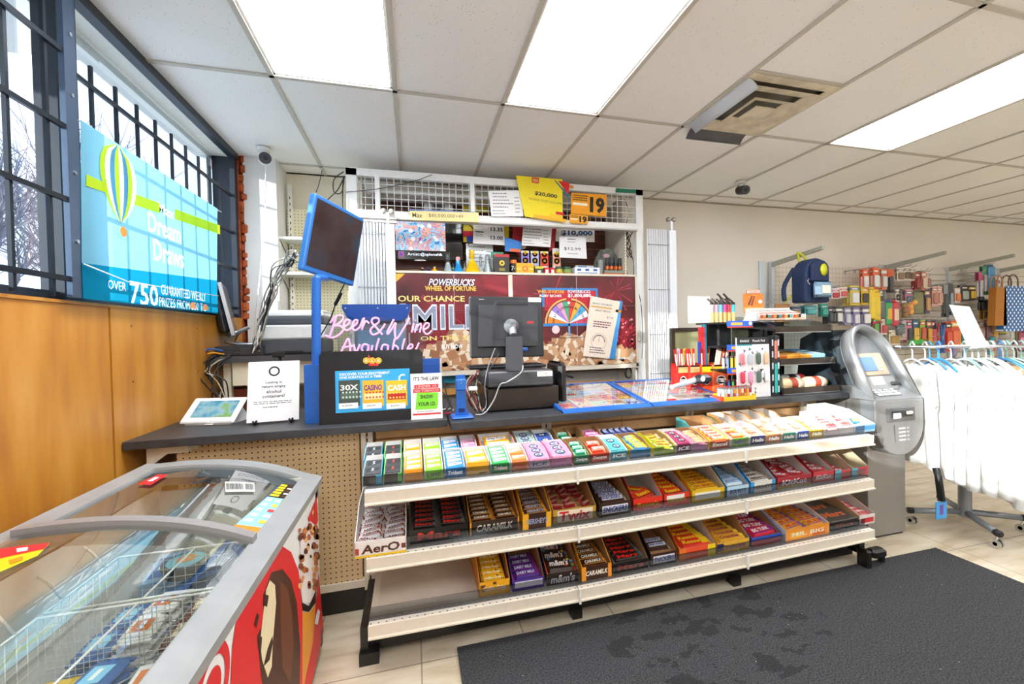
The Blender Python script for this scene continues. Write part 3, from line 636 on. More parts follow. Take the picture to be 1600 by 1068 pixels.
# ================================================================ cabinet behind the counter
cab = thing('tobacco_cabinet', 'white framed wall cabinet with wire grille top and maroon slat back', 'cabinet', (.8, 3.65, 0))
CW = mat('white_cabinet_paint', '#ecebe8', .45); YC = 3.42
xL, xR = -.455, 2.02
def cb(name, *bs, lab=None):
    b = MB()
    for p0, p1, m_ in bs: b.bb(p0, p1, m_)
    return b.build(name, cab, label=lab)
cb('post', ((xL, YC, 0), (xL+.075, YC+.05, 2.645), CW)); cb('post', ((xR-.07, YC, 0), (xR, YC+.05, 2.645), CW))
cb('top_beam', ((xL, YC, 2.595), (xR, YC+.04, 2.65), CW)); cb('middle_beam', ((xL+.075, YC-.02, 2.275), (xR-.07, YC+.03, 2.335), CW), ((xL+.075, YC+.0, 2.25), (-.1, YC+.03, 2.275), C('#d9d5cc')), ((-.1, YC-.03, 2.272), (xR-.07, YC+.03, 2.284), C('#c9c6c0')))
for x in (-.235, .49, 1.24): cb('mullion', ((x-.017, YC, 2.335), (x+.017, YC+.03, 2.595), CW))
b = MB(); x = xL+.08
while x < xR-.07: b.tube([(x, YC+.02, 2.33), (x, YC+.02, 2.6)], .0032, CW, n=4); x += .0525
z = 2.385
while z < 2.6: b.tube([(xL+.07, YC+.016, z), (xR-.06, YC+.016, z)], .0032, CW, n=4); z += .0525
b.build('wire_grille', cab)
MAR = mat('maroon_slatwall', '#5c2b20', .4, noise=(10, .2))
b = MB(); z = 1.06
while z < 2.58: b.bb((-.3, 3.87, z), (1.86, 3.89, z+.066), MAR); b.bb((-.3, 3.885, z+.066), (1.86, 3.89, z+.076), C('#c07a3c')); z += .076
b.build('slat_back', cab)
cb('side_panel', ((1.86, YC+.05, 1.0), (1.875, 3.89, 2.6), dots('cream_side_peg', '#ded4c0', '#8c8270', .0254, .003, 'yz'))); cb('side_panel', ((-.36, YC+.05, 1.0), (-.35, 3.89, 2.6), C('#e3ddd0')))
cb('top_light_rail', ((-.3, 3.6, 2.53), (1.8, 3.66, 2.56), C('#d5d3cf')), ((-.3, 3.74, 2.52), (1.8, 3.78, 2.55), C('#c8c6c0')))
cb('display_shelf', ((-.13, 3.40, 1.866), (1.93, 3.86, 1.884), CREAM))
cb('door_frame', ((-.137, 3.40, 1.07), (-.122, 3.43, 1.87), CREAM), ((.765, 3.40, 1.07), (.80, 3.43, 1.87), CREAM), ((1.918, 3.40, 1.07), (1.94, 3.43, 1.87), CREAM), ((-.13, 3.40, 1.06), (1.94, 3.44, 1.10), CREAM), ((-.13, 3.43, 1.1), (1.93, 3.44, 1.86), C('#7c1d26')))
cb('lower_rail', ((-.13, 3.5, .93), (1.8, 3.53, 1.04), C('#9b9a94')), ((-.13, 3.46, .9), (1.75, 3.5, .95), C('#c08a48')), ((-.13, 3.53, .0), (1.95, 3.56, 1.06), C('#cfc6b4')))
# the two printed lottery posters
def rays(b, cx_, cy_, x0, y0, x1, y1, n, c_, R_=.3):
    for i in range(n):
        a = random.uniform(0, 2*PI); L = random.uniform(.3, 1)*R_; w_ = .012
        p = [(cx_, cy_), (cx_+L*math.cos(a-w_*3), cy_+L*math.sin(a-w_*3)), (cx_+L*math.cos(a+w_*3), cy_+L*math.sin(a+w_*3))]
        p = [(min(max(u, x0), x1), min(max(v, y0), y1)) for u, v in p]; b.poly(p, c_, z=.0005)
def cash(b, x0, x1, y0, hmax, n, peak):        # bundles of notes heaped along the bottom
    for i in range(n):
        u = random.random(); x = x0+(x1-x0)*u; y = y0+random.random()*hmax*max(.12, 1-abs(u-peak)*1.5); a = random.uniform(-.7, .7); w_, h_ = random.uniform(.06, .10), random.uniform(.03, .042)
        P = lambda s_, k: [(min(max(x+(p*math.cos(a)-q*math.sin(a))*k, x0), x1), max(y+(p*math.sin(a)+q*math.cos(a))*k, y0)) for p, q in s_]
        z = .0008+.0001*(i % 30)
        b.poly(P([(-w_, -h_), (w_, -h_), (w_, h_), (-w_, h_)], 1), random.choice(['#c08c62', '#b07a52', '#d0a47c', '#c6966e', '#9a6644']), z=z)
        b.poly(P([(-w_*.25, -h_), (w_*.25, -h_), (w_*.25, h_), (-w_*.25, h_)], 1), '#ead8c0', z=z+.00005)
def place(b, s, px0, py0, px1, py1, m_, F, bold=.0, z=.004, slant=0):       # a line of lettering filling the box seen in the photo
    i_, Yp = F; p0 = i_ @ at(px0, py1, Y=Yp); p1 = i_ @ at(px1, py0, Y=Yp)
    b.text(s, (p0.x+p1.x)/2, (p0.y+p1.y)/2, m_, w=abs(p1.x-p0.x), h=abs(p1.y-p0.y), bold=bold, z=z, slant=slant)
random.seed(17)
def poster(xa, xb, label):
    b = MB(); b.T = T((xa, 3.398, 1.10), (xb, 3.398, 1.10), (xa, 3.398, 1.86)); g = NG('poster_red_'+str(xa), '#7c1d26', .25)
    n1 = g.noise(2.6, det=2); g.base(g.ramp(n1, [(.3, '#43161b'), (.5, '#6a1f26'), (.68, '#8f2631')])); b.bb((0, 0, -.003), (xb-xa, .76, 0), g.M); return b, b.T.inverted()
b, I = poster(-.12, .764, ''); F = (I, 3.398)
b.poly([(0, .76), (0, .69), (.075, .76)], '#e8b42c', z=.0006)
rays(b, .6, .3, 0, 0, .88, .76, 14, '#8c1e30', .5); cash(b, .05, .88, 0, .30, 130, .55)
place(b, 'POWERBUCKS', 671, 436, 741, 446, '#dfe6f2', F, .02, slant=.25); place(b, 'WHEEL OF FORTUNE', 664, 447, 744, 454, '#f4c04a', F, .03)
place(b, 'OUR CHANCE', 622, 462, 726, 471, '#f3dd86', F, .02); place(b, 'MILLI', 645, 475, 760, 516, '#dfe3ee', F, .03); place(b, 'MILLI', 647, 478, 758, 513, '#8d93a8', F, .0, z=.0046)
b.poly([(0, .5), (.03, .53), (.075, .53), (.11, .37), (.07, .37), (.065, .41), (.03, .41)], '#c9ced9', z=.002)
place(b, 'ON THE SPOT', 657, 523, 760, 532, '#f3dd86', F, .02); place(b, 'BUY NOW', 690, 537, 723, 545, '#ffffff', F, .02)
b.bb((.443, 0, .0005), (.446, .76, .003), C('#c8a8a0')); b.bb((0, .474, .004), (.884, .476, .006), C('#8d6a72'))
b.build('lottery_poster', cab, label='left maroon lottery poster with silver lettering over heaped notes')
b, I = poster(.80, 1.917, ''); F = (I, 3.398)
for cx_, cy_ in ((.93, .64), (.35, .6), (1.0, .22)): rays(b, cx_, cy_, 0, 0, 1.117, .76, 12, '#b02a3a', .24)
for i in range(26): b.disc(random.uniform(.93, 1.09), random.uniform(.12, .42), random.uniform(.006, .018), random.choice(['#e0304a', '#f29aa6', '#b01c34']), .0009, n=10)
p = I @ at(889, 505, Y=3.398); wx, wy = p.x, p.y
blue = '#2f7fc4'
b.rect(wx-.235, wy+.14, wx+.27, wy+.30, blue, .0012); b.rect(wx-.215, wy+.11, wx+.25, wy+.28, '#b3132b', .0014)
b.rect(wx-.2, wy+.16, wx+.235, wy+.27, '#d8303c', .002); b.rect(wx-.19, wy+.165, wx+.225, wy+.262, '#c01c30', .0024)
place(b, 'WHEEL OF FORTUNE', 840, 453, 881, 458, '#f4c04a', F, .02, .005); place(b, 'RUBY RICHES', 843, 460, 877, 464, '#ffffff', F, .02, .005); place(b, 'POWERBUCKS', 887, 453, 922, 458, '#e7ecf6', F, .02, .005); place(b, '$1,800,880', 887, 459, 923, 465, '#ffffff', F, .03, .005)
b.disc(wx, wy, .215, '#e4b766', .003, a0=0, a1=PI, n=28); b.disc(wx, wy, .2, '#7a1a24', .0032, a0=0, a1=PI, n=28)
cs = ['#f08a2c', '#ffffff', '#9f7fd0', '#f2a6c8', '#3fae7c', '#d6402c', '#f2b82c', '#4aa8dc', '#f2f2f2', '#d9486a']
for i, c_ in enumerate(cs):
    a0 = PI-PI*(i+1)/10; b.disc(wx, wy, .19, c_, .0036, a0=a0, a1=a0+PI/10-.015, n=3)
    a = a0+PI/20; b.text(('300', '$3', '0', '250', '700', '50', '80', '5', '100', '0')[i], 0, 0, '#2a2a3a', h=.022, T=loc(wx+.14*math.cos(a), wy+.14*math.sin(a), .003, a-PI/2), bold=.02)
b.rect(wx-.23, wy-.022, wx+.23, wy+.0, blue, .004); b.rect(wx-.008, wy-.11, wx+.008, wy, '#6fa8dc', .004)
b.disc(wx-.12, wy-.05, .035, '#f4d0d4', .0042); b.disc(wx, wy+.2, .025, '#c9242c', .0044); b.disc(wx, wy+.175, .012, '#f0f0f0', .0046)
cash(b, .05, 1.117, 0, .26, 150, .45)
q = [I @ at(*p, Y=3.398) for p in ((919, 461), (969, 468), (948, 563), (914, 558))]; b.poly([(v.x, v.y) for v in q], '#3a86cf', z=.0062) if 0 else None
b.text('PlaySmart', .965, .045, '#ffffff', w=.14, z=.005); b.disc(1.09, .07, .01, '#ffffff', .005)
b.bb((.555, 0, .0046), (.558, .76, .0075), C('#d8b8b4')); b.bb((0, .24, .008), (1.117, .243, .0095), C('#3a2a2e')); b.bb((0, .505, .008), (1.117, .507, .0095), C('#b08088'))
b.build('lottery_poster', cab, label='right maroon lottery poster with prize wheel and heaped notes')
# folding gates at both ends of the cabinet
def gate(x0, x1, zt, label, post_right):
    t = thing('folding_gate', label, 'gate', ((x0+x1)/2, 3.38, 0)); G = C('#e9ecf0', .35); n = 9; pw = .07
    a, c_ = (x0, x1-pw) if post_right else (x0, x1-pw)
    for i in range(n):
        x = a+(c_-a)*(i+.5)/n; b = MB(); w_ = (c_-a)/n*.78
        b.add([(x-w_/2, 3.385, .02), (x, 3.372, .02), (x+w_/2, 3.385, .02), (x-w_/2, 3.385, zt), (x, 3.372, zt), (x+w_/2, 3.385, zt), (x, 3.39, .02), (x, 3.39, zt)], [(0, 1, 4, 3), (1, 2, 5, 4), (2, 6, 7, 5), (6, 0, 3, 7), (3, 4, 5, 7)], G); b.build('slat', t)
    for z in (1.0, 1.35, 1.75, 2.15):
        b = MB(); b.bb((a, 3.368, z-.003), (c_+.02, 3.371, z+.003), C('#8f969c')); b.cyl((a+.01, 3.366, z), (a+.01, 3.37, z), .006, C('#6f757c')); b.cyl((c_+.01, 3.366, z), (c_+.01, 3.37, z), .006, C('#6f757c')); b.build('link_bar', t)
    b = MB(); b.bb((c_+.004, 3.355, .02), (x1, 3.40, zt-.01), G); b.bb((c_+.014, 3.35, zt-.01), (c_+.034, 3.37, zt+.07), G); b.build('end_stile', t)
    b = MB()
    for s_ in (-1, 1): b.lathe([(.001, -.022), (.016, -.016), (.022, 0), (.016, .016), (.001, .022)], (c_+.024+s_*.028, 3.36, zt+.085), C('#b9b6ae', .3, 1 if post_right else 0), n=12)
    b.cyl((c_-.0, 3.36, zt+.085), (c_+.05, 3.36, zt+.085), .006, C('#8a867e')); b.build('top_roller', t)
gate(2.03, 2.31, 2.29, 'white folding security gate on the right end of the cabinet, half in sun', True)
gate(-.385, -.115, 2.235, 'white folding security gate on the left end of the cabinet', False)
# ================================================================ banner in the window
random.seed(77)
g = NG('lit_through_banner', '#8fd0e6', .7)
n = g.n; tr = n.nodes.new('ShaderNodeBsdfTranslucent'); df = n.nodes.new('ShaderNodeBsdfDiffuse'); mxs = n.nodes.new('ShaderNodeMixShader'); mxs.inputs[0].default_value = .62
out = [k for k in n.nodes if k.type == 'OUTPUT_MATERIAL'][0]
def translucent(name, c, f=.5):
    if name in MATS: return MATS[name]
    M = bpy.data.materials.new(name); M.use_nodes = True; n = M.node_tree; n.nodes.clear(); o = n.nodes.new('ShaderNodeOutputMaterial')
    a = n.nodes.new('ShaderNodeBsdfTranslucent'); d = n.nodes.new('ShaderNodeBsdfDiffuse'); x = n.nodes.new('ShaderNodeMixShader'); x.inputs[0].default_value = f
    a.inputs[0].default_value = col(c); d.inputs[0].default_value = col(c); n.links.new(d.outputs[0], x.inputs[1]); n.links.new(a.outputs[0], x.inputs[2]); n.links.new(x.outputs[0], o.inputs[0]); M.diffuse_color = col(c); MATS[name] = M; return M
BX = -1.175
p00, p10, p11, p01 = [at(x, y, X=BX) for x, y in ((130, 466), (341, 500), (346, 331), (143, 198))]
BT = T(p00, (BX, p10.y, p00.z), (BX, p00.y, 3)); BI = BT.inverted(); BW = p10.y-p00.y; BH = p01.z-p00.z
Lb, Sb = translucent('banner_sky_blue', '#83c2d8'), translucent('banner_sea_blue', '#1689ad')
GRN, WBN = translucent('banner_lime', '#c8de3a'), translucent('banner_white', '#f4fbff')
b = MB(); b.T = BT
def wav(x, y): return .0012
def patch(pts4, m, dz=0, nu=12, nv=6):
    a, c, d, e = pts4
    def fn(u, v):
        x = (a[0]*(1-u)+c[0]*u)*(1-v)+(e[0]*(1-u)+d[0]*u)*v; y = (a[1]*(1-u)+c[1]*u)*(1-v)+(e[1]*(1-u)+d[1]*u)*v
        return (x, y, wav(x, y)+dz)
    b.grid(fn, nu, nv, m)
def bt(s_, x, y, m, w, h, bold=.03, sl=0):
    v, f, x0, x1, y0, y1 = textmesh(s_, bold); sx, sy = w/(x1-x0), h/(y1-y0)
    V = [(x+(p[0]-(x0+x1)/2)*sx, y+(p[1]-(y0+y1)/2)*sy) for p in v]
    V = [(min(max(p[0], .004), BW-.004), min(max(p[1], .004), BH-.004)) for p in V]
    LET.append((V, f))
LET = []
def BP(px, py): q = BI @ at(px, py, X=BX); return q.x, q.y
x, y = BP(135, 278); yg = y
patch([BP(133, 290), BP(168, 302), BP(168, 288), BP(134, 272)], GRN, .002); patch([BP(203, 318), BP(248, 333), BP(248, 317), BP(203, 300)], GRN, .002); patch([BP(272, 342), BP(343, 366), BP(343, 352), BP(272, 326)], GRN, .002)
bx, by = BP(185, 285)
for i in range(8):                                 # hot air balloon gores
    a, c_ = -1+i*.25, -.75+i*.25; cs_ = [GRN, WBN, translucent('banner_grey_blue', '#5f97b8')][i % 3]
    L = []; R_ = []
    for k in range(9):
        t_ = k/8; r_ = .115*math.sin(PI*(t_**.75))**.6 if 0 < t_ < 1 else 0.012
        L.append((bx+a*r_, by+.155-.32*t_)); R_.append((bx+c_*r_, by+.155-.32*t_))
    for k in range(8): b.add([(p[0], p[1], wav(p[0], p[1])+.003) for p in (L[k], L[k+1], R_[k+1], R_[k])], [(0, 1, 2, 3)], cs_)
b.disc(bx, by-.205, .022, '#f08a2c', .012, n=10)
def bt2(s_, x0, x1, ym, y0, y1, bold=.0):
    ax = BP(x0, ym)[0]; cx2 = BP(x1, ym)[0]; xm = (x0+x1)/2; lo = BP(xm, y1)[1]; hi = BP(xm, y0)[1]; bt(s_, (ax+cx2)/2, (lo+hi)/2, WBN, cx2-ax, hi-lo, bold)
bt2('Max', 247, 272, 329, 321, 337, .02); bt2('Dream', 231, 282, 352, 341, 371, .02); bt2('Draws', 240, 287, 397, 381, 413, .02)
bt2('OVER', 169, 197, 446, 439, 453); bt2('750', 203, 247, 458, 442, 478, .02); bt2('GUARANTEED WEEKLY', 252, 321, 457, 451, 465); bt2('PRIZES FROM', 249, 296, 473, 467, 481); bt2('$50 TO', 299, 323, 480, 473, 487)
for px in (298, 318): x, y = BP(px, 496); b.disc(x, max(y, 0)+.012, .035, '#f0a060', .012, a0=0, a1=PI)
def loops(V, f):
    E = {}
    for q in f:
        for i in range(len(q)):
            a_, c_ = q[i], q[(i+1) % len(q)]
            if (c_, a_) in E: del E[(c_, a_)]
            else: E[(a_, c_)] = 1
    nx_ = {a_: c_ for a_, c_ in E}; out = []
    while nx_:
        a_ = next(iter(nx_)); L = []
        while a_ in nx_: L.append(a_); a_ = nx_.pop(a_)
        if len(L) > 2: out.append([V[i] for i in L])
    return out
SPL = BP(236, 425)[1]                                            # the darker band below, the pale sky above
def sheet(poly, y0, y1, m):
    cu = bpy.data.curves.new('t', 'CURVE'); cu.dimensions = '2D'; cu.fill_mode = 'BOTH'
    for L in [poly]+[l for V, f in LET for l in loops(V, f) if y0 <= sum(p[1] for p in V)/len(V) <= y1]:
        sp_ = cu.splines.new('POLY'); sp_.points.add(len(L)-1); sp_.use_cyclic_u = True
        for i, p in enumerate(L): sp_.points[i].co = (p[0], p[1], 0, 1)
    o = bpy.data.objects.new('t', cu); sc.collection.objects.link(o); dg = bpy.context.evaluated_depsgraph_get(); me = o.evaluated_get(dg).to_mesh()
    b.add([(p.co.x, p.co.y, 0) for p in me.vertices], [tuple(p.vertices) for p in me.polygons], m)
    o.evaluated_get(dg).to_mesh_clear(); bpy.data.objects.remove(o); bpy.data.curves.remove(cu)
_a, _b = BP(131, 411), BP(342, 439)
def bl(x): return _a[1]+(_b[1]-_a[1])*x/BW
sheet([(0, 0), (BW, 0), (BW, bl(BW)), (0, bl(0))], 0, SPL, Sb); sheet([(0, bl(0)), (BW, bl(BW)), (BW+.04, BH), (.02, BH)], SPL, BH, Lb)
for V, f in LET: b.add([(p[0], p[1], 0) for p in V], f, WBN)
b.build('window_banner', label='big pale blue lottery banner with a striped hot air balloon hanging in the window', cat='banner', o=tuple(p00))
b = MB()
for q in (p01, Vector((BX, p11.y, p11.z))): b.tube([q, q+Vector((-.06, 0, .03))], .003, C('#e8e8e8'), n=5)
b.tube([at(131, 412, X=BX+.01), at(200, 440, X=BX+.02), at(341, 462, X=BX+.01)], .0025, C('#f6f6f6'), n=5)
b.build('banner_cord', label='thin white cord strung across the lower part of the blue banner', cat='cord')
# ================================================================ left end of the counter
KBL = C('#17181a', .4); GM = C('#4b4c50', .4); SIL = mat('brushed_silver', '#b8bbbf', .28, .8); BLU = C('#1f62b8', .35); BLD = C('#123a78', .35); PAP = C('#f4f3f1', .7)
M_ = loc(-1.005, 2.55, .950, math.radians(-13))
t = thing('tablet_terminal', 'white countertop tablet terminal with a wedge base and lit screen', 'tablet', (-1.0, 2.55, .95))
b = MB(); b.T = M_; b.prism([(-.055, 0), (.075, 0), (.075, .035), (.03, .09), (-.055, .012)], .23, C('#f3f3f3', .3), T((-.115, 0, 0), (-.115, 1, 0), (-.115, 0, 1))); b.build('base', t)
Ts = M_ @ T((-.125, -.062, .012), (.125, -.062, .012), (-.125, .055, .118))
b = MB(); b.T = Ts; b.rbox((.125, .08, .0), (.27, .165, .014), C('#f7f7f7', .25), .006); b.build('tablet_case', t)
b = MB(); b.T = Ts; gs = NG('tablet_screen', '#6fa8c8', .12); gs.base(gs.ramp(gs.noise(14), [(.35, '#3f93b0'), (.5, '#8fb7c4'), (.62, '#7cae5c')])); b.bb((.03, .03, .007), (.235, .135, .009), gs.M); b.disc(.13, .152, .004, KBL, .0086, n=8); b.build('screen', t)
b = MB(); b.T = M_; b.rbox((.02, -.075, .006), (.04, .012, .006), '#e4e4e6', .002); b.build('card_slot', t)
# notice on a small easel
pB0, pB1, pT0 = at(385, 662, Y=2.40), at(467, 650, Y=2.42), at(373, 567, Y=2.47)
pB0.z = pB1.z = .962; PT_ = T(pB0, pB1, pT0); W_ = (pB1-pB0).length; H_ = (pT0-pB0).length
b = MB(); b.T = PT_; b.bb((0, 0, -.001), (W_, H_, 0), PAP); b.disc(W_/2, H_*.83, .026, '#1a1a1a', .0008, r0=.018, n=24); 
for i in range(3): a = 2*PI*i/3+.5; b.poly([(W_/2+.010*math.cos(a+k*.9)*(1, .7, 1.2)[k], H_*.83+.013*math.sin(a+k*.9)*(1, .7, 1.2)[k]) for k in range(3)], '#1a1a1a', z=.001)
for i, s_ in enumerate(('Looking to', 'return empty', 'alcohol', 'containers?')): b.text(s_, W_/2, H_*(.64-.075*i), '#222222', h=.0165 if i != 2 else .017, bold=.015)
b.lines(W_*.12, H_*.28, W_*.88, H_*.34, 2, '#666666', fill=.35, rag=.05); b.lines(W_*.3, H_*.22, W_*.7, H_*.25, 1, '#666666')
b.build('recycling_notice', label='white paper notice about returning empty containers on a small black easel', cat='notice', o=tuple(pB0))
t = thing('display_easel', 'small black folding easel holding the white paper notice', 'easel', (pB0.x+.12, 2.46, .95))
for u in (.18, .86):
    p = pB0.lerp(pB1, u); b = MB(); b.tube([p+Vector((-.005, -.028, .012)), p+Vector((0, -.022, -.006)), p+Vector((0, .0, -.008)), p+Vector((.0, .03, .06)), p+Vector(((.5-u)*.2, .10, .32))], .005, KBL, n=6); b.tube([p+Vector((0, -.022, -.006)), p+Vector((.012, -.03, .014))], .005, KBL, n=6); b.tube([p+Vector((0, .01, .0)), p+Vector((0, .03, -.009))], .005, KBL, n=6); b.build('leg', t)
b = MB(); p = pB0.lerp(pB1, .52); b.tube([p+Vector((0, .10, .33)), p+Vector((0, .2, -.008))], .005, KBL, n=6); b.build('back_leg', t)
b = MB(); b.rbox(tuple(p+Vector((0, .10, .335))), (.06, .015, .03), KBL, .004); b.build('top_clip', t)
# desk beside the pillar with monitor, computer and printer
t = thing('side_desk', 'dark topped cream side desk under the printer behind the counter', 'desk', (-.9, 3.28, 0))
b = MB(); b.bb((-1.2, 3.02, 1.235), (-.5, 3.52, 1.275), GM); b.build('desk_top', t)
IV = C('#e8ddc0'); b = MB(); b.bb((-1.10, 3.05, 1.09), (-.56, 3.07, 1.234), IV); b.build('apron', t)
for x_, y_ in ((-1.14, 3.1), (-.54, 3.1), (-1.14, 3.46), (-.54, 3.46)):
    b = MB(); b.bb((x_-.02, y_-.02, 0), (x_+.02, y_+.02, 1.234), IV); b.build('leg', t)
b = MB(); b.bb((-1.19, 3.12, 1.0), (-1.05, 3.3, 1.06), C('#8a3a22')); b.bb((-1.19, 3.1, .0), (-1.17, 3.3, 1.0), C('#6b3322')); b.bb((-1.07, 3.1, 0), (-1.05, 3.3, 1.0), C('#6b3322')); b.build('wooden_crate', label='reddish wooden crate in the shadow under the desk', cat='crate')
t = thing('desktop_computer', 'slim black desktop computer lying flat under the silver monitor', 'computer', (-1.05, 3.2, 1.275))
b = MB(); b.rbox((-1.06, 3.2, 1.308), (.27, .30, .064), C('#333438', .4), .004); b.build('case', t)
b = MB(); b.bb((-1.18, 3.046, 1.285), (-1.05, 3.05, 1.33), KBL)
for i in range(5): b.bb((-1.18, 3.0455, 1.288+i*.009), (-.95, 3.047, 1.291+i*.009), C('#55565a'))
b.build('front_grille', t); b = MB(); b.cyl((-.945, 3.05, 1.305), (-.945, 3.044, 1.305), .005, SIL); b.build('power_button', t)
t = thing('office_monitor', 'silver edged monitor seen from its side on a curved chrome foot', 'monitor', (-1.1, 3.2, 1.34))
A = at(340, 443, Y=3.12); Bq = at(367, 524, Y=3.12); A.z += 0; d_ = (Bq-A)
b = MB(); nx = Vector((.30, -.95, 0)).normalized()     # screen faces the corner, we see its edge
MT = T(Bq+Vector((-.02, 0, 0)), Bq+Vector((-.02, 0, 0))+Vector((-.27, .96, 0)), A)
b.T = MT; hh = d_.length
b.prism([(0, 0), (.36, 0), (.36, hh), (0, hh)], .02, SIL); b.rbox((.18, hh/2, -.026), (.34, hh*.93, .055), C('#26282b', .3), .026); b.build('screen_housing', t)
b = MB(); b.T = MT; b.bb((.02, .03, .02), (.34, hh-.02, .022), C('#8a8278', .15)); b.build('screen', t)  # light grey reflection on the glass is put into the screen colour
b = MB(); q0 = Vector((-1.13, 3.2, 1.352)); b.tube([(-.93, 3.14, 1.348), (-1.1, 3.14, 1.348), (-1.17, 3.16, 1.365), (-1.14, 3.2, 1.42), (-1.07, 3.25, 1.46)], [.008, .01, .013, .013, .011], SIL, n=8); b.tube([(-.95, 3.3, 1.348), (-1.1, 3.3, 1.348), (-1.17, 3.3, 1.365), (-1.14, 3.28, 1.42), (-1.07, 3.27, 1.46)], .009, SIL, n=8); b.build('stand', t)
t = thing('laser_printer', 'white and dark grey laser printer on the side desk', 'printer', (-.78, 3.25, 1.275))
b = MB(); b.rbox((-.775, 3.27, 1.325), (.40, .36, .095), C('#4e5157'), .01); b.build('paper_drawer', t); b = MB(); b.bb((-.86, 3.085, 1.285), (-.70, 3.09, 1.30), KBL); b.build('drawer_handle', t)
b = MB(); b.rbox((-.775, 3.27, 1.422), (.41, .37, .095), C('#eceae5'), .01); b.build('body', t)
b = MB(); b.rbox((-.775, 3.28, 1.497), (.40, .35, .053), C('#4e5157'), .012); b.build('scanner_lid', t)
b = MB(); b.rbox((-.76, 3.27, 1.54), (.36, .3, .03), C('#f2f0ec'), .008); b.rbox((-.72, 3.26, 1.562), (.28, .25, .012), C('#ffffff'), .003); b.build('paper_stack', label='stack of white paper lying on top of the printer', cat='paper')
# shelving in the recess behind
t = thing('recess_shelving', 'cream pegboard shelving in the recess beside the pillar', 'shelving', (-.7, 3.8, 0))
b = MB(); b.bb((-.96, 3.83, 1.0), (-.46, 3.84, 2.43), dots('pale_pegboard', '#e6dcb8', '#4a3f28', .0254, .0035)); b.build('pegboard', t)
b = MB(); b.bb((-.945, 3.805, .0), (-.915, 3.83, 2.62), C('#ece6d8'));
for i in range(30): b.bb((-.933, 3.803, 1.05+i*.05), (-.927, 3.806, 1.07+i*.05), KBL)
b.build('upright', t)
for z_, w_ in ((2.14, .45), (1.87, .5)):
    b = MB(); b.bb((-.97, 3.62, z_), (-.97+w_, 3.82, z_+.022), C('#dfe0d8')); b.prism([(0, 0), (.18, 0), (0, -.09)], .006, C('#d8d4c4'), T((-.955, 3.82, z_), (-.955, 3.0, z_), (-.955, 3.82, 3))); b.build('shelf', t)
b = MB(); b.rbox((-.75, 3.72, 1.905), (.14, .1, .025), C('#d6d6d2'), .008); b.rbox((-.78, 3.715, 1.925), (.06, .07, .015), C('#7d7f80'), .004); b.build('network_box', label='small pale device lying on the lower recess shelf', cat='device')
# ---- cables
def cable(name, label, strands, cat='cables'):
    t = thing(name, label, cat, tuple(strands[0][0][0])); 
    for pts, r, c_ in strands: b = MB(); b.tube(smooth(pts), r, C(c_), n=5); b.build('strand', t)
    return t
def smooth(P, k=6):
    P = [Vector(p) for p in P]; R_ = []
    for i in range(len(P)-1):
        p0 = P[max(i-1, 0)]; p1 = P[i]; p2 = P[i+1]; p3 = P[min(i+2, len(P)-1)]
        for j in range(k):
            t_ = j/k; R_.append(.5*((2*p1)+(p2-p0)*t_+(2*p0-5*p1+4*p2-p3)*t_*t_+(3*p1-p0-3*p2+p3)*t_**3))
    return R_+[P[-1]]
random.seed(4); st = []
for i in range(13):
    j = lambda s_: Vector((random.uniform(-s_, s_), random.uniform(-s_, s_), random.uniform(-s_, s_)))
    e_ = at(470+random.uniform(-12, 4), 400+random.uniform(-8, 12), Y=2.55)
    st.append(([at(398, 545, Y=3.02)+j(.03), at(410, 510, Y=3.0)+j(.03), at(425, 465, Y=2.9)+j(.035), at(437, 425, Y=2.75)+j(.04), at(452, 405+random.uniform(-14, 10), Y=2.62)+j(.02), e_], random.choice([.0035, .003, .0045]), random.choice(['#e8e4da', '#f2f0ea', '#2a2a2c', '#8c8c88', '#3a3a3c', '#cfcabc'])))
cable('cable_bundle', 'tangled black and white cables drooping from the blue monitor to the desk', st)
st = []
for i in range(9):
    j = lambda s_: Vector((random.uniform(-s_, s_), random.uniform(-s_, s_), random.uniform(-s_, s_)))
    x0_ = 320+i*3; st.append(([at(330+i*4, 556, Y=3.0)+j(.01), at(x0_-5, 575, Y=2.96)+j(.03), at(x0_, 600, Y=2.95)+j(.04), at(x0_+15, 625, Y=2.96)+j(.03), at(x0_+20, 645, Y=3.02)+j(.02)], .004, random.choice(['#1c1c1e', '#1c1c1e', '#2a2a2c', '#1c1c1e', '#2a2a2c', '#b8b2a0'])))
st.append(([at(322, 548, Y=3.0), at(328, 545, Y=3.0), at(348, 548, Y=3.0)], .006, '#2f62b0')); st.append(([at(324, 553, Y=3.0), at(334, 551, Y=3.0), at(350, 553, Y=3.0)], .005, '#e8a030'))
cable('desk_cables', 'black, blue and orange cables spilling off the corner of the desk', st)
cable('power_cord', 'black power cord with an inline switch hanging behind the neon sign', [([at(540, 440, Y=2.7), at(528, 465, Y=2.8), at(515, 500, Y=2.85), at(497, 530, Y=2.8)], .004, '#1b1b1d'), ([at(533, 458, Y=2.745), at(524, 476, Y=2.8)], .011, '#1b1b1d')])
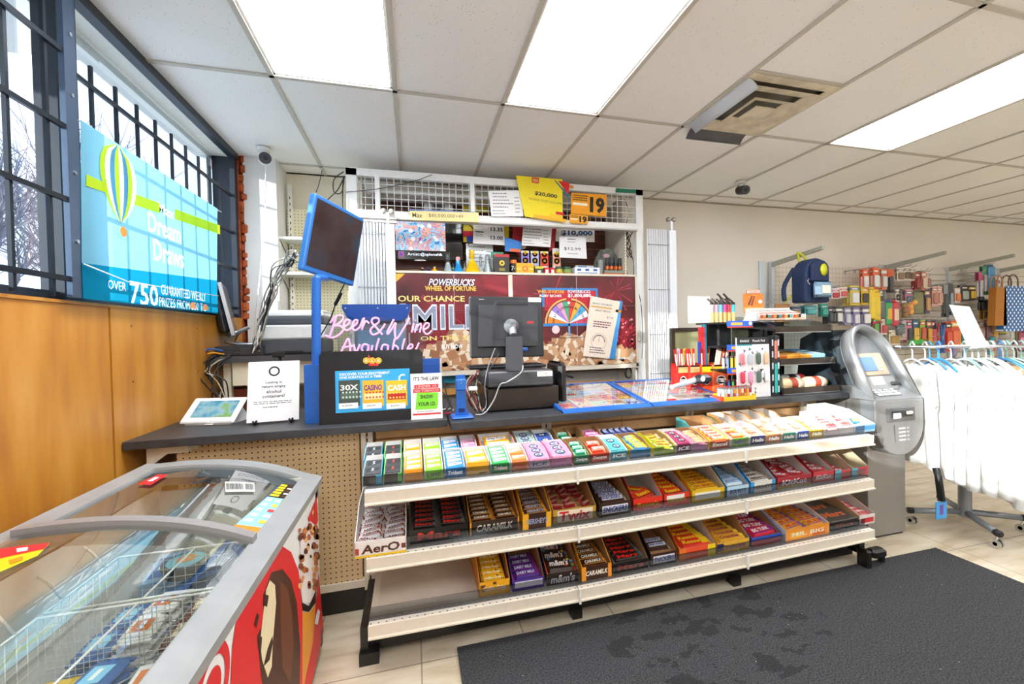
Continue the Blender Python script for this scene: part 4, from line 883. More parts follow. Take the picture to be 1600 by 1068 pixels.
cable('ceiling_wires', 'black wires looping from the ceiling beside the cabinet grille', [([at(537, 268, Y=3.40), at(522, 280, Y=3.38), at(522, 300, Y=3.38), at(534, 300, Y=3.4), at(538, 275, Y=3.4)], .004, '#1f1f22'), ([at(538, 275, Y=3.4), at(528, 296, Y=3.38), at(512, 312, Y=3.2), at(500, 330, Y=2.9)], .004, '#1f1f22'), ([at(503, 266, Y=3.7), at(499, 285, Y=3.4), at(494, 300, Y=2.9)], .003, '#1f1f22'), ([at(536, 280, Y=3.4), at(535, 320, Y=3.4), at(537, 335, Y=3.4)], .005, '#1f1f22'), ([at(540, 300, Y=3.40), at(590, 295, Y=3.40), at(640, 285, Y=3.40), at(675, 273, Y=3.40)], .0028, '#2a2a2c')])
# ================================================================ customer display on the blue pole
t = thing('pole_display', 'large blue framed customer screen tilted on a tall blue pole', 'display', (-.49, 2.36, .95))
b = MB(); b.cyl((-.488, 2.37, .95), (-.468, 2.37, 1.685), .022, BLU, n=16); b.build('pole', t)
b = MB(); b.tube([(-.468, 2.37, 1.67), (-.466, 2.40, 1.69), (-.46, 2.58, 1.71), (-.43, 2.60, 1.79)], .02, BLU, n=10); b.build('mounting_arm', t)
b = MB(); b.bb((-.53, 2.33, .951), (-.452, 2.41, 1.245), BLU); b.build('base_sleeve', t)
q = [at(487, 298, Y=2.42), at(563, 352, Y=2.72), at(472, 421, Y=2.42), at(553, 447, Y=2.72)]
MT = T(q[2], q[3], q[0]); W_ = (q[3]-q[2]).length; H_ = (q[0]-q[2]).length
b = MB(); b.T = MT; b.rbox((W_/2, H_/2, -.02), (W_, H_, .04), C('#2b6cb4', .3), .006); b.build('frame', t)
b = MB(); b.T = MT; gs = NG('dark_glossy_screen', '#2a2226', .12); gs.base(gs.ramp(gs.noise(4), [(.35, '#2b1c1c'), (.55, '#3a2e30'), (.7, '#2c3a48')])); b.bb((.018, .03, 0), (W_-.012, H_-.02, .002), gs.M); b.build('screen', t)
# scratch ticket display
t = thing('scratch_ticket_display', 'black lottery display board with a blue ticket poster on its face', 'display board', (-.15, 2.29, .95))
c0_, c1_, c2_ = Vector((-.455, 2.275, .951)), Vector((.146, 2.275, .951)), Vector((-.44, 2.30, 1.31)); MT = T(c0_, c1_, c2_)
b = MB(); b.T = MT
W_, H_ = .60, .36; b.prism([(0, 0), (.502, 0), (.502, H_-.02), (.485, H_), (.02, H_), (.003, H_-.02)], -.03, C('#1d1e21', .3)); b.build('board', t)
I = MT.inverted(); F = (I, 2.285)
def lp(px, py): v = I @ at(px, py, Y=2.285); return v.x, v.y
b = MB(); b.T = MT
for k in range(3): x_, y_ = lp(572+k*9.5, 563); b.disc(x_, y_, .016, '#f2c23a', .0014, n=16); b.disc(x_, y_, .012, '#e89a2c', .0018, n=12); b.text('OLG'[k], x_, y_, '#fff4d0', h=.013, z=.0026, bold=.04)
b.poly([lp(575, 553), lp(584, 568), lp(575, 563)], '#e2442c', z=.001); b.poly([lp(576, 567), lp(591, 567), lp(591, 571), lp(576, 571)], '#d8302c', z=.0012); b.build('emblem', t)
b = MB(); b.T = MT; x0_, y0_ = lp(525, 645); x1_, y1_ = lp(640, 575); b.rect(x0_, y0_, x1_, y1_, '#33a6de', .0012)
b.text('DISCOVER YOUR EXCITEMENT', x0_+.02, y1_-.018, '#ffffff', w=.24, z=.002, al='l', bold=.02); b.text('ONE SCRATCH AT A TIME!', x0_+.02, y1_-.034, '#ffffff', w=.2, z=.002, al='l', bold=.02); b.disc(x1_-.035, y1_-.05, .022, '#ffffff', .002, r0=.014, a0=1, a1=4)
for k, (a, c_, t1, cc) in enumerate(((528, '#3f4a44', '30X', '#e8ece6'), (565, '#f0b42a', 'CASINO', '#5a2a90'), (602, '#e6c22c', 'CASH', '#ffffff'))):
    u0, v0 = lp(a+2, 635); u1, v1 = lp(a+34, 593); b.rect(u0, v0, u1, v1, c_, .0022); b.text(t1, (u0+u1)/2, v0+(v1-v0)*.72, cc, w=(u1-u0)*.85, h=(v1-v0)*.22, z=.0032, bold=.03)
    b.rect(u0+.008, v0+.035, u1-.008, v0+(v1-v0)*.5, ('#56685c', '#f4e0a0', '#c8281e')[k], .0028)
    for i in range(12): b.disc(u0+.02+(i % 6)*.016, v0+.045+(i//6)*.024, .005, ('#cfe0d0', '#d8402c', '#f4d060')[k], .0032, n=8)
    b.rect(u0, v0-.012, u1-.01, v0+.016, '#eef4f0', .0034); b.text(('$2,000,000', '$250,000', '$200,000')[k], (u0+u1)/2-.01, v0+.003, '#2a2a2a', h=.009, z=.0042)
b.build('ticket_poster', t, label='bright blue poster with three scratch tickets')
# age notice card
MT = T((-.018, 2.245, .951), (.135, 2.238, .951), (-.015, 2.268, 1.18)); b = MB(); b.T = MT; I = MT.inverted(); F = (I, 2.25)
W_ = .158; b.bb((0, 0, -.003), (W_, .235, 0), PAP); b.text("IT'S THE LAW", W_/2, .208, '#1c1c1c', w=.13, h=.02, bold=.02)
b.rect(.018, .158, .14, .178, '#d8343c'); b.rect(.012, .136, .15, .156, '#d8343c'); b.text('UNDER 19', .078, .168, '#f8d8d8', w=.10, h=.012); b.text('NO TOBACCO', .08, .146, '#f8d8d8', w=.12, h=.012)
b.poly([(.022, .05), (.13, .05), (.136, .07), (.138, .134), (.03, .138), (.026, .1)], '#7fd82e', z=.0008); b.text('SHOW', .08, .115, '#1c1c1c', w=.065, h=.02, bold=.02, z=.002); b.text('YOUR I.D.', .08, .078, '#1c1c1c', w=.09, h=.02, bold=.02, z=.002)
b.rect(.008, .022, .15, .031, '#d8343c'); b.lines(.03, .036, .13, .043, 1, '#777777')
b.build('age_notice', label='white card reading IT\'S THE LAW with a green SHOW YOUR I.D. patch', cat='notice')
# blue lottery terminal behind the board
t = thing('lottery_terminal', 'navy lottery terminal with grey body behind the pink neon sign', 'terminal', (-.1, 2.72, .95))
b = MB(); b.prism([(-.40, 1.575), (-.01, 1.575), (-.01, 1.555), (-.03, 1.50), (-.06, 1.475), (-.34, 1.475), (-.375, 1.50), (-.40, 1.55)], .16, C('#14408c', .3), T((0, 2.86, 0), (1, 2.86, 0), (0, 2.86, 1)))
for x_ in (-.38, -.2, -.03): b.cyl((x_, 2.698, 1.552), (x_, 2.694, 1.552), .005, SIL)
b.build('hood', t)
b = MB(); b.rbox((-.19, 2.80, 1.215), (.30, .16, .52), C('#8d9196', .4), .02); b.build('column', t); b = MB(); b.rbox((-.19, 2.71, 1.36), (.27, .02, .13), C('#7fb0cc', .15), .01); b.build('screen', t)
b = MB(); b.bb((.0, 2.72, .951), (.16, 2.80, 1.235), C('#2a5cae')); b.bb((.025, 2.716, .97), (.15, 2.72, 1.2), C('#2453a4')); b.build('side_bin', t)
# pink neon sign
t = thing('neon_sign', 'pink script neon sign for beer and wine on a clear plate', 'neon sign', (-.19, 2.66, .95))
NEON = mat('pink_neon', '#f6aede', .35, emit=.35)
strokes = [[(95, 362), (78, 420), (55, 482)], [(60, 398), (90, 362), (128, 352), (138, 372), (112, 402), (82, 415), (118, 415), (138, 438), (108, 472), (66, 486), (30, 470)], [(140, 422), (168, 405), (175, 385), (158, 379), (143, 400), (143, 432), (162, 442), (188, 428)], [(190, 425), (216, 405), (224, 385), (210, 380), (196, 400), (194, 430), (210, 442), (236, 425)], [(236, 425), (262, 368), (250, 440)], [(254, 420), (272, 388), (284, 392), (292, 402)], [(372, 468), (335, 425), (308, 393), (318, 370), (345, 370), (350, 392), (322, 415), (300, 440), (312, 466), (342, 460), (372, 428), (388, 402)], [(440, 375), (420, 415), (402, 450), (406, 463), (430, 430), (450, 398), (446, 445), (456, 493), (498, 432), (533, 368)], [(558, 400), (546, 455)], [(566, 384), (569, 380)], [(565, 455), (578, 405), (574, 425), (596, 403), (602, 415), (594, 455)], [(612, 440), (642, 425), (650, 405), (632, 400), (616, 425), (622, 455), (642, 464), (668, 442)],
 [(125, 575), (150, 520), (168, 492), (178, 530), (180, 580)], [(130, 545), (200, 535)], [(200, 525), (215, 570), (238, 525)], [(285, 530), (262, 525), (248, 550), (262, 572), (284, 560), (288, 528), (288, 575)], [(312, 530), (305, 575)], [(352, 488), (340, 530), (330, 578)], [(400, 530), (378, 528), (366, 552), (380, 574), (402, 560), (405, 528), (404, 575)], [(446, 490), (430, 575), (455, 570), (466, 548), (448, 532), (436, 540)], [(505, 490), (492, 540), (486, 578)], [(520, 560), (548, 545), (552, 530), (538, 526), (522, 550), (530, 575), (560, 566)], [(590, 515), (570, 560)]]
YN = 2.655
for S_ in strokes:
    b = MB(); b.tube(smooth([at(500+x/3.814, 400+y/3.814, Y=YN) for x, y in S_]), .0062, NEON, n=6); b.build('letter_stroke', t)
pl = [at(500+x/3.814, 400+y/3.814, Y=YN+.012) for x, y in [(20, 470), (60, 380), (130, 340), (200, 366), (300, 360), (360, 362), (430, 368), (480, 390), (530, 358), (580, 392), (660, 392), (680, 450), (640, 490), (600, 590), (110, 590), (100, 500)]]
b = MB(); b.add([tuple(p) for p in pl]+[tuple(p+Vector((0, .004, 0))) for p in pl], [tuple(range(len(pl)-1, -1, -1)), tuple(range(len(pl), 2*len(pl)))], glass('acrylic', '#f4f8fb', .93, .03)); b.build('clear_plate', t)
b = MB()
for x_ in (-.35, -.02): b.tube([(x_, YN+.02, .951), (x_, YN+.02, 1.4)], .004, SIL); b.bb((x_-.03, YN, .95), (x_+.03, YN+.05, .955), C('#dddddd'))
b.build('stand', t)
# ================================================================ till
t = thing('till_monitor', 'black till monitor seen from behind on a grey pillar stand', 'monitor', (.55, 2.42, 1.19))
MT = T((.313, 2.40, 1.25), (.750, 2.40, 1.245), (.318, 2.44, 1.602)); I = MT.inverted()
b = MB(); b.T = MT; b.rbox((.218, .177, -.012), (.437, .355, .024), C('#1f2023', .35), .006); b.build('screen_panel', t)
b = MB(); b.T = MT; b.prism([(.04, .06), (.39, .06), (.40, .29), (.36, .30), (.34, .325), (.15, .325), (.13, .30), (.05, .30)], .03, C('#2a2b2f', .45)); b.prism([(.15, .30), (.34, .30), (.33, .318), (.16, .318)], .034, C('#141517')); b.bb((.13, .10, .03), (.30, .25, .033), C('#242529'))
b.text('lenovo', .07, .337, '#c9c9c9', h=.007, z=.0015); b.rect(.33, .20-.01, .37, .205, '#8a1e24', .031); b.rect(.35, .325, .43, .350, '#e4dfd2', .001); 
u = .365
while u < .42: b.rect(u, .329, u+.0015, .345, '#333333', .0014); u += random.uniform(.003, .006)
b.lines(.05, .065, .1, .08, 2, '#8a8a8a'); b.build('rear_cover', t)
b = MB(); b.T = MT; b.lathe([(.045, .03), (.04, .045), (.03, .055), (.018, .075)], (.235, .175, 0), C('#6a6c70', .25), n=20); b.cyl((.235, .175, .05), (.235, .12, .075), .02, C('#7c7e82', .25), n=14); b.build('swivel_joint', t)
b = MB(); b.prism([(.506, 1.17), (.600, 1.17), (.596, 1.365), (.512, 1.365)], .05, C('#3b3c40', .4), T((0, 2.37, 0), (1, 2.37, 0), (0, 2.37, 1))); b.build('pillar', t)
b = MB(); b.rbox((.62, 2.365, 1.29), (.035, .02, .02), C('#2257b0'), .004); b.build('video_plug', t, label='blue video plug')
def slab(name, c_, d_, m_, r_=.006, **k): b = MB(); b.rbox(c_, d_, m_, r_); return b.build(name, **k)
t = thing('receipt_printer_box', 'grey till unit with a barcode sticker stacked on the cash drawer', 'till', (.59, 2.5, 1.083))
slab('housing', (.585, 2.49, 1.127), (.385, .34, .088), C('#3d3e42', .4), .008, parent=t); b = MB(); b.rect(.68, 1.135, .77, 1.163, '#e6e2d6', 0, T=loc(0, 2.3195, 0, rx=PI/2)); u = .70
while u < .745: b.rect(u, 1.141, u+.0018, 1.157, '#444444', .0006, T=loc(0, 2.3195, 0, rx=PI/2)); u += random.uniform(.003, .006)
b.rect(.42, 1.108, .72, 1.1095, '#1c1c1e', .0005, T=loc(0, 2.3195, 0, rx=PI/2)); b.build('barcode_sticker', t)
t = thing('cash_box', 'long black cash drawer on the counter under the till monitor', 'cash drawer', (.6, 2.5, .95)); slab('housing', (.60, 2.52, 1.014), (.42, .38, .127), C('#1a1614', .3), .004, parent=t)
b = MB(); b.bb((.395, 2.325, .96), (.805, 2.329, 1.07), C('#2a1f18', .25)); b.build('drawer_front', t)
b = MB(); b.rbox((.56, 2.60, 1.180), (.48, .16, .016), KBL, .005)
for i in range(4):
    for k in range(14): b.box((.345+k*.032, 2.55+i*.03, 1.191), (.026, .024, .006), C('#242427'))
b.build('keyboard', label='black keyboard resting on the grey till unit', cat='keyboard')
b = MB(); b.rbox((.848, 2.48, 1.08), (.05, .25, .25), C('#111214', .35), .02); b.build('card_machine', label='black rounded device standing at the right side of the cash drawer', cat='device')
t = thing('scanner_stand', 'blue moulded scanner stand on the counter left of the cash drawer', 'stand', (.235, 2.24, .946))
b = MB(); b.rbox((.24, 2.25, .953), (.115, .14, .012), BLU, .005); b.build('base', t)
b = MB(); b.prism([(.205, .958), (.275, .958), (.262, 1.0), (.262, 1.17), (.213, 1.17), (.213, 1.0)], .03, BLU, T((0, 2.27, 0), (1, 2.27, 0), (0, 2.27, 1))); b.rbox((.238, 2.25, 1.12), (.054, .045, .06), C('#2a6fc4', .35), .006); b.bb((.222, 2.238, .975), (.254, 2.2415, .995), C('#0f2c5c')); b.build('upright', t)
for z_ in (1.13, 1.145): b = MB(); b.cyl((.238, 2.229, z_), (.238, 2.226, z_), .003, SIL); b.build('screw', t)
st = []
random.seed(8)
for i in range(12):
    j = lambda s_: Vector((random.uniform(-s_, s_), random.uniform(-s_, s_), random.uniform(-s_, s_)))
    st.append(([Vector((.34, 2.42, 1.15))+j(.03), Vector((.30, 2.33, 1.10))+j(.03), Vector((.31, 2.30, 1.03))+j(.03), Vector((.33, 2.28, .98))+j(.02), Vector((.36, 2.33, .965))+j(.012)], random.choice([.003, .004, .0035]), random.choice(['#101012', '#101012', '#1c1c1e', '#d8cdb0', '#b0a890', '#8f2f2f'])))
st.append(([(.60, 2.36, 1.24), (.585, 2.30, 1.17), (.50, 2.30, 1.115), (.46, 2.305, 1.10), (.42, 2.29, 1.02), (.36, 2.25, .96), (.31, 2.24, .957)], .0035, '#b4b4b2'))
st.append(([(.45, 2.38, 1.30), (.40, 2.33, 1.2), (.375, 2.31, 1.1), (.38, 2.30, 1.0), (.35, 2.27, .96)], .0035, '#77797c')); st.append(([(.47, 2.36, 1.27), (.42, 2.33, 1.20), (.36, 2.32, 1.15)], .003, '#222224'))
cable('till_cables', 'tangle of black and beige cables hanging left of the cash drawer', st)
b = MB(); b.rbox((.305, 2.285, 1.09), (.05, .02, .022), C('#f0ede4'), .004, loc(0, 0, 0)); b.build('cable_adapter', label='small white adapter among the till cables', cat='adapter')
cable('loose_cables', 'loose black cables and red wire between the age notice and the blue stand', [([(.165, 2.45, 1.12), (.18, 2.4, 1.02), (.2, 2.38, .975), (.17, 2.36, .96)], .004, '#141416'), ([(.16, 2.5, 1.05), (.2, 2.45, 1.0), (.17, 2.42, .96)], .004, '#141416'), ([(.155, 2.36, .957), (.19, 2.33, .957), (.16, 2.31, .957)], .005, '#a81e28'), ([(.15, 2.46, .958), (.2, 2.44, .962), (.21, 2.4, .958)], .004, '#e0dccc')])
# ================================================================ scratch ticket trays
def tray(x0, x1, yf0, yf1, label, seed):
    random.seed(seed); t = thing('ticket_tray', label, 'ticket tray', ((x0+x1)/2, 2.45, .946)); yb = 2.74; z0, z1 = .955, 1.035
    mz = lambda y_: z0+(z1-z0)*(y_-2.18)/(yb-2.18)
    b = MB()
    b.prism([(yf0, .947), (yb, .947), (yb, z1-.004), (yf0, z0-.004)], .02, BLU, T((x0, 0, 0), (x0, 1, 0), (x0, 0, 1)))
    b.prism([(yf1, .947), (yb, .947), (yb, z1-.004), (yf1, z0-.004)], .02, BLU, T((x1-.02, 0, 0), (x1-.02, 1, 0), (x1-.02, 0, 1)))
    b.add([(x0, yf0-.02, .947), (x1, yf1-.02, .947), (x1, yf1+.03, z0+.008), (x0, yf0+.03, z0+.008), (x0, yf0+.04, .947), (x1, yf1+.04, .947)], [(0, 1, 2, 3), (3, 2, 5, 4), (0, 3, 4), (1, 5, 2), (0, 4, 5, 1)], BLU)
    b.bb((x0, yb-.02, .947), (x1, yb, z1-.002), BLU); b.build('blue_frame', t)
    b = MB(); o_ = Vector((x0+.02, yf0+.03, mz(yf0+.03)-.006)); TT_ = T(o_, o_+Vector((x1-x0-.04, (yf1-yf0), 0)), (x0+.02, yb-.02, mz(yb-.02)-.006)); b.T = TT_
    W_ = x1-x0-.04; D_ = yb-.05-max(yf0, yf1); b.rect(0, 0, W_, D_, '#e6d9c4', 0); nx_, ny_ = 5, 4
    for i in range(nx_):
        for k in range(ny_):
            u0, v0 = .01+W_/nx_*i, .01+D_/ny_*k; u1, v1 = u0+W_/nx_*.9, v0+D_/ny_*.88; c_ = random.choice(['#e9c9a8', '#f2e6d0', '#e46a78', '#f0a8a0', '#d8b05a', '#bfe0c8', '#cfd8ea', '#c98a5a', '#f4f0e4'])
            b.rect(u0, v0, u1, v1, c_, .001); b.rect(u0+.01, v0+.01, u1-.01, v0+(v1-v0)*.45, random.choice(['#f7f2e6', '#d2463e', '#f0d040', '#8fc0e0', '#e8b0c0']), .0015)
            for m_i in range(4): b.disc(u0+.02+m_i*.018, v0+(v1-v0)*.7, .006, random.choice(['#b03a2c', '#f4f4f4', '#3f7fb0', '#e0a030']), .002, n=7)
    b.disc(.06, .03, .028, '#f4ecd0', .003, n=4); b.disc(.06, .03, .016, '#f0c81e', .0035, n=12); b.rect(W_-.09, .01, W_-.01, .07, '#2a3a8c', .003); b.disc(W_-.07, .03, .012, '#f0e8e8', .0035); b.disc(W_-.03, .03, .012, '#f0e8e8', .0035)
    b.build('scratch_tickets', t)
    b = MB(); b.T = TT_; b.rect(-.005, -.01, W_+.005, D_+.01, glass('counter_glass', '#eef6fa', .94, .01), .007); b.build('glass_top', t)
tray(.775, 1.325, 2.165, 2.185, 'left blue-framed scratch ticket tray beside the cash drawer', 1); tray(1.335, 1.885, 2.185, 2.21, 'right blue-framed scratch ticket tray, brightly sunlit', 2)
b = MB(); b.tube(smooth([(.93, 2.80, .97), (.95, 2.79, 1.07), (1.02, 2.79, 1.085), (1.08, 2.79, 1.07)]), .011, KBL, n=8); b.tube([(1.01, 2.79, .95), (1.01, 2.79, 1.08)], .012, KBL); b.cyl((1.01, 2.8, .947), (1.01, 2.8, .957), .05, KBL); b.build('phone_handset', label='black curved handset standing behind the left ticket tray', cat='handset')
t = thing('barcode_scanner', 'grey and black handheld scanner lying on the right ticket tray', 'scanner', (1.8, 2.45, 1.0))
b = MB(); b.tube(smooth([(1.60, 2.40, 1.015), (1.70, 2.42, 1.03), (1.80, 2.43, 1.05)]), [.016]*6+[.02]*7, C('#a9b4ba', .3), n=8); b.build('handle', t)
b = MB(); b.rbox((1.86, 2.43, 1.055), (.12, .07, .06), C('#23262a', .3), .018); b.build('head', t); b = MB(); b.disc(0, 0, .018, '#d4dade', 0, T=loc(1.835, 2.3945, 1.06, rx=PI/2)); b.build('logo_disc', t)
# ================================================================ goods at the right end of the counter
t = thing('picture_frame', 'dark framed pale green board standing behind the red stick boxes', 'frame', (2.05, 2.78, .946))
b = MB()
for p0, p1 in (((1.86, 2.77, .947), (1.885, 2.80, 1.40)), ((2.30, 2.77, .947), (2.325, 2.80, 1.40)), ((1.885, 2.77, .947), (2.30, 2.80, .97)), ((1.885, 2.77, 1.375), (2.30, 2.80, 1.40))): b.bb(p0, p1, C('#3a2f26'))
b.build('frame', t); b = MB(); b.bb((1.885, 2.78, .97), (2.30, 2.795, 1.375), C('#a8a67c', .3)); b.build('panel', t)
# boxes of meat sticks
random.seed(6)
reds = [('#d8281e', '#c9b070', 'red box of meat sticks, leftmost beside the gate'), ('#e0342a', '#d8c07c', 'red box of meat sticks, second from the gate'), ('#ee4a22', '#f4cc1e', 'orange-red box of meat sticks with a yellow band, third from the gate'), ('#f0683c', '#f4b82a', 'wide orange box of meat sticks nearest the lighter stand')]
xs_ = [1.735, 1.815, 1.893, 1.972, 2.088]
for i in range(4):
    x0_, x1_ = xs_[i]+.002, xs_[i+1]-.002; c_, band, lab = reds[i]; yf = 2.52-.02*i; b = MB(); h_ = .195
    b.bb((x0_, yf, .947), (x1_, yf+.003, .947+h_), c_); b.bb((x0_, yf+.08, .947), (x1_, yf+.083, .947+h_+.01), c_); b.bb((x0_, yf+.003, .947), (x0_+.003, yf+.08, .947+h_), c_); b.bb((x1_-.003, yf+.003, .947), (x1_, yf+.08, .947+h_), c_); b.bb((x0_, yf, .947), (x1_, yf+.08, .95), c_)
    TT_ = loc(0, yf, 0, rx=PI/2); w_ = x1_-x0_; xm = (x0_+x1_)/2
    b.rect(x0_, .947+h_-.05, x1_, .947+h_-.008, band, .0008, TT_); b.rect(x0_, .947+h_-.012, x1_, .947+h_, '#3a1410', .001, TT_); b.disc(xm, .947+.09, w_*.34, '#f2eee4', .001, TT_, ry=.032, n=20); b.disc(xm, .947+.09, w_*.3, '#2a1214', .0014, TT_, ry=.026, n=20); b.rect(xm-w_*.36, .947+.078, xm+w_*.36, .947+.1, '#f4efe6', .0018, TT_); b.text('SNACK', xm, .947+.089, '#2a1214', w=w_*.5, h=.012, T=TT_, z=.0026, bold=.03)
    b.build('meat_stick_box', label=lab, cat='snack box', o=(xm, yf+.04, .947))
    for k in range(5 if i != 3 else 4):
        b = MB(); L = .30; col_ = random.choice(['#b8281e', '#c9382a', '#8f1c1a', '#e0b030', '#d8a0b0', '#a01e1e']) if i < 3 else random.choice(['#e8d8c8', '#c84a2a']); b.prism([(-.009, 0), (.009, 0), (.009, L), (.006, L+.004), (-.006, L+.004), (-.009, L)], .005, col_); b.rect(-.005, L*.55, .005, L*.9, '#f2e4cc', .0056)
        o = b.build('meat_stick', label='wrapped meat stick standing in the %s' % lab.split(',')[0] if 0 else 'slim wrapped meat stick standing in box %s' % ('nearest the gate', 'second from the gate', 'third from the gate, with yellow band', 'nearest the lighter stand')[i], cat='snack', group='meat sticks in box %d' % (i+1), o=(0, 0, 0)); lean = random.uniform(-.25, .25) if i < 3 else .32
        o.matrix_basis = loc(x0_+.014+(w_-.028)*k/4, yf+.03+random.uniform(-.012, .03), .951, 0) @ Matrix.Rotation(lean*(.55), 4, 'Y') @ Matrix.Rotation(PI/2, 4, 'X')
# lighter stand
t = thing('lighter_stand', 'black tiered lighter stand with blue price headers', 'display stand', (2.09, 2.5, .947)); LV = [.952, 1.115, 1.27, 1.43]
b = MB(); b.bb((2.02, 2.56, .947), (2.20, 2.60, 1.43), C('#17181a')); b.bb((2.085, 2.555, 1.0), (2.10, 2.56, 1.42), C('#4a4c50')); b.build('spine', t)
b = MB(); b.bb((1.905, 2.5, 1.09), (1.935, 2.53, 1.40), C('#c22a34')); b.bb((1.935, 2.5, 1.09), (1.95, 2.53, 1.42), C('#1f6a80')); b.bb((1.892, 2.5, 1.15), (1.906, 2.52, 1.30), C('#2f3fa0')); b.build('side_banner', t, label='red and teal side strip')
for z_ in LV:
    w0 = 1.94 if z_ > 1.4 or z_ < 1 else 1.96
    b = MB(); b.bb((w0, 2.40, z_-.012), (2.235, 2.60, z_), C('#1c1d20')); sh = b.build('tier', t)
    if z_ > 1: b = MB(); b.bb((2.03, 2.394, z_-.030), (2.235, 2.40, z_+.008), C('#2a5cc0')); b.rect(2.06, z_-.022, 2.15, z_-.004, '#f2a040', .0006, loc(0, 2.394, 0, rx=PI/2)); b.disc(2.215, z_-.01, .014, '#f0f0f4', .0008, loc(0, 2.394, 0, rx=PI/2)); b.bb((2.03, 2.39, z_-.038), (2.235, 2.396, z_-.030), C('#c8401e')); b.build('price_header', sh)
b = MB(); b.bb((1.885, 2.60, 1.432), (2.06, 2.61, 1.62), C('#fbfbfa')); b.build('blank_card', label='blank white card standing behind the lighters on the stand', cat='card')
def lighter(p, h_, c1_, c2_, kind, lab, grp):
    b = MB(); r_ = .0115 if kind else .0095
    b.cyl((0, 0, 0), (0, 0, h_*.45), r_, c2_, n=8); b.cyl((0, 0, h_*.45), (0, 0, h_*.8), r_, c1_, n=8)
    if kind: b.box((0, 0, h_*.84), (.018, .016, h_*.12), C('#26221f')); b.tube([(0, 0, h_*.88), (-.018, 0, h_*.98), (-.035, 0, h_*1.05)], .007, C('#4a4440'), n=6)
    else: b.box((0, 0, h_*.88), (.014, .010, h_*.14), SIL); b.box((.004, 0, h_*.97), (.006, .009, h_*.06), C('#c22c28'))
    o = b.build('torch_lighter' if kind else 'lighter', label=lab, cat='lighter', group=grp, o=(0, 0, 0)); o.matrix_basis = loc(*p); return o
tc = ['#b98a94', '#9a7c90', '#3fa8c8', '#d23a8a', '#c8242c', '#2fa0a8', '#8a5f78', '#d04a58']; cn = ['rose and gold', 'mauve and gold', 'bright turquoise', 'magenta', 'scarlet', 'teal', 'purple grey', 'coral']
for i in range(8): lighter((1.965+.034*i if i < 6 else 2.10+.05*(i-6), 2.46 if i < 6 else 2.53, 1.431), .15 if i < 6 else .19, tc[i], '#d8a860', 1, '%s torch lighter on the top tier of the lighter stand' % cn[i], None)
c5 = ['#cfd8e4', '#8fa8d0', '#f0d048', '#d8a820', '#c2306a', '#3a3a40', '#2f4fa8', '#3f8f48', '#c8242c', '#b8282c']; n5 = ['silver white', 'pale blue', 'lemon yellow', 'mustard yellow', 'dark pink', 'black', 'royal blue', 'green', 'bright red', 'crimson']
for i in range(5): lighter((2.05+.034*i, 2.46, LV[1]+.001), .085, c5[i], c5[i], 0, '%s lighter on the middle tier of the lighter stand' % n5[i], None)
for i in range(5): lighter((2.05+.034*i, 2.45, LV[0]+.001), .085, c5[i+5], c5[i+5], 0, '%s lighter on the bottom tier of the lighter stand' % n5[i+5], None)
# accessory card board
t = thing('accessory_board', 'white patterned display board hung with blister packs beside the bakery case', 'display board', (2.09, 2.23, .946)); TT_ = T((1.955, 2.215, .948), (2.215, 2.23, .948), (1.955, 2.225, 1.33)); b = MB(); b.T = TT_
b.bb((0, 0, -.012), (.26, .38, 0), C('#f6f6f8', .3)); b.rect(0, .335, .26, .38, '#23282c'); b.text('EAGLE', .06, .358, '#e8f0f0', w=.07, h=.014, bold=.03); b.text('Punch Pad', .175, .358, '#f2f2f2', w=.10, h=.016, bold=.02); b.rect(0, .328, .12, .336, '#2fb0c0', .001)
for i in range(36):
    a = random.uniform(0, 3); x_, y_ = random.uniform(.01, .25), random.uniform(.02, .31); r_ = random.uniform(.006, .018); c_ = random.choice(['#2fb0b8', '#d8286a', '#3a3a4a', '#7a4aa0', '#1c1c20', '#e0445a'] if x_ < .12 else ['#1c1c20', '#b0a8b0', '#7a6a80'])
    b.poly([(min(max(x_+r_*math.cos(a+k)*(1, .4)[k % 2], .002), .258), y_+r_*math.sin(a+k)*(1.3, .5)[k % 2]) for k in range(6)], c_, z=.0006+.0001*(i % 8))
b.build('board', t)
pc = ['#e08a94', '#c8ccd8', '#586a60', '#f0c8a0', '#d83a5a', '#e8a0c0', '#5a7068', '#f4f4f4']
for i in range(8):
    x_, y_ = .03+.065*(i % 4), (.245 if i < 4 else .13); b = MB(); b.T = TT_; b.rbox((x_, y_, .010), (.035, .075, .018), C(pc[i]), .008); b.build('blister_pack', t)
t = thing('vape_pen_card', 'tall narrow dark card rack holding a copper and teal pen', 'display card', (2.25, 2.23, .946)); b = MB(); b.bb((2.225, 2.23, .948), (2.285, 2.26, 1.335), C('#2a2b30'))
for i in range(5):
    for x_ in (2.228, 2.274): b.bb((x_, 2.228, .97+.075*i), (x_+.009, 2.2305, 1.01+.075*i), C('#e8ecf0'))
b.build('card', t); b = MB(); b.rbox((2.254, 2.224, 1.245), (.024, .014, .12), C('#a8685a'), .005); b.rbox((2.254, 2.224, 1.06), (.022, .014, .19), C('#1f8f8a'), .005); b.rbox((2.254, 2.224, 1.318), (.018, .012, .03), KBL, .003); b.build('pen', t)
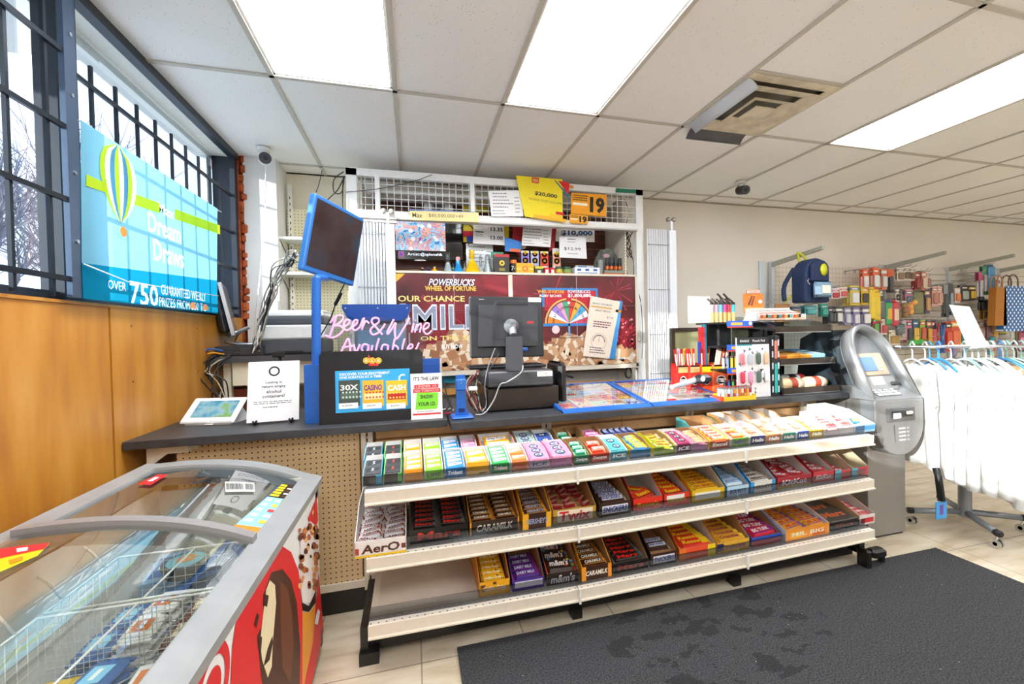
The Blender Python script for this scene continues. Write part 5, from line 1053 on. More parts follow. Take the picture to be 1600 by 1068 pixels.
# tray of small lighters
t = thing('lighter_tray', 'yellow tray of small patterned lighters on the counter edge', 'tray', (1.91, 2.2, .946)); b = MB(); b.bb((1.80, 2.165, .947), (2.03, 2.25, .955), C('#e8b81e')); b.bb((1.80, 2.16, .947), (2.03, 2.165, .972), C('#f0c81e')); b.bb((1.80, 2.25, .947), (2.03, 2.255, .985), C('#f0c81e')); b.bb((1.795, 2.16, .947), (1.80, 2.255, .975), C('#d84a1e')); b.bb((2.03, 2.16, .947), (2.035, 2.255, .98), C('#f0c81e')); b.build('tray', t)
lc = ['#dfe6ee', '#cfdcec', '#e8eef4', '#bcd0e4', '#e0a84a', '#e8c48c', '#d8743a', '#f2e0c0', '#c83a3a', '#e8b03a', '#a02a5a', '#c88a4a']
for r_ in range(2):
    for i in range(11): lighter((1.815+.0198*i, 2.185+.035*r_, .9555), .075, lc[i], lc[(i*5+r_) % 12], 0, 'small patterned lighter in the %s row of the yellow tray' % ('front', 'back')[r_], 'lighters in the %s row of the yellow tray' % ('front', 'back')[r_])
# bakery case
t = thing('bakery_case', 'black three-tier pastry case with clear acrylic sides at the counter end', 'display case', (2.58, 2.45, .946))
BK = C('#15120f', .25); ACR = glass('smoked_acrylic', '#dfe8ec', .88, .02)
b = MB(); b.bb((2.31, 2.70, .947), (2.82, 2.72, 1.43), BK); b.bb((2.32, 2.30, .947), (2.80, 2.70, .962), BK); b.build('back_and_base', t)
CT = [(.962, 2.27, 1.02), (1.15, 2.30, 1.205), (1.362, 2.33, 1.40)]
for i, (z_, y_, z2) in enumerate(CT):
    b = MB(); b.add([(2.305, y_, z_), (2.825, y_, z_), (2.825, 2.70, z_+.04), (2.305, 2.70, z_+.04), (2.305, y_, z_-.008), (2.825, y_, z_-.008), (2.825, 2.70, z_+.032), (2.305, 2.70, z_+.032)], [(0, 1, 2, 3), (7, 6, 5, 4), (0, 4, 5, 1), (1, 5, 6, 2), (2, 6, 7, 3), (3, 7, 4, 0)], BK); b.bb((2.305, y_-.006, z_-.008), (2.825, y_, z_+.032), C('#3a322c', .15)); b.bb((2.305, y_-.008, z_-.012), (2.825, y_-.005, z_-.007), SIL); b.build('tier', t)
for x_ in (2.300, 2.828):
    b = MB(); pr_ = [(2.25, .95), (2.72, .95), (2.72, 1.47), (2.62, 1.47), (2.32, 1.40), (2.29, 1.2)]; b.prism(pr_, .004, ACR, T((x_, 0, 0), (x_, 1, 0), (x_, 0, 1))); b.build('acrylic_side', t)
def flatpack(x_, y_, z_, a, d_, c1_, marks, label, name='pastry_box', cat='pastry', grp=None, rx=.09):
    b = MB(); b.rbox((0, 0, d_[2]/2), d_, c1_, .006)
    for m_ in marks: b.rect(m_[0]*d_[0], m_[1]*d_[1], m_[2]*d_[0], m_[3]*d_[1], m_[4], d_[2]+.0006+.0003*marks.index(m_))
    o = b.build(name, label=label, cat=cat, group=grp, o=(0, 0, 0)); o.matrix_basis = loc(x_, y_, z_, a, rx); return o
for i in range(3): flatpack(2.385+.115*i, 2.45, 1.165, 0, (.105, .2, .045), ('#d8701e', '#e8962a', '#eaa030')[i], [(-.4, -.4, .4, -.1, '#f4c860'), (-.3, 0, .3, .35, '#8a3a1a')], 'orange snack packet, %s of three on the middle case tier' % ('left', 'middle', 'right')[i], 'snack_packet', 'snack')
flatpack(2.73, 2.48, 1.17, -.1, (.15, .26, .045), '#8fc0e4', [(-.4, -.4, .4, .1, '#e8f4fa'), (-.35, .15, .3, .4, '#3f8fc8'), (-.2, -.2, .25, 0, '#2f9aa8')], 'pale blue wrapped snack packet on the right of the middle case tier', 'snack_packet', 'snack')
for i in range(2): 
    b = MB(); b.lathe([(.004, -.10), (.03, -.095), (.042, -.06), (.042, .06), (.03, .095), (.004, .10)], (0, 0, 0), ('#e0c49a', '#eacfa8')[i], n=12); b.lathe([(.0425, -.02), (.0425, .03)], (0, 0, 0), '#b84a34', n=12); b.lathe([(.043, .035), (.043, .05)], (0, 0, 0), '#f4eee0', n=12)
    o = b.build('wrapped_roll', label='wrapped cream filled roll lying %s on the bottom case tier' % ('at the left', 'at the right'), cat='pastry', o=(0, 0, 0)) if 0 else b.build('wrapped_roll', label=('cream and red wrapped cake roll, front left of the bottom case tier', 'cream and red wrapped cake roll, front right of the bottom case tier')[i], cat='pastry', o=(0, 0, 0)); o.matrix_basis = loc(2.44+.215*i, 2.33, 1.01, 0, 0, PI/2)
b = MB(); b.lathe([(.004, -.13), (.03, -.125), (.038, -.09), (.038, .09), (.03, .125), (.004, .13)], (0, 0, 0), '#cfd2d0', n=12); b.lathe([(.0385, .07), (.0385, .11)], (0, 0, 0), '#c82a34', n=12); b.lathe([(.0385, -.02), (.0385, .04)], (0, 0, 0), '#3a2a28', n=12); o = b.build('wrapped_roll', label='grey wrapped roll with a red end behind the two cake rolls', cat='pastry', o=(0, 0, 0)); o.matrix_basis = loc(2.58, 2.46, 1.02, 0, 0, PI/2)
# display box of wrapped sticks on the case
t = thing('cigar_display_box', 'white display box with an orange header card on top of the bakery case', 'display box', (2.40, 2.45, 1.42)); 
b = MB(); CM = loc(2.46, 2.46, 1.437, -.30); b.T = CM; b.bb((-.16, -.09, 0), (.15, .10, .004), PAP); b.bb((-.16, -.09, 0), (-.156, .10, .05), PAP); b.bb((-.16, .096, 0), (.15, .10, .09), PAP); b.bb((-.16, -.09, .0), (.15, -.086, .014), C('#eab89c')); b.bb((.146, -.09, 0), (.15, .10, .04), PAP); b.build('carton', t)
b = MB(); TT_ = CM @ T((-.16, .101, .08), (.0, .101, .08), (-.16, .12, .25)); b.T = TT_; b.bb((-.01, -.02, -.003), (.135, .12, 0), C('#e0822c')); b.rbox((.065, .132, -.001), (.10, .03, .006), C('#d86a1e'), .002); b.rect(.02, .122, .11, .142, '#f8ece0', .003); b.text('CLASSIC', .065, .132, '#b8501c', w=.08, h=.012, z=.004, bold=.03); b.disc(.11, .06, .014, '#f4f4f4', .001); b.poly([(.02, .04), (.032, .035), (.06, .1), (.05, .105)], '#7a3414', z=.001); b.poly([(.04, .035), (.052, .03), (.075, .1), (.066, .102)], '#8a3c18', z=.0012); b.rect(-.01, -.01, .13, .02, '#f0a850', .0008); b.build('header_card', t, label='orange header card')
b = MB(); b.T = CM; b.prism([(-.215, 0), (-.157, 0), (-.157, .09), (-.168, .10)], .004, C('#eab49e'), T((0, .02, 0), (1, .02, 0), (0, .02, 1))); b.build('side_wing', t, label='pale pink side wing')
for i in range(15):
    b = MB(); b.rbox((0, 0, 0), (.0165, .17, .03), ('#f2efe9', '#efe9e0', '#f4f2ee')[i % 3], .003); b.rect(-.006, -.08, .006, -.03, '#c8503a', .0156); b.rect(-.005, 0, .005, .06, '#8a8684', .0156); b.bb((-.0075, -.0865, -.012), (.0075, -.0855, .012), C(('#d8503a', '#e8a040', '#3a3a3a', '#5aa8a0')[i % 4]))
    o = b.build('wrapped_cigar', label='white wrapped stick in the display box on the bakery case', cat='cigar', group='sticks in the display box on the bakery case', o=(0, 0, 0)); o.matrix_basis = CM @ loc(-.142+.0195*i, .004, .046+.0012*(i % 3), 0, .24)

for o in list(sc.objects):                                  # the pastry case and what it carries, set between the card rack and the cash machine
    if o.parent is None and (o.name.split('.')[0] in ('bakery_case', 'cigar_display_box', 'wrapped_cigar', 'wrapped_roll', 'snack_packet')):
        o.location.x = 2.292+(o.location.x-2.30)*.905; o.location.y -= .05
        if o.name.startswith('bakery'): o.scale.x = .905
# ================================================================ cash machine
t = thing('cash_machine', 'silver freestanding cash machine with a rounded hooded fascia', 'cash machine', (2.97, 2.3, 0))
STE = mat('brushed_steel', '#9b9894', .32, .55, noise=(3, .08)); SLV = mat('silver_plastic', '#929496', .33, .45); SLD = mat('grey_plastic', '#7c7f83', .35, .2)
b = MB(); b.bb((2.815, 2.07, .012), (3.145, 2.60, .94), STE); b.build('cabinet', t, bevel=.006)
b = MB(); b.bb((2.813, 2.20, .05), (2.815, 2.215, .93), C('#5c5a58')); b.bb((2.811, 2.07, .70), (2.815, 2.60, .704), C('#6a6866')); b.bb((2.83, 2.08, 0), (3.13, 2.58, .012), KBL); b.build('door_seam', t)
def arc(cx_, cy_, rx_, ry_, a0, a1, n): return [(cx_+rx_*math.cos(a0+(a1-a0)*i/n), cy_+ry_*math.sin(a0+(a1-a0)*i/n)) for i in range(n+1)]
def ringp(b, O_, I_, h, m, TT_):
    n = len(O_); V = [(x, y, 0) for x, y in O_]+[(x, y, 0) for x, y in I_]+[(x, y, -h) for x, y in O_]+[(x, y, -h) for x, y in I_]; Fs = []
    for i in range(n-1): Fs += [(i, n+i, n+i+1, i+1), (2*n+i, 2*n+i+1, 3*n+i+1, 3*n+i), (i, i+1, 2*n+i+1, 2*n+i), (n+i, 3*n+i, 3*n+i+1, n+i+1)]
    Fs += [(0, 2*n, 3*n, n), (n-1, 2*n-1, 4*n-1, 3*n-1)]; b.add(V, [q[::-1] for q in Fs], m, TT_, True)
LT = T((2.955, 1.975, .92), (3.1, 1.975, .92), (2.955, 1.985, 1.3))     # lower oval, nearly upright
b = MB(); pr_ = [(-.205, 0)]+arc(0, -.14, .205, .215, PI, 2*PI, 18)+[(.205, 0)]; b.prism(pr_, -.10, SLV, LT); b.build('lower_fascia', t, bevel=.008)
b = MB(); b.T = LT; b.rbox((0, -.095, .004), (.23, .09, .01), C('#77797c', .2, .5), .004); b.rbox((0, -.09, .010), (.18, .045, .008), C('#35373a', .2), .004); b.rbox((-.05, -.1, .016), (.06, .035, .012), C('#d8d8d6', .2), .004); b.rbox((.05, -.085, .02), (.05, .02, .012), C('#e2e2e0', .2), .004); b.build('cash_slot', t)
b = MB(); b.T = LT; b.poly([(-.06, -.16), (-.052, -.16), (-.05, -.27), (-.053, -.27)], '#4a4c50', z=.0012)
for i in range(4): b.rect(-.02, -.19-.024*i, .04, -.178-.024*i, '#b4b6b8', .0012); b.rect(.05, -.19-.024*i, .07, -.178-.024*i, '#b4b6b8', .0012)
b.build('receipt_label', t)
b = MB(); b.add([(2.75, 1.975, .92), (3.16, 1.975, .92), (3.16, 2.12, 1.0), (2.75, 2.12, 1.0), (2.75, 2.12, .92), (3.16, 2.12, .92)], [(0, 1, 2, 3), (0, 3, 4), (1, 5, 2), (0, 4, 5, 1), (3, 2, 5, 4)], SLV); b.build('keypad_ledge', t)
KT = T((2.75, 1.975, .92), (3.16, 1.975, .92), (2.75, 2.12, 1.0)); b = MB(); b.T = KT
b.rbox((.17, .085, .003), (.2, .1, .006), C('#6f7276'), .002)
for i in range(4):
    for k in range(4): b.rbox((.095+.05*i, .047+.025*k, .008), (.036, .016, .006), C('#d9dadb', .3), .002)
b.build('keypad', t)
HT = T((2.955, 1.99, .925), (3.1, 1.99, .925), (2.955, 2.215, 1.4)); O_ = [(-.195, -.02)]+arc(.01, .25, .185, .275, PI, 0, 26)+[(.205, -.02)]; I_ = [(-.176, -.02)]+arc(.01, .245, .168, .252, PI, 0, 26)+[(.192, -.02)]
b = MB(); ringp(b, O_, I_, .085, SLV, HT); b.build('hood_frame', t)
b = MB(); b.T = HT; b.prism([(p[0]*.98, p[1]*.985) for p in O_], -.02, SLD, loc(0, 0, -.075)); b.poly([(x, y) for x, y in I_][::-1], SLD, z=-.07); b.build('recess_panel', t)
b = MB(); b.add([(2.80, 2.24, .95), (3.12, 2.24, .95), (3.12, 2.42, 1.36), (2.80, 2.42, 1.36), (2.80, 2.58, .94), (3.12, 2.58, .94), (3.1, 2.56, 1.3), (2.82, 2.56, 1.3)], [(3, 2, 6, 7), (0, 3, 7, 4), (1, 5, 6, 2), (7, 6, 5, 4)], SLD); b.build('rear_shell', t)
b = MB(); b.T = HT; b.rbox((-.01, .25, -.055), (.25, .16, .02), C('#b3a28c', .35), .006); b.build('screen_bezel', t); b = MB(); b.T = HT; b.rbox((-.045, .25, -.043), (.13, .10, .006), C('#6f8fb4', .1), .002); b.build('screen', t)
for k in range(4): b = MB(); b.T = HT; b.rbox((.055+.0, .285-.026*k, -.041), (.022, .014, .008), C('#e6e6e4'), .003); b.build('side_button', t)
b = MB(); b.T = HT; b.rbox((-.01, .115, -.05), (.26, .10, .03), SLV, .008); b.rbox((-.04, .13, -.033), (.10, .055, .004), C('#eceae6'), .001); b.rbox((.085, .105, -.03), (.055, .025, .03), C('#2a2c30'), .006); b.build('card_reader', t)
# ================================================================ clothes rack
random.seed(44)
t = thing('clothes_rack', 'chrome rolling clothes rack with a crossed grey base on casters', 'clothes rack', (3.6, 2.0, 0)); CH = mat('chrome', '#d5d7da', .12, 1); GT = C('#8b9096', .35, .4)
def ztube(name, pts, r_, m_): b = MB(); b.tube(smooth([Vector(p) for p in pts], 4) if len(pts) > 2 else pts, r_, m_, n=10); return b.build(name, t)
RA, RB = Vector((3.27, 2.19, 1.235)), Vector((4.35, 1.45, 1.235)); rd = (RB-RA).normalized()
for x_, y_ in ((3.33, 2.155), (3.45, 1.77), (3.87, 1.86), (3.78, 2.25)):
    b = MB(); d_ = Vector((x_-3.6, y_-2.01, 0)); b.tube([(3.6, 2.01, .11), (x_, y_, .095)], .02, GT, n=8); b.build('base_arm', t); b = MB(); e_ = Vector((x_, y_, .095)); b.tube([e_-d_*.02, e_+d_*.08], .022, KBL, n=8); b.build('end_cap', t)
    b = MB(); b.cyl((x_, y_, .09), (x_, y_, .055), .006, CH); b.cyl((x_-.018, y_, .028), (x_-.005, y_, .028), .027, CH, n=14); b.cyl((x_+.005, y_, .028), (x_+.018, y_, .028), .027, CH, n=14); b.cyl((x_-.018, y_, .028), (x_+.018, y_, .028), .012, KBL); b.build('caster', t)
b = MB(); b.cyl((3.6, 2.01, .08), (3.6, 2.01, .30), .035, GT, n=14); b.cyl((3.6, 2.01, .30), (3.6, 2.01, 1.22), .017, CH); b.build('centre_post', t)
for o_ in (-.03, .03):
    pp = Vector((.5, .86, 0))*o_; ztube('rail', [tuple(RA+pp), tuple(RB+pp)], .011, CH)
ztube('end_hoop', [tuple(RA+Vector((.5, .86, 0))*-.03), tuple(RA-rd*.04), tuple(RA+Vector((.5, .86, 0))*.03)], .011, CH)
b = MB(); b.tube([(3.6, 2.01, 1.2), (3.6, 2.01, 1.235)], .02, CH); b.tube([(3.57, 1.96, 1.22), (3.63, 2.06, 1.22)], .012, CH); b.build('cross_bracket', t)
b = MB(); q = at(1472, 788, Y=1.82); b.bb((q.x-.05, q.y, q.z-.085), (q.x+.04, q.y+.004, q.z+.02), C('#3aa0e4')); b.bb((q.x-.02, q.y-.001, q.z-.06), (q.x+.01, q.y, q.z-.0), C('#6a4ab0')); b.tube([(q.x, q.y+.002, q.z+.02), (q.x+.02, q.y+.03, q.z+.16), (q.x+.03, q.y+.05, .50)], .02, KBL, n=6); b.build('hang_tag', label='blue cardboard tag on a dark garment hem low under the white shirts', cat='tag')
names = ['white', 'white', 'off-white', 'white', 'white', 'cream lined', 'white', 'white', 'white', 'white', 'white', 'white', 'dark grey']
labs = ['white shirt hanging first on the rack beside the cash machine', 'white shirt second from the cash machine on the rack', 'white shirt third from the cash machine on the rack', 'white shirt fourth from the cash machine on the rack', 'white shirt fifth from the cash machine on the rack', 'white shirt with a small orange and black chest print', 'white shirt just before the tan lined one', 'tan-tinted shirt edge showing between the white shirts', 'long white shirt hanging just right of the tan one', 'white shirt second right of the tan one', 'white shirt near the right edge of the photo', 'dark grey garment at the right edge of the rack']
def shirt(s_, i, c_, label, low, ang):
    p = RA+rd*s_; side = Vector((-math.sin(ang)*1, 0, 0)); d0 = math.atan2(.86, .5)+ang; dv = Vector((math.cos(d0), math.sin(d0), 0)); nv = Vector((-dv.y, dv.x, 0))
    hc = ['#f2f2f0', '#f2f2f0', '#3f8fd8', '#f2f2f0', '#dff0f0', '#f2f2f0', '#cfe4e8', '#f2f2f0', '#2f2f33', '#f2f2f0', '#d8ecec', '#e8e8e4'][i]
    h = thing('clothes_hanger', '%s plastic hanger carrying the %s' % ({'#f2f2f0': 'white', '#3f8fd8': 'blue', '#dff0f0': 'pale', '#cfe4e8': 'pale', '#2f2f33': 'black', '#d8ecec': 'pale', '#e8e8e4': 'pale grey'}[hc], label.split(' hanging')[0].split(' on the rack')[0].replace(' showing', '')[:60]), 'hanger', tuple(p))
    b = MB(); hz = p.z; m_ = C(hc, .3)
    b.tube(smooth([p+Vector((0, 0, -.09)), p+dv*.0+Vector((0, 0, -.03)), p+dv*.028+Vector((0, 0, .005)), p+Vector((0, 0, .034)), p-dv*.026+Vector((0, 0, .008))]), .0045, m_, n=6); b.build('hook', h)
    b = MB(); b.tube(smooth([p-dv*.20+Vector((0, 0, -.16)), p-dv*.1+Vector((0, 0, -.11)), p+Vector((0, 0, -.085)), p+dv*.1+Vector((0, 0, -.11)), p+dv*.20+Vector((0, 0, -.16))]), .006, m_, n=6); b.tube([p-dv*.20+Vector((0, 0, -.16)), p+dv*.20+Vector((0, 0, -.16))], .004, m_, n=6); b.build('arm', h)
    b = MB(); ph = random.uniform(0, 6); m2 = mat('cotton_'+c_.lstrip('#'), c_, .85, noise=(6, .04))
    def surf(sgn):
        def fn(u, v):
            a = (u-.5)*2; zt = -.10-.075*abs(a)**1.3-(.0 if abs(a) > .28 else .05*(1-(a/.28)**2)); zz = zt*(1-v)+(low-hz)*v+.02*math.sin(a*3+ph)*v
            wv = ((.275 if i == 7 else .235)+.01*math.sin(v*5+ph)+(.025*v))
            bulge = sgn*(.005+.010*(1-a*a)**.5*(.6+.4*math.sin(v*3)))+.016*math.sin(a*9+1.2+v*1.5)*(.3+.7*v)
            q = p+dv*a*wv+nv*bulge+Vector((0, 0, zz)); return tuple(q)
        return fn
    b.grid(surf(1), 16, 14, m2); b.grid(lambda u, v: surf(-1)(1-u, v), 16, 14, m2)
    for s2 in (-1, 1):                                    # sleeve
        def fs(u, v, s2=s2):
            a = 2*PI*u; c0 = p+dv*s2*(.205+.03*v)+Vector((0, 0, -.17-.24*v)); rr = .05+.012*v
            return tuple(c0+nv*math.cos(a)*.014+dv*s2*math.sin(a)*rr*.55+Vector((0, 0, math.sin(a)*rr*.8)))
        b.grid(fs, 10, 5, m2)
    if i == 5: q_ = p+dv*-.10+nv*.0+Vector((0, 0, -.62)); b.add([tuple(q_+nv*s3*.05+dv*x_+Vector((0, 0, z_))) for s3 in (-1,) for x_, z_ in ((-.03, 0), (.03, 0), (.03, .06), (-.03, .06))], [(0, 1, 2, 3)], C('#2a2622')); b.add([tuple(q_-nv*.052+dv*x_+Vector((0, 0, z_))) for x_, z_ in ((-.045, .0), (-.01, -.01), (-.01, .04), (-.04, .05))], [(0, 1, 2, 3)], C('#e89a2c'))
    b.build('hanging_shirt', label=label, cat='shirt', group=None, o=tuple(p))
ss = [.075, .145, .215, .285, .355, .425, .49, .55, .615, .69, .76]
for i, s_ in enumerate(ss): shirt(s_, i, '#e6e5e2' if i != 7 else '#cfa070', labs[i], [.44, .42, .38, .34, .31, .28, .25, .27, .20, .24, .28][i], random.uniform(-.025, .025))
shirt(.84, 11, '#5a5d62', labs[11], .40, .05)
random.seed(66)
hp = None
for i in range(16):
    s_ = (.36+.035*i) if i < 14 else .12+.05*(i-13); p = RA+rd*s_+Vector((0, 0, 0)); d0 = math.atan2(.86, .5)+random.uniform(-.12, .12); c_ = ('#8fd0cc', '#f4f4f2', '#a8dcd8', '#f4f4f2', '#c9c6a8', '#3f8fd8')[i % 6]
    h = thing('clothes_hanger', '%s empty hanger squeezed between the shirts at the right of the rack' % {'#8fd0cc': 'turquoise', '#f4f4f2': 'white', '#a8dcd8': 'pale aqua', '#c9c6a8': 'khaki', '#3f8fd8': 'blue'}[c_] if i < 14 else 'blue empty hanger near the left end of the rack rail', 'hanger', tuple(p), 'empty %s hangers' % c_.strip('#'))
    dv = Vector((math.cos(d0), math.sin(d0), 0)); m_ = C(c_ if i < 14 else '#3f8fd8', .3)
    if i >= 14: h['group'] = 'blue empty hangers at the left'
    b = MB(); b.tube(smooth([p+Vector((0, 0, -.09)), p+Vector((0, 0, -.03)), p+dv*.028+Vector((0, 0, .005)), p+Vector((0, 0, .034)), p-dv*.026+Vector((0, 0, .008))]), .0045, m_, n=6); b.build('hook', h)
    b = MB(); b.tube(smooth([p-dv*.20+Vector((0, 0, -.15)), p-dv*.1+Vector((0, 0, -.10)), p+Vector((0, 0, -.08)), p+dv*.1+Vector((0, 0, -.10)), p+dv*.20+Vector((0, 0, -.15))]), .006, m_, n=6); b.build('arm', h)
# folded sign board tipped over the rail
MT = T(at(1522, 544, Y=1.93), at(1550, 540, Y=1.88), at(1488, 478, Y=2.05)); b = MB()
A_, B_, C_, D_ = at(1516, 545, Y=1.95), at(1545, 542, Y=1.85), at(1515, 479, Y=2.0), at(1485, 476, Y=2.12)
b.add([tuple(p) for p in (A_, B_, C_, D_)]+[tuple(p+Vector((0, .008, .002))) for p in (A_, B_, C_, D_)], [(0, 1, 2, 3), (7, 6, 5, 4), (0, 4, 5, 1), (1, 5, 6, 2), (2, 6, 7, 3), (3, 7, 4, 0)], PAP)
A_, B_, C_, D_ = at(1545, 542, Y=1.85), at(1528, 520, Y=2.0), at(1507, 480, Y=2.1), at(1515, 479, Y=2.0)
b.build('white_placard', label='white leaning placard standing up out of the clothes rack', cat='placard', o=tuple(at(1516, 545, Y=1.95)))
# ================================================================ peg wall behind
g = NG('white_grid_pegboard', '#ded6c8', .6); fx = g.m('FRACT', g.m('DIVIDE', g.m('ADD', g.x, 50), .0508)); fz_ = g.m('FRACT', g.m('DIVIDE', g.m('ADD', g.z, 50), .0508))
g.base(g.mix(g.m('MULTIPLY', g.m('MAXIMUM', g.m('LESS_THAN', fx, .13), g.m('LESS_THAN', fz_, .13)), .55), '#e2dacd', '#b49c84'))
WS_ = C('#e0d8ca', .5); YW = 3.86
t = thing('peg_wall', 'long pale peg and slat wall panels hung with household goods', 'wall display', (5.6, YW, .9))
b = MB(); b.bb((3.88, YW, .3), (5.50, YW+.02, 2.09), g.M); b.build('pegboard', t)
b = MB(); z = .5
while z < 2.09: b.bb((5.53, YW, z), (9.4, YW+.02, z+.068), WS_); z += .0762
b.bb((5.53, YW+.012, .5), (9.4, YW+.022, 2.09), C('#a89c88')); b.build('slat_panel', t)
for x_ in (3.85, 5.51, 6.60, 7.55): b = MB(); b.bb((x_-.015, YW-.03, .3), (x_+.015, YW+.01, 2.12), C('#cfd6da')); b.build('upright', t)
for x_, dx_ in ((3.85, .35), (5.51, .38), (6.60, .36), (7.55, .36)):
    b = MB(); b.prism([(0, 2.06), (.60, 2.135), (.60, 2.17), (0, 2.11)], .03, C('#a8a99c'), T((x_+.01, YW-.03, 0), (x_+.01, YW-1.03, 0), (x_+.01, YW-.03, 1))); b.build('overhead_arm', t)
b = MB(); b.bb((3.72, YB-.02, .3), (3.80, YB-.002, 2.13), C('#d6dce0')); b.build('trim_strip', t)
def hook(px, py, n=1):
    p = at(px, py, Y=YW-.01); b = MB(); b.tube([(p.x, YW-.002, p.z), (p.x, YW-.26, p.z+.005), (p.x, YW-.29, p.z+.03)], .004, SIL, n=5); b.bb((p.x-.012, YW-.004, p.z-.03), (p.x+.012, YW, p.z+.012), SIL); return p, b
HN = {}
def goods(px, py, w, h, c1_, c2_, label, n=2, shape='card', c3=None, name='hanging_packet', cat='packet'):
    """a peg hook with n packets of w x h metres; px,py = top centre of the front packet in the photo, about .22 m off the wall"""
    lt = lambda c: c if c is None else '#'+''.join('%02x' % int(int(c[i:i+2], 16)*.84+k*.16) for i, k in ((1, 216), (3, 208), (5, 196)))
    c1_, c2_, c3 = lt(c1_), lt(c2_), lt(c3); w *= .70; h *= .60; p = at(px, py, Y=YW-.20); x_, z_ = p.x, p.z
    b = MB(); b.tube([(x_, YW-.002, z_+.0), (x_, YW-.26, z_+.004), (x_, YW-.285, z_+.025)], .0038, SIL, n=5); b.bb((x_-.012, YW-.003, z_-.03), (x_+.012, YW, z_+.012), SIL); b.build('peg_hook', label='steel hook with '+' '.join(label.split()[:12]), cat='hook') 
    proto = None
    for k in range(n):
        y_ = YW-.235+.035*k; b = MB()
        if shape == 'card': 
            b.bb((-w/2, -.002, -h), (w/2, .0, .02), C(c1_)); b.rbox((0, -.012, -h*.58), (w*.74, .02, h*.58), C(c2_, .25), .006); b.bb((-w/2, -.003, -h*.16), (w/2, -.002, -.0), C(c3 or c2_))
            b.rect(-w*.3, -h*.12, w*.3, -h*.05, '#f2f0ea', .0036, UP)
        elif shape == 'bag':
            b.rbox((0, -.01, -h*.5), (w, .03, h*.96), C(c1_, .3), .012); b.rect(-w*.35, -h*.75, w*.35, -h*.3, c2_, .0256, UP); b.bb((-w*.4, -.004, -.02), (w*.4, .0, .02), C(c3 or c1_))
        elif shape == 'long':
            b.bb((-w/2, -.002, -h*.28), (w/2, 0, .02), C(c1_)); b.rbox((0, -.01, -h*.62), (w*.5, .02, h*.74), C(c2_), .008); b.rbox((0, -.012, -h*.93), (w*.62, .024, h*.14), C(c3 or c1_), .008)
        elif shape == 'brush':
            b.tube([(0, -.01, 0), (0, -.01, -h*.6)], .009, C(c1_), n=6); b.rbox((0, -.015, -h*.78), (w, .035, h*.42), C(c2_), .012); b.rbox((0, -.035, -h*.8), (w*.85, .02, h*.34), C(c3 or '#e8e4d8'), .004)
        elif shape == 'tool':
            b.tube([(-w*.3, -.01, -.0), (-w*.12, -.01, -h*.45), (-w*.28, -.01, -h)], .011, C(c1_), n=6); b.tube([(w*.3, -.01, -.0), (w*.12, -.01, -h*.45), (w*.28, -.01, -h)], .011, C(c2_), n=6); b.cyl((0, -.018, -h*.45), (0, 0, -h*.45), .02, SIL)
        elif shape == 'ball':
            for q_ in range(5): b.lathe([(.004, -.035), (.03, -.02), (.036, 0), (.03, .02), (.004, .035)], (random.uniform(-w/2, w/2)*.6, -.02, -h*(.2+.18*q_)), C((c1_, c2_)[q_ % 2]), n=10)
            b.bb((-w*.3, -.002, -.03), (w*.3, .0, .02), C('#f0ece4'))
        o = b.build(name, label=label, cat=cat, group=label if n > 1 else None, o=(0, 0, 0)); o.location = (x_+random.uniform(-.004, .004), y_-.0, z_-.024)
        o.rotation_euler = (0, 0, random.uniform(-.06, .06))
random.seed(91)
G = goods
# above the bakery case
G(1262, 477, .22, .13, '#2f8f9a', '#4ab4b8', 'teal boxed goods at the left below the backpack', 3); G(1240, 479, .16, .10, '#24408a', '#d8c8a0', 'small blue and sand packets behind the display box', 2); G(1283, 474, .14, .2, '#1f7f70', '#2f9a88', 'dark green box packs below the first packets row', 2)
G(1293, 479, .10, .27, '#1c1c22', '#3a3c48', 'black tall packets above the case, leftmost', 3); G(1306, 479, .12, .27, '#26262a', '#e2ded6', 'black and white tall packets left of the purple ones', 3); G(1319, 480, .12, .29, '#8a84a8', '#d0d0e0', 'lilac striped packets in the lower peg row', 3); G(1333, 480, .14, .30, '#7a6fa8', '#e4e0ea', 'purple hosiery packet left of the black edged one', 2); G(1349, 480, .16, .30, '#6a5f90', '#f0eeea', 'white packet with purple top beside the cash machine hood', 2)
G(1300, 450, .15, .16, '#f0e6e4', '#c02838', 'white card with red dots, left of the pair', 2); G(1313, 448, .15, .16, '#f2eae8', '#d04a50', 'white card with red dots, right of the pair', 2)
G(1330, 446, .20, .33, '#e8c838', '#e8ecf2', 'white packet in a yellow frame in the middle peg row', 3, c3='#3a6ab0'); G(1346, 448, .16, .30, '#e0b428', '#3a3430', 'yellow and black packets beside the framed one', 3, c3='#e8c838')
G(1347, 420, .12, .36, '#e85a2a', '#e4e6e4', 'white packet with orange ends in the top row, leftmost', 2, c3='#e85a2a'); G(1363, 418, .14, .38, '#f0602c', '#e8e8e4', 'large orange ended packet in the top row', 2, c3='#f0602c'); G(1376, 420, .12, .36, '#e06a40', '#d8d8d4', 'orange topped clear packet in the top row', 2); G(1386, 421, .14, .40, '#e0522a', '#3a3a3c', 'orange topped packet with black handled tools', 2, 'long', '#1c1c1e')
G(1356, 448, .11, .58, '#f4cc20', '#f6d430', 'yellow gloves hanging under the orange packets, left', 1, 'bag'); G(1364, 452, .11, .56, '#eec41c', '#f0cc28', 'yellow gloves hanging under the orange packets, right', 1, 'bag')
G(1370, 455, .10, .18, '#e2d8d0', '#3a3436', 'white card with a small black clip', 2)
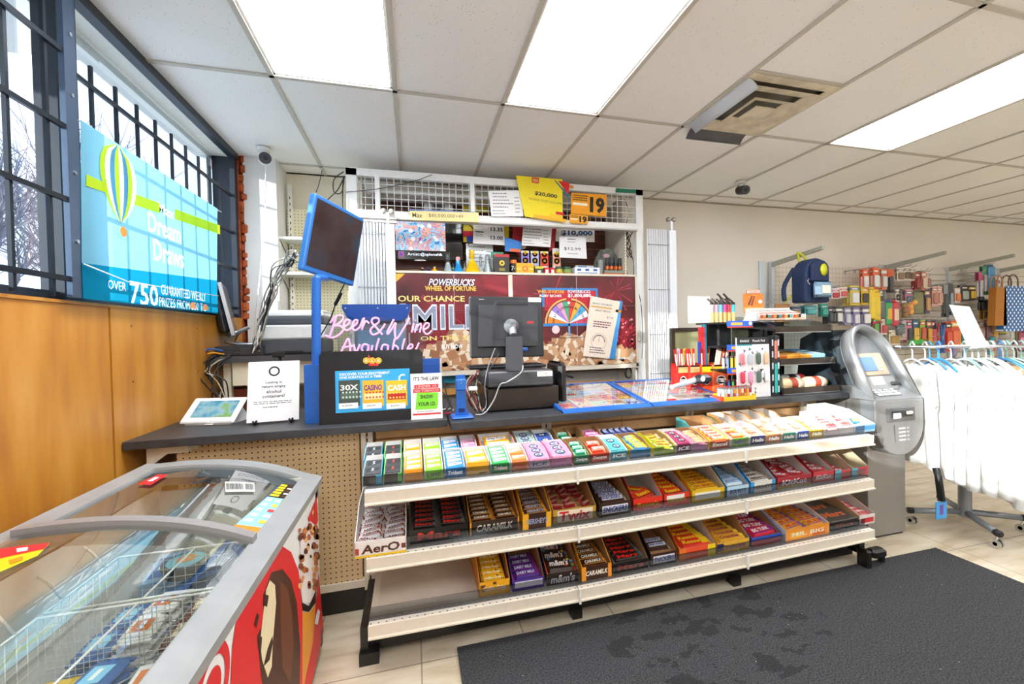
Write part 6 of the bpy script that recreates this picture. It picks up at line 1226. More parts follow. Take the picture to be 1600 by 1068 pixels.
G(1382, 468, .13, .45, '#2a9a50', '#f0b028', 'green, yellow and blue toy strip left of the red one', 1, 'bag', '#2a3a90'); G(1392, 468, .15, .48, '#cc1f38', '#f0d0b0', 'long red toy strip on the peg wall', 1, 'bag', '#cc1f38'); G(1363, 495, .12, .3, '#c8243a', '#4a9a48', 'red and green card low beside the purple packets', 2); G(1376, 498, .13, .26, '#e8dccc', '#b8383a', 'beige card with red figures by the cash machine', 2)
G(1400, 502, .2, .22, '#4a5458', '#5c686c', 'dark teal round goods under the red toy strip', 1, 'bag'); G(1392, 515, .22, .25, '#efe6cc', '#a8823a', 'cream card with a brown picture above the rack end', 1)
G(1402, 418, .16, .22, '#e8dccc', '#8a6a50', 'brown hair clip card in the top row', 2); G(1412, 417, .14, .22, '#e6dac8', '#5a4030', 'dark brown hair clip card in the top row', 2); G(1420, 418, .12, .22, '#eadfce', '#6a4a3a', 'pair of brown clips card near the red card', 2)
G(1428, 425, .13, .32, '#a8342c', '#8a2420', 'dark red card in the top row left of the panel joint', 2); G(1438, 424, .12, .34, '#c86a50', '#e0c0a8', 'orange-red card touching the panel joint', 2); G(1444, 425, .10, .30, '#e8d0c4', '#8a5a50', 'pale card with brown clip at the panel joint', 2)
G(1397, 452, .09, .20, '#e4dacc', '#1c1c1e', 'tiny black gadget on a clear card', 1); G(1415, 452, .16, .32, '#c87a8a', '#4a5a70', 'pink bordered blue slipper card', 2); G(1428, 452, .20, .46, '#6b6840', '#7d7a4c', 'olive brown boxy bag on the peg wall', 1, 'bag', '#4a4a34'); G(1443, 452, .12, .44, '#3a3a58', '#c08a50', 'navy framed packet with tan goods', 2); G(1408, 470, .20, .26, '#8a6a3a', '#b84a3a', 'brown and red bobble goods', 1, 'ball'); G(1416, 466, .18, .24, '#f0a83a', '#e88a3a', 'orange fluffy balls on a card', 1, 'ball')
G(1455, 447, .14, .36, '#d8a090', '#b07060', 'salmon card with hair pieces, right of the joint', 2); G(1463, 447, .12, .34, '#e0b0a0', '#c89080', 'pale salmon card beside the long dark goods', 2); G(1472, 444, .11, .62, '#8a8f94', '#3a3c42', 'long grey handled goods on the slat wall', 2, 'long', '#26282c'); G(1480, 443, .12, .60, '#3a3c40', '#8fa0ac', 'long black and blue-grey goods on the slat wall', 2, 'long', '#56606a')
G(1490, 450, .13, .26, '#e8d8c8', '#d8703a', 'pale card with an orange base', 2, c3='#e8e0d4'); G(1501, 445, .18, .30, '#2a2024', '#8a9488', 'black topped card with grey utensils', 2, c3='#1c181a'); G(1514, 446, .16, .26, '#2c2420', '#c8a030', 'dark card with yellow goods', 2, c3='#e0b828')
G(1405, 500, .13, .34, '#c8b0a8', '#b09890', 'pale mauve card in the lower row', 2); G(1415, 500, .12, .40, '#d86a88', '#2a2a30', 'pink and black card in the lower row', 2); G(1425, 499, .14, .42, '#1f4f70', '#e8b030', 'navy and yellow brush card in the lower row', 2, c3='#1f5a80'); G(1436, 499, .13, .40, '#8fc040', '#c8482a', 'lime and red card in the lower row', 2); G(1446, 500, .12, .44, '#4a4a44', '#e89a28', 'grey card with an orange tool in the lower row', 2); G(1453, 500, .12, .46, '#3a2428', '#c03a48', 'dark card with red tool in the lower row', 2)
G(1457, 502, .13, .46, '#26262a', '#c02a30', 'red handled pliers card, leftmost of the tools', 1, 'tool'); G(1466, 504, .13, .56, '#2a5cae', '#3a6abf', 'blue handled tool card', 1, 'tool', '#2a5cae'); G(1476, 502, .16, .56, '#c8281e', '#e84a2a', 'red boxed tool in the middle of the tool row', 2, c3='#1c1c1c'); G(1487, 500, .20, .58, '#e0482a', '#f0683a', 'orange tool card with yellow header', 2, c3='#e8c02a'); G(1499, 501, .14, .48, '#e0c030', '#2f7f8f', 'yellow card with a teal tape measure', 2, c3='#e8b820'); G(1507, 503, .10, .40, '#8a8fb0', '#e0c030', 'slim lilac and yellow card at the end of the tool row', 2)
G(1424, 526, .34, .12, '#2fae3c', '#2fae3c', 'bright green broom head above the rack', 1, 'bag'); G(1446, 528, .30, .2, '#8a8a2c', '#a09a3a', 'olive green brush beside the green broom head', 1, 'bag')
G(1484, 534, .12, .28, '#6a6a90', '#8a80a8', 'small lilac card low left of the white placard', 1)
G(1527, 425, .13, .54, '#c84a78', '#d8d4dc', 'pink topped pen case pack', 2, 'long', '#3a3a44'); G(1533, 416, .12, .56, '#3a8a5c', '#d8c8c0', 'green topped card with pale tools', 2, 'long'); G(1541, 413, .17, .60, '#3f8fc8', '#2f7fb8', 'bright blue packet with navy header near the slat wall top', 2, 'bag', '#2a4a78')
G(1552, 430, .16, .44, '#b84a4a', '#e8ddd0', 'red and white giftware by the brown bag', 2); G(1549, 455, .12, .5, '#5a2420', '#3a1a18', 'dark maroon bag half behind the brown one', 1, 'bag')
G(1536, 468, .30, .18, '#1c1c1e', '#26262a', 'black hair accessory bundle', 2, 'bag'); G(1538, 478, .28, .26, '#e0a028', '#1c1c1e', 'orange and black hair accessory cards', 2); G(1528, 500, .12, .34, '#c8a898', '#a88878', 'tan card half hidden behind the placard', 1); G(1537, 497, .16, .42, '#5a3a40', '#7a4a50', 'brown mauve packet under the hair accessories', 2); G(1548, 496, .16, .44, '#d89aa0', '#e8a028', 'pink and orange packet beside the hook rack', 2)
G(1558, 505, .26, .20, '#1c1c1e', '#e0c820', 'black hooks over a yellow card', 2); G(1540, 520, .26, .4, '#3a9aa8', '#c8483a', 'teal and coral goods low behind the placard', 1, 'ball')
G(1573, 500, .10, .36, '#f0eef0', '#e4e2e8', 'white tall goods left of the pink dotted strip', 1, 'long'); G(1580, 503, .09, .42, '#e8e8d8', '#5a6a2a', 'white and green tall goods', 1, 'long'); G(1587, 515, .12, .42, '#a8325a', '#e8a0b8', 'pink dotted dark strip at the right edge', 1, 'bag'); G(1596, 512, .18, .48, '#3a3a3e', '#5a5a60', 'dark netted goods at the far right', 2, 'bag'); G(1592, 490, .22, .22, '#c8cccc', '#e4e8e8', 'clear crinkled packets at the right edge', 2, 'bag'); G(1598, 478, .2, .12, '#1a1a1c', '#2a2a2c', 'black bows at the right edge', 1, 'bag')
# backpack
q = at(1245, 405, Y=3.45); t = thing('backpack', 'navy child backpack with a yellow badge hanging from the arm', 'backpack', (q.x, 3.42, q.z)); NV = C('#1f3358', .75); bx_, bz_ = q.x+.02, q.z-.02
def bpk(w_, h_, d0, d1, z0, m_, nm):
    w_ *= .74
    b = MB(); pr_ = [(-w_, z0-h_), (w_, z0-h_)]+arc(0, z0-h_*.42, w_, h_*.42, 0, PI, 14)[0:]; b.prism(pr_, d1-d0, m_, loc(bx_, 3.30-d0, bz_, 0) @ Matrix.Rotation(PI/2, 4, 'X')); return b.build(nm, t, bevel=.02)
bpk(.205, .43, -.10, .06, 0, NV, 'body'); bpk(.15, .21, .06, .09, -.02, C('#1a2a50', .75), 'front_panel')
b = MB(); b.rbox((bx_+.01, 3.20, bz_-.31), (.21, .05, .15), C('#7fa0b8', .3), .02); b.rbox((bx_+.02, 3.172, bz_-.31), (.11, .006, .08), C('#f2e6d8'), .004); b.rbox((bx_-.07, 3.172, bz_-.32), (.09, .006, .08), C('#a8c8e0'), .01); b.build('front_pocket', t)
b = MB(); b.lathe([(.001, 0), (.04, .004), (.044, .012), (.001, .016)], (0, 0, 0), C('#d8d82a'), n=18, T=loc(bx_+.035, 3.215, bz_-.12) @ Matrix.Rotation(PI/2, 4, 'X') @ Matrix.Scale(1.35, 4, (0, 1, 0))); b.build('badge', t, label='yellow oval badge')
b = MB(); b.tube(smooth([(bx_-.06, 3.38, bz_-.02), (bx_-.04, 3.42, bz_+.06), (bx_, 3.45, bz_+.085), (bx_+.03, 3.42, bz_+.05), (bx_+.03, 3.38, bz_-.02)]), .012, C('#c8cc28'), n=6); b.build('top_loop', t, label='yellow top loop')
b = MB(); b.tube(smooth([(bx_-.11, 3.40, bz_-.08), (bx_-.18, 3.45, bz_-.25), (bx_-.19, 3.44, bz_-.40)]), .022, NV, n=6); b.tube([(bx_-.19, 3.44, bz_-.42), (bx_-.13, 3.40, bz_-.34)], .009, C('#c8cc28'), n=6); b.build('shoulder_strap', t)
b = MB(); b.tube(smooth([(bx_-.10, 3.24, bz_-.20), (bx_-.13, 3.235, bz_-.23), (bx_-.11, 3.23, bz_-.26)]), .006, SIL, n=5); b.build('zip_pull', t)
b = MB(); p_ = at(1222, 490, Y=3.45); b.rbox(tuple(p_), (.18, .03, .2), C('#a87848'), .01); b.tube([(p_.x, 3.45, p_.z+.09), (p_.x, 3.86, p_.z+.16)], .004, SIL); b.build('brown_packet', label='brown paper packet hanging under the backpack', cat='packet')
# gift bags
def giftbag(px, py, w_, h_, m_, label, rope, bevel=0):
    p = at(px, py, Y=3.50); t = thing('gift_bag', label, 'gift bag', tuple(p)); b = MB(); b.prism([(-w_/2, -h_), (w_/2+.02, -h_), (w_/2, 0), (-w_/2+.03, 0)], .07, m_, T((p.x, 3.535, p.z), (p.x+1, 3.535, p.z), (p.x, 3.535, p.z+1))); b.build('bag', t)
    for y_ in (3.47, 3.53):
        b = MB(); b.tube(smooth([(p.x-w_*.22, y_, p.z-.02), (p.x-w_*.2, y_, p.z+.09), (p.x, y_, p.z+.14), (p.x+w_*.2, y_, p.z+.09), (p.x+w_*.22, y_, p.z-.02)]), .008, C(rope), n=6); b.build('handle', t)
    b = MB(); b.tube([(p.x, YW, p.z+.135), (p.x, 3.42, p.z+.135)], .004, SIL); b.build('peg_hook', label='steel hook holding up the '+label.split(' with')[0], cat='hook')
g = NG('blue_dotted_print', '#2f6fb4', .5); a_ = g.m('FRACT', g.m('DIVIDE', g.m('ADD', g.x, g.z), .07)); c_ = g.m('FRACT', g.m('DIVIDE', g.m('SUBTRACT', g.m('ADD', g.x, 20), g.z), .07))
da = g.m('POWER', g.m('SUBTRACT', a_, .5), 2); dc = g.m('POWER', g.m('SUBTRACT', c_, .5), 2); g.base(g.mix(g.m('LESS_THAN', g.m('ADD', da, dc), .085), '#2f6fb4', '#f2f6fa'))
giftbag(1578, 447, .38, .55, g.M, 'blue and white dotted gift bag with a corded handle', '#7a5a50'); giftbag(1557, 449, .20, .46, C('#b8762c', .6), 'plain brown paper gift bag beside the dotted one', '#b8885a')
# ================================================================ things in and on the cabinet
random.seed(202)
def sign(name, px, Y, c_, label, cat='sign', th=.003, fn=None):
    """flat sign from its four corners in the photo (bottom-left, bottom-right, top-right, top-left) on the plane Y"""
    q = [at(x, y, Y=Y) for x, y in px]; F_ = T(q[0], q[1], q[3]); I_ = F_.inverted(); b = MB(); b.T = F_
    L = [I_ @ p for p in q]; n = len(L); V = [(p.x, p.y, 0) for p in L]+[(p.x, p.y, -th) for p in L]
    b.add(V, [(0, 1, 2, 3), (7, 6, 5, 4), (0, 4, 5, 1), (1, 5, 6, 2), (2, 6, 7, 3), (3, 7, 4, 0)], C(c_, .5) if isinstance(c_, str) else c_)
    W_, H_ = (L[1].x+L[2].x-L[0].x-L[3].x)/2, (L[2].y+L[3].y-L[0].y-L[1].y)/2
    if fn: fn(b, W_, H_)
    return b.build(name, label=label, cat=cat, o=tuple(q[0]))
K = '#1c1c1c'
def f_price(b, W, H): b.lines(.02, H*.3, W*.7, H*.95, 5, '#8a8a88', fill=.3); b.lines(W*.75, H*.1, W*.95, H*.8, 5, '#9a9a98', fill=.3); b.lines(W*.05, H*.05, W*.5, H*.28, 2, '#9a9a98', fill=.3)
sign('price_list', [(768, 338), (818, 338), (813, 297), (763, 298)], YC-.035, '#efeeec', 'white price list clipped to the grille left of the yellow winning sign', fn=f_price)
def f_win(b, W, H):
    b.poly([(W*.66, H), (W, H*.68), (W, H*.62), (W*.62, H)], '#1f6a8a', z=.0006); b.poly([(W*.72, H*1.0), (W, H*1.0), (W, H*.70)], '#d8242c', z=.0009)
    b.text('$20,000', W*.46, H*.60, '#2a2a2a', w=W*.54, h=H*.11, bold=.03); b.text('WINNING TICKET SOLD HERE', W*.45, H*.45, '#8a8a2a', w=W*.8, h=H*.055); b.rect(W*.1, H*.84, W*.27, H*.98, '#e0582a', .001); b.text('OLG', W*.185, H*.91, '#ffe0b0', w=W*.12, h=H*.06, bold=.03)
    b.rect(W*.72, H*.17, W*.92, H*.24, '#d8242c', .001); b.rect(W*.2, .0, W*.98, H*.09, '#f2b41e', .0008); b.text('LOTTO', W*.82, H*.205, '#fff', w=W*.12, h=H*.035) if 0 else None
sign('winner_sign', [(820, 338), (879, 347), (879, 280), (806, 274)], YC-.05, '#f4dc14', 'big yellow $20,000 winning ticket sign with a red corner on the grille', fn=f_win)
sign('winner_tag', [(860, 340), (878, 346), (878, 338), (860, 333)], YC-.056, '#f2c01e', 'small orange-yellow tag hanging under the yellow winning sign')
def f19(b, W, H):
    b.text('19', W*.74, H*.5, K, w=W*.42, h=H*.74, bold=.05); b.lines(W*.04, H*.62, W*.48, H*.92, 3, '#4a3410', fill=.5, rag=.1); b.rect(W*.05, H*.42, W*.46, H*.54, '#fff2d8', .001); b.rect(0, 0, W, H*.03, '#b87a10', .001)
sign('age_sign', [(892, 334), (947, 339), (948, 304), (893, 301)], YC-.035, '#f4a31a', 'larger orange sign with a black 19 on the grille', fn=f19)
sign('age_sign', [(890, 348), (918, 350), (919, 337), (890, 334)], YC-.045, '#f4a820', 'small orange 19 sticker below the larger one', fn=f19)
sign('strip_sign', [(962, 300), (993, 302), (994, 296), (963, 294)], YC-.01, '#1f7a5a', 'dark green strip label at the right top of the cabinet frame')
sign('strip_sign', [(878, 291), (896, 294), (896, 290), (878, 287)], YC-.01, '#e8963a', 'small orange strip label beside the yellow winning sign')
sign('stored_sign', [(722, 330), (762, 332), (762, 305), (722, 303)], 3.80, '#ecd81e', 'yellow card stored behind the grille', fn=lambda b, W, H: (b.rect(W*.05, H*.45, W*.55, H*.95, '#e0642a'), b.text('WIN', W*.3, H*.7, '#f4d060', w=W*.4, h=H*.3, bold=.03)))
sign('photo_print', [(662, 330), (708, 331), (706, 308), (663, 307)], 3.79, '#f0f0f0', 'white framed grey photo behind the grille', fn=lambda b, W, H: (b.rect(W*.28, 0, W*.75, H*.9, '#9aa09a'), b.rect(W*.28, H*.85, W*.75, H*.98, '#3a4a3a', .001), b.disc(W*.5, H*.35, H*.28, '#5a605c', .001)))
def f_led(b, W, H): b.text('Max', W*.11, H*.5, '#6a5a20', w=W*.14, h=H*.5, bold=.01); b.text('$80,000,000+49', W*.52, H*.52, '#5a5030', w=W*.5, h=H*.42, bold=-.005); b.rect(0, H, W*.98, H*1.12, '#5a78b8', -.001)
sign('jackpot_ticker', [(640, 343), (748, 347), (748, 332), (640, 329)], YC-.05, mat('ticker_yellow', '#f2dc96', .4), 'long pale yellow jackpot ticker under the grille', th=.02, fn=f_led)
# television
q = [at(x, y, Y=3.74) for x, y in ((617, 405), (724, 407), (724, 343), (613, 338))]; t = thing('television', 'wall television showing a swirling colourful painting with a caption', 'television', tuple(q[0])); F_ = T(q[0], q[1], q[3]); W_ = (q[1]-q[0]).length; H_ = (q[3]-q[0]).length
b = MB(); b.T = F_; b.rbox((W_/2, H_/2, -.02), (W_, H_, .04), C('#121214', .15), .005); b.rect(.62*W_+.1, .02, W_-.01, H_-.01, C('#1c1a18', .08), .0006); b.build('housing', t)
g = NG('swirling_painting', '#7fb0d8', .2); v = g.n.nodes.new('ShaderNodeTexVoronoi'); v.inputs['Scale'].default_value = 16; n0 = g.n.nodes.new('ShaderNodeTexNoise'); n0.inputs['Scale'].default_value = 9; n0.inputs['Distortion'].default_value = 3; g.n.links.new(g.P, n0.inputs['Vector']); g.n.links.new(g.P, v.inputs['Vector'])
c_ = g.ramp(n0.outputs[0], [(.25, '#1f2a5a'), (.38, '#3f7fc0'), (.46, '#9fd0e4'), (.54, '#b07898'), (.62, '#e8b890'), (.7, '#7a4ab0')]); c_ = g.mix(g.m('LESS_THAN', v.outputs['Distance'], .28), c_, '#dfe8f4'); g.base(c_); g.n.links.new(c_, g.b.inputs['Emission Color']); g.b.inputs['Emission Strength'].default_value = .55
b = MB(); b.T = F_; b.rect(.01, H_*.22, W_*.74, H_-.005, g.M, .0012); b.rect(.03, H_*.06, .075, H_*.19, '#d86ab0', .0012); b.rect(.04, H_*.085, .065, H_*.165, '#7a5ad8', .0016); b.text('Artist:@splonahh', W_*.43, H_*.125, mat('screen_white', '#e8f0ff', .4, emit=.5), w=W_*.5, h=H_*.09, z=.002, bold=.005); b.build('picture', t)
b = MB(); b.T = F_; b.disc(W_*.36, -.004, .05, '#e8e8e8', .003, ry=.006); b.build('badge', t)
cable('black_cable', 'black cord looping at the right edge of the television', [([at(722, 350, Y=3.68), at(735, 352, Y=3.66), at(745, 370, Y=3.7), at(733, 380, Y=3.7), at(727, 395, Y=3.72)], .005, '#141416')])
# price signs
def f135(b, W, H):
    b.text('$', W*.50, H*.70, K, h=H*.06); b.text('13.35', W*.76, H*.66, K, w=W*.4, h=H*.17, bold=.03); b.text('13.00', W*.76, H*.3, K, w=W*.4, h=H*.17, bold=.03); b.text('$', W*.50, H*.34, K, h=H*.06); b.lines(W*.06, H*.7, W*.4, H*.9, 3, '#8a8a8a', fill=.3); b.rect(W*.08, H*.48, W*.34, H*.53, '#3a3a3a'); b.lines(W*.08, H*.3, W*.35, H*.44, 2, '#9a9a9a')
sign('price_sign', [(739, 380), (789, 383), (787, 345), (740, 345)], 3.62, '#eceae8', 'white price sign reading 13.35 and 13.00 beside the television', fn=f135)
sign('backing_card', [(724, 378), (742, 378), (742, 347), (724, 346)], 3.68, '#ecd21e', 'yellow, red and blue card half hidden left of the 13.35 sign', fn=lambda b, W, H: (b.rect(0, H*.25, W, H*.55, '#d8283a'), b.rect(W*.3, 0, W, H*.3, '#1f4ab0', .001)))
sign('backing_card', [(786, 385), (795, 385), (795, 347), (786, 346)], 3.68, '#e8c81e', 'narrow yellow card edge right of the 13.35 sign')
sign('notice', [(729, 424), (771, 425), (770, 381), (728, 380)], 3.70, '#e4e6e8', 'white notice standing behind the glass bottles', fn=f_price)
sign('poster_card', [(800, 385), (812, 402), (820, 350), (802, 349)], 3.66, '#b81e28', 'red card with a pale figure left of the paper price list', fn=lambda b, W, H: b.disc(W*.6, H*.5, W*.3, '#e8d0b0'))
sign('blue_card', [(789, 392), (815, 394), (815, 378), (789, 370)], 3.60, '#2a7fd0', 'slanted blue and orange card above the black box', fn=lambda b, W, H: b.rect(W*.3, H*.0, W*.9, H*.25, '#f0682a'))
sign('price_list', [(815, 383), (860, 386), (863, 351), (818, 349)], 3.56, '#ecebea', 'white paper price list hanging in the middle of the cabinet', fn=f_price)
sign('backing_card', [(858, 392), (866, 392), (870, 352), (860, 350)], 3.62, '#a81a24', 'narrow dark red dotted card right of the middle price list')
def f10k(b, W, H): b.text('$777,755', W*.45, H*.74, '#4a3a20', w=W*.7, h=H*.2, bold=-.01, slant=.2); b.text('$10,000', W*.56, H*.42, '#1f4a8a', w=W*.82, h=H*.3, bold=.04)
sign('prize_sign', [(868, 377), (929, 378), (929, 347), (870, 346)], 3.62, '#e9e7e4', 'white sign reading $10,000 in dark blue', fn=f10k)
def f1299(b, W, H): b.text('$12.99', W*.48, H*.42, K, w=W*.62, h=H*.16, bold=.0); b.lines(W*.3, H*.85, W*.75, H*.9, 1, '#333'+'333', fill=.7); b.lines(W*.3, H*.72, W*.7, H*.78, 1, '#8a8a8a', fill=.5); b.lines(W*.3, H*.18, W*.7, H*.24, 1, '#8a8a8a', fill=.6)
sign('price_sign', [(874, 402), (917, 404), (915, 370), (874, 369)], 3.54, '#efefef', 'white price sign reading $12.99 in front of the $10,000 sign', fn=f1299)
# notice taped to the right poster
def f_ref(b, W, H):
    b.poly([(W*.93, 0), (W*1.14, 0), (W*1.22, H), (W*1.0, H)], '#3f8fd0', z=-.001); b.text('BINGO DOUBLER', W*.5, H*.9, '#3a4a6a', w=W*.7, h=H*.03); b.rect(W*.1, H*.83, W*.85, H*.86, '#d8b06a'); b.text('DRAFT BINGO', W*.55, H*.79, '#2a2a2a', w=W*.55, h=H*.03); b.text('$5.00', W*.82, H*.69, '#5a3a6a', w=W*.22, h=H*.035)
    b.lines(W*.25, H*.5, W*.9, H*.62, 3, '#7a4a5a', fill=.5); b.disc(W*.5, H*.27, W*.27, '#8a8a8a', .001, n=30, r0=W*.262)
    for i in range(20): a = PI*i/19; b.rect(W*.5+W*.2*math.cos(a)-.003, H*.27+W*.2*math.sin(a)-.003, W*.5+W*.2*math.cos(a)+.003, H*.27+W*.2*math.sin(a)+.006, '#3a2a2a', .0013)
    b.poly([(W*.49, H*.27), (W*.51, H*.27), (W*.5, H*.38)], '#d02030', z=.0016); b.lines(W*.2, H*.06, W*.8, H*.18, 3, '#6a5a5a', fill=.4); b.poly([(W*1.0, H*.8), (W*1.2, H*.8), (W*1.2, H*.84), (W*1.0, H*.84)], '#e0a02a', z=0.0)
sign('bingo_notice', [(911, 556), (952, 560), (969, 471), (923, 462)], 3.378, '#f3e2d0', 'cream notice with a dial taped over the right lottery poster', fn=f_ref)
# cabinet shelf goods (shelf top z = 1.884)
ZF = 1.885
def sx(px, Y=3.55): return at(px, 420, Y=Y).x
def bottle(px, prof, c_, label, Y=3.55, name='glass_bottle', cat='bottle', gl=False, cap=None):
    b = MB(); m_ = glass('clear_bottle_glass', '#eef4f6', .85, .02) if gl else C(c_, .12); b.lathe(prof, (sx(px, Y), Y, ZF), m_, n=14)
    if c_ and gl: b.lathe([(r_*.8, z_) for r_, z_ in prof[:3]], (sx(px, Y), Y, ZF+.002), C(c_, .2), n=12)
    if cap: b.lathe([(cap[1], 0), (cap[1], cap[2])], (sx(px, Y), Y, ZF+prof[-1][1]), C(cap[0]), n=10)
    return b.build(name, label=label, cat=cat)
bottle(660, [(.022, 0), (.02, .02), (.006, .035)], '#1c1c28', 'tiny round black flask at the left of the cabinet shelf', name='mini_bottle', cap=('#e8b89a', .008, .012)); bottle(669, [(.022, 0), (.02, .02), (.006, .035)], '#1f3060', 'tiny navy flask on the cabinet shelf', name='mini_bottle', cap=('#3a3a6a', .008, .014)); bottle(679, [(.032, 0), (.03, .02), (.008, .04)], '#f0a81e', 'tiny orange flask on the cabinet shelf', name='mini_bottle', cap=('#e8c060', .009, .015))
bottle(700, [(.05, 0), (.045, .01), (.018, .09), (.018, .17), (.022, .18)], '#e0e8e8', 'tall clear glass flask on the cabinet shelf', gl=True); bottle(708, [(.03, 0), (.025, .02), (.01, .06), (.01, .11)], '#c8d890', 'small greenish glass flask behind the clear one', gl=True, Y=3.62); bottle(716, [(.048, 0), (.042, .02), (.02, .07), (.016, .11)], '#1f8fd0', 'bright blue glass flask with a pink neck', cap=('#f0a8a8', .017, .03))
bottle(726, [(.03, 0), (.025, .03), (.012, .06), (.012, .12)], '#d8d0d8', 'small frosted glass flask right of the blue one', gl=True, Y=3.6); bottle(738, [(.075, 0), (.07, .012), (.03, .10), (.012, .12), (.012, .13), (.022, .135), (.022, .17), (.02, .2)], '#e8bc14', 'large amber yellow glass bottle with a tall stopper'); bottle(751, [(.035, 0), (.03, .03), (.012, .06), (.012, .16)], '#e8e8e4', 'clear glass pipe right of the yellow bottle', gl=True); bottle(762, [(.045, 0), (.04, .03), (.02, .09), (.02, .17)], '#e8e8ea', 'wide clear glass vessel beside the black box', gl=True)
def cbx(px0, px1, h_, d_, c_, label, marks=(), Y=3.50, name='small_box', cat='box', z0=ZF):
    x0_, x1_ = sx(px0, Y), sx(px1, Y); b = MB(); b.bb((x0_, Y, z0), (x1_, Y+d_, z0+h_), C(c_)); w_ = x1_-x0_; TT_ = T((x0_, Y, z0), (x1_, Y, z0), (x0_, Y, z0+1))
    for i, m_ in enumerate(marks):
        if m_[0] == 'd': b.disc(m_[1]*w_, m_[2]*h_, m_[3]*w_, m_[4], .0008+.0003*i, TT_)
        elif m_[0] == 't': b.text(m_[5], m_[1]*w_, m_[2]*h_, m_[4], w=m_[3]*w_, T=TT_, z=.002)
        else: b.rect(m_[0]*w_, m_[1]*h_, m_[2]*w_, m_[3]*h_, m_[4], .0006+.0003*i, TT_)
    return b.build(name, label=label, cat=cat)
cbx(773, 796, .165, .08, '#2a2825', 'black box with a red lid and yellow round emblem', [(0, .86, 1, 1, '#c01e2a'), ('d', .5, .55, .18, '#f2c81e'), ('d', .5, .55, .08, '#2a2825'), (.3, .15, .7, .3, '#8a7a2a')], name='display_box'); cbx(766, 787, .03, .04, '#1f8a6a', 'small green sign card standing over the black box', [('t', .5, .5, .5, '#ffffff', 'Puro')], Y=3.60, z0=ZF+.165, name='green_card') if 0 else cbx(768, 787, .205, .02, '#3f9a7a', 'green topped notice standing behind the black box', [(0, 0, 1, .75, '#e6e8ea'), ('t', .5, .88, .5, '#ffffff', 'Puro')], Y=3.62, name='notice_card')
cbx(807, 834, .095, .09, '#f2b01e', 'yellow-orange box with a red circle on the cabinet shelf', [('d', .5, .5, .16, '#e0582a'), ('d', .5, .5, .09, '#f4c040'), (0, .42, .3, .56, '#f4d06a'), (.7, .42, 1, .56, '#f4d06a')], name='yellow_box')
b = MB(); b.lathe([(.03, 0), (.04, .05), (.03, .1)], (sx(802, 3.58), 3.58, ZF), C('#2a2420'), n=12); b.lathe([(.036, .1), (.03, .13)], (sx(802, 3.58), 3.58, ZF), C('#f07a2a'), n=12); b.text('74', sx(803, 3.54), ZF+.055, '#f0ece4', w=.05, T=T((0, 3.535, 0), (1, 3.535, 0), (0, 3.535, 1))); b.build('tobacco_tin', label='dark round tin with an orange lid behind the yellow box', cat='tin')
for i, (px, c_, s2) in enumerate([(821, '#8a78c8', 'lilac'), (836, '#b8b4dc', 'pale lilac'), (851, '#e0402a', 'red'), (870, '#f0a890', 'salmon')]):
    x0_ = sx(px-6, 3.60); x1_ = sx(px+6, 3.60); z0_ = ZF+.10+(.02 if i == 3 else 0); b = MB(); b.bb((x0_, 3.60, ZF), (x1_, 3.612, ZF+.22+(.03 if i == 3 else 0)), C('#efeae4')); b.bb((x0_, 3.596, ZF+.09), (x1_, 3.60, ZF+.20), C(c_)); w_ = x1_-x0_
    for k in range(2): b.disc((x0_+x1_)/2+.0, ZF+.135+.06*k, w_*.36, '#f2cc28', .004, T((0, 3.60, 0), (1, 3.60, 0), (0, 3.60, 1))); b.disc((x0_+x1_)/2, ZF+.135+.06*k, w_*.17, '#a87a14', .005, T((0, 3.60, 0), (1, 3.60, 0), (0, 3.60, 1)))
    b.build('blister_strip', label='%s blister strip with two yellow discs standing on the cabinet shelf' % s2, cat='packet')
cbx(836, 849, .07, .06, '#4a4c38', 'small dark box with yellow marks right of the yellow box', [(0, .7, 1, 1, '#c8c028'), (.3, .2, .7, .5, '#d8d4cc')], Y=3.49); cbx(851, 858, .06, .05, '#d8283a', 'little red and white pack, left of the pair', [(.2, .2, .8, .7, '#f4ece8')], Y=3.49); cbx(860, 867, .06, .05, '#c8242e', 'little red and white pack, right of the pair', [(.2, .2, .8, .7, '#f4e4e4')], Y=3.49)
for i, px in enumerate((873, 886)):
    b = MB(); x_ = sx(px, 3.53); b.lathe([(.03, 0), (.034, .03), (.034, .06), (.028, .075)], (x_, 3.53, ZF), C('#2f5a3a'), n=14); b.lathe([(.0345, .02), (.0345, .05)], (x_, 3.53, ZF), C(('#c8b83a', '#8aa84a')[i]), n=14); b.lathe([(.03, .0), (.03, .014)], (x_-.0, 3.49, ZF), C('#e0762a'), n=12); b.build('green_tin', label='green and gold round tin, %s of the pair on the cabinet shelf' % ('left', 'right')[i], cat='tin')
cbx(898, 937, .07, .10, '#e9edf2', 'white box with blue birds on the cabinet shelf', [(.1, .55, .25, .8, '#2a5ca8'), (.42, .55, .57, .8, '#2a5ca8'), (.74, .55, .9, .8, '#2a5ca8'), (.1, .25, .9, .35, '#6a8ab8')], name='white_box'); cbx(900, 933, .11, .03, '#dfe0de', 'pale tall carton behind the white box with blue birds', [(.1, .75, .5, .95, '#3f7fc0')], Y=3.64, name='pale_carton')
t = thing('torch_dispenser', 'camouflage domed dispenser holding torch canisters on an orange base', 'dispenser', (sx(953), 3.55, ZF)); CAM = mat('camouflage', '#6d6f66', .6, noise=(22, .6)); x0_, x1_ = sx(933), sx(975)
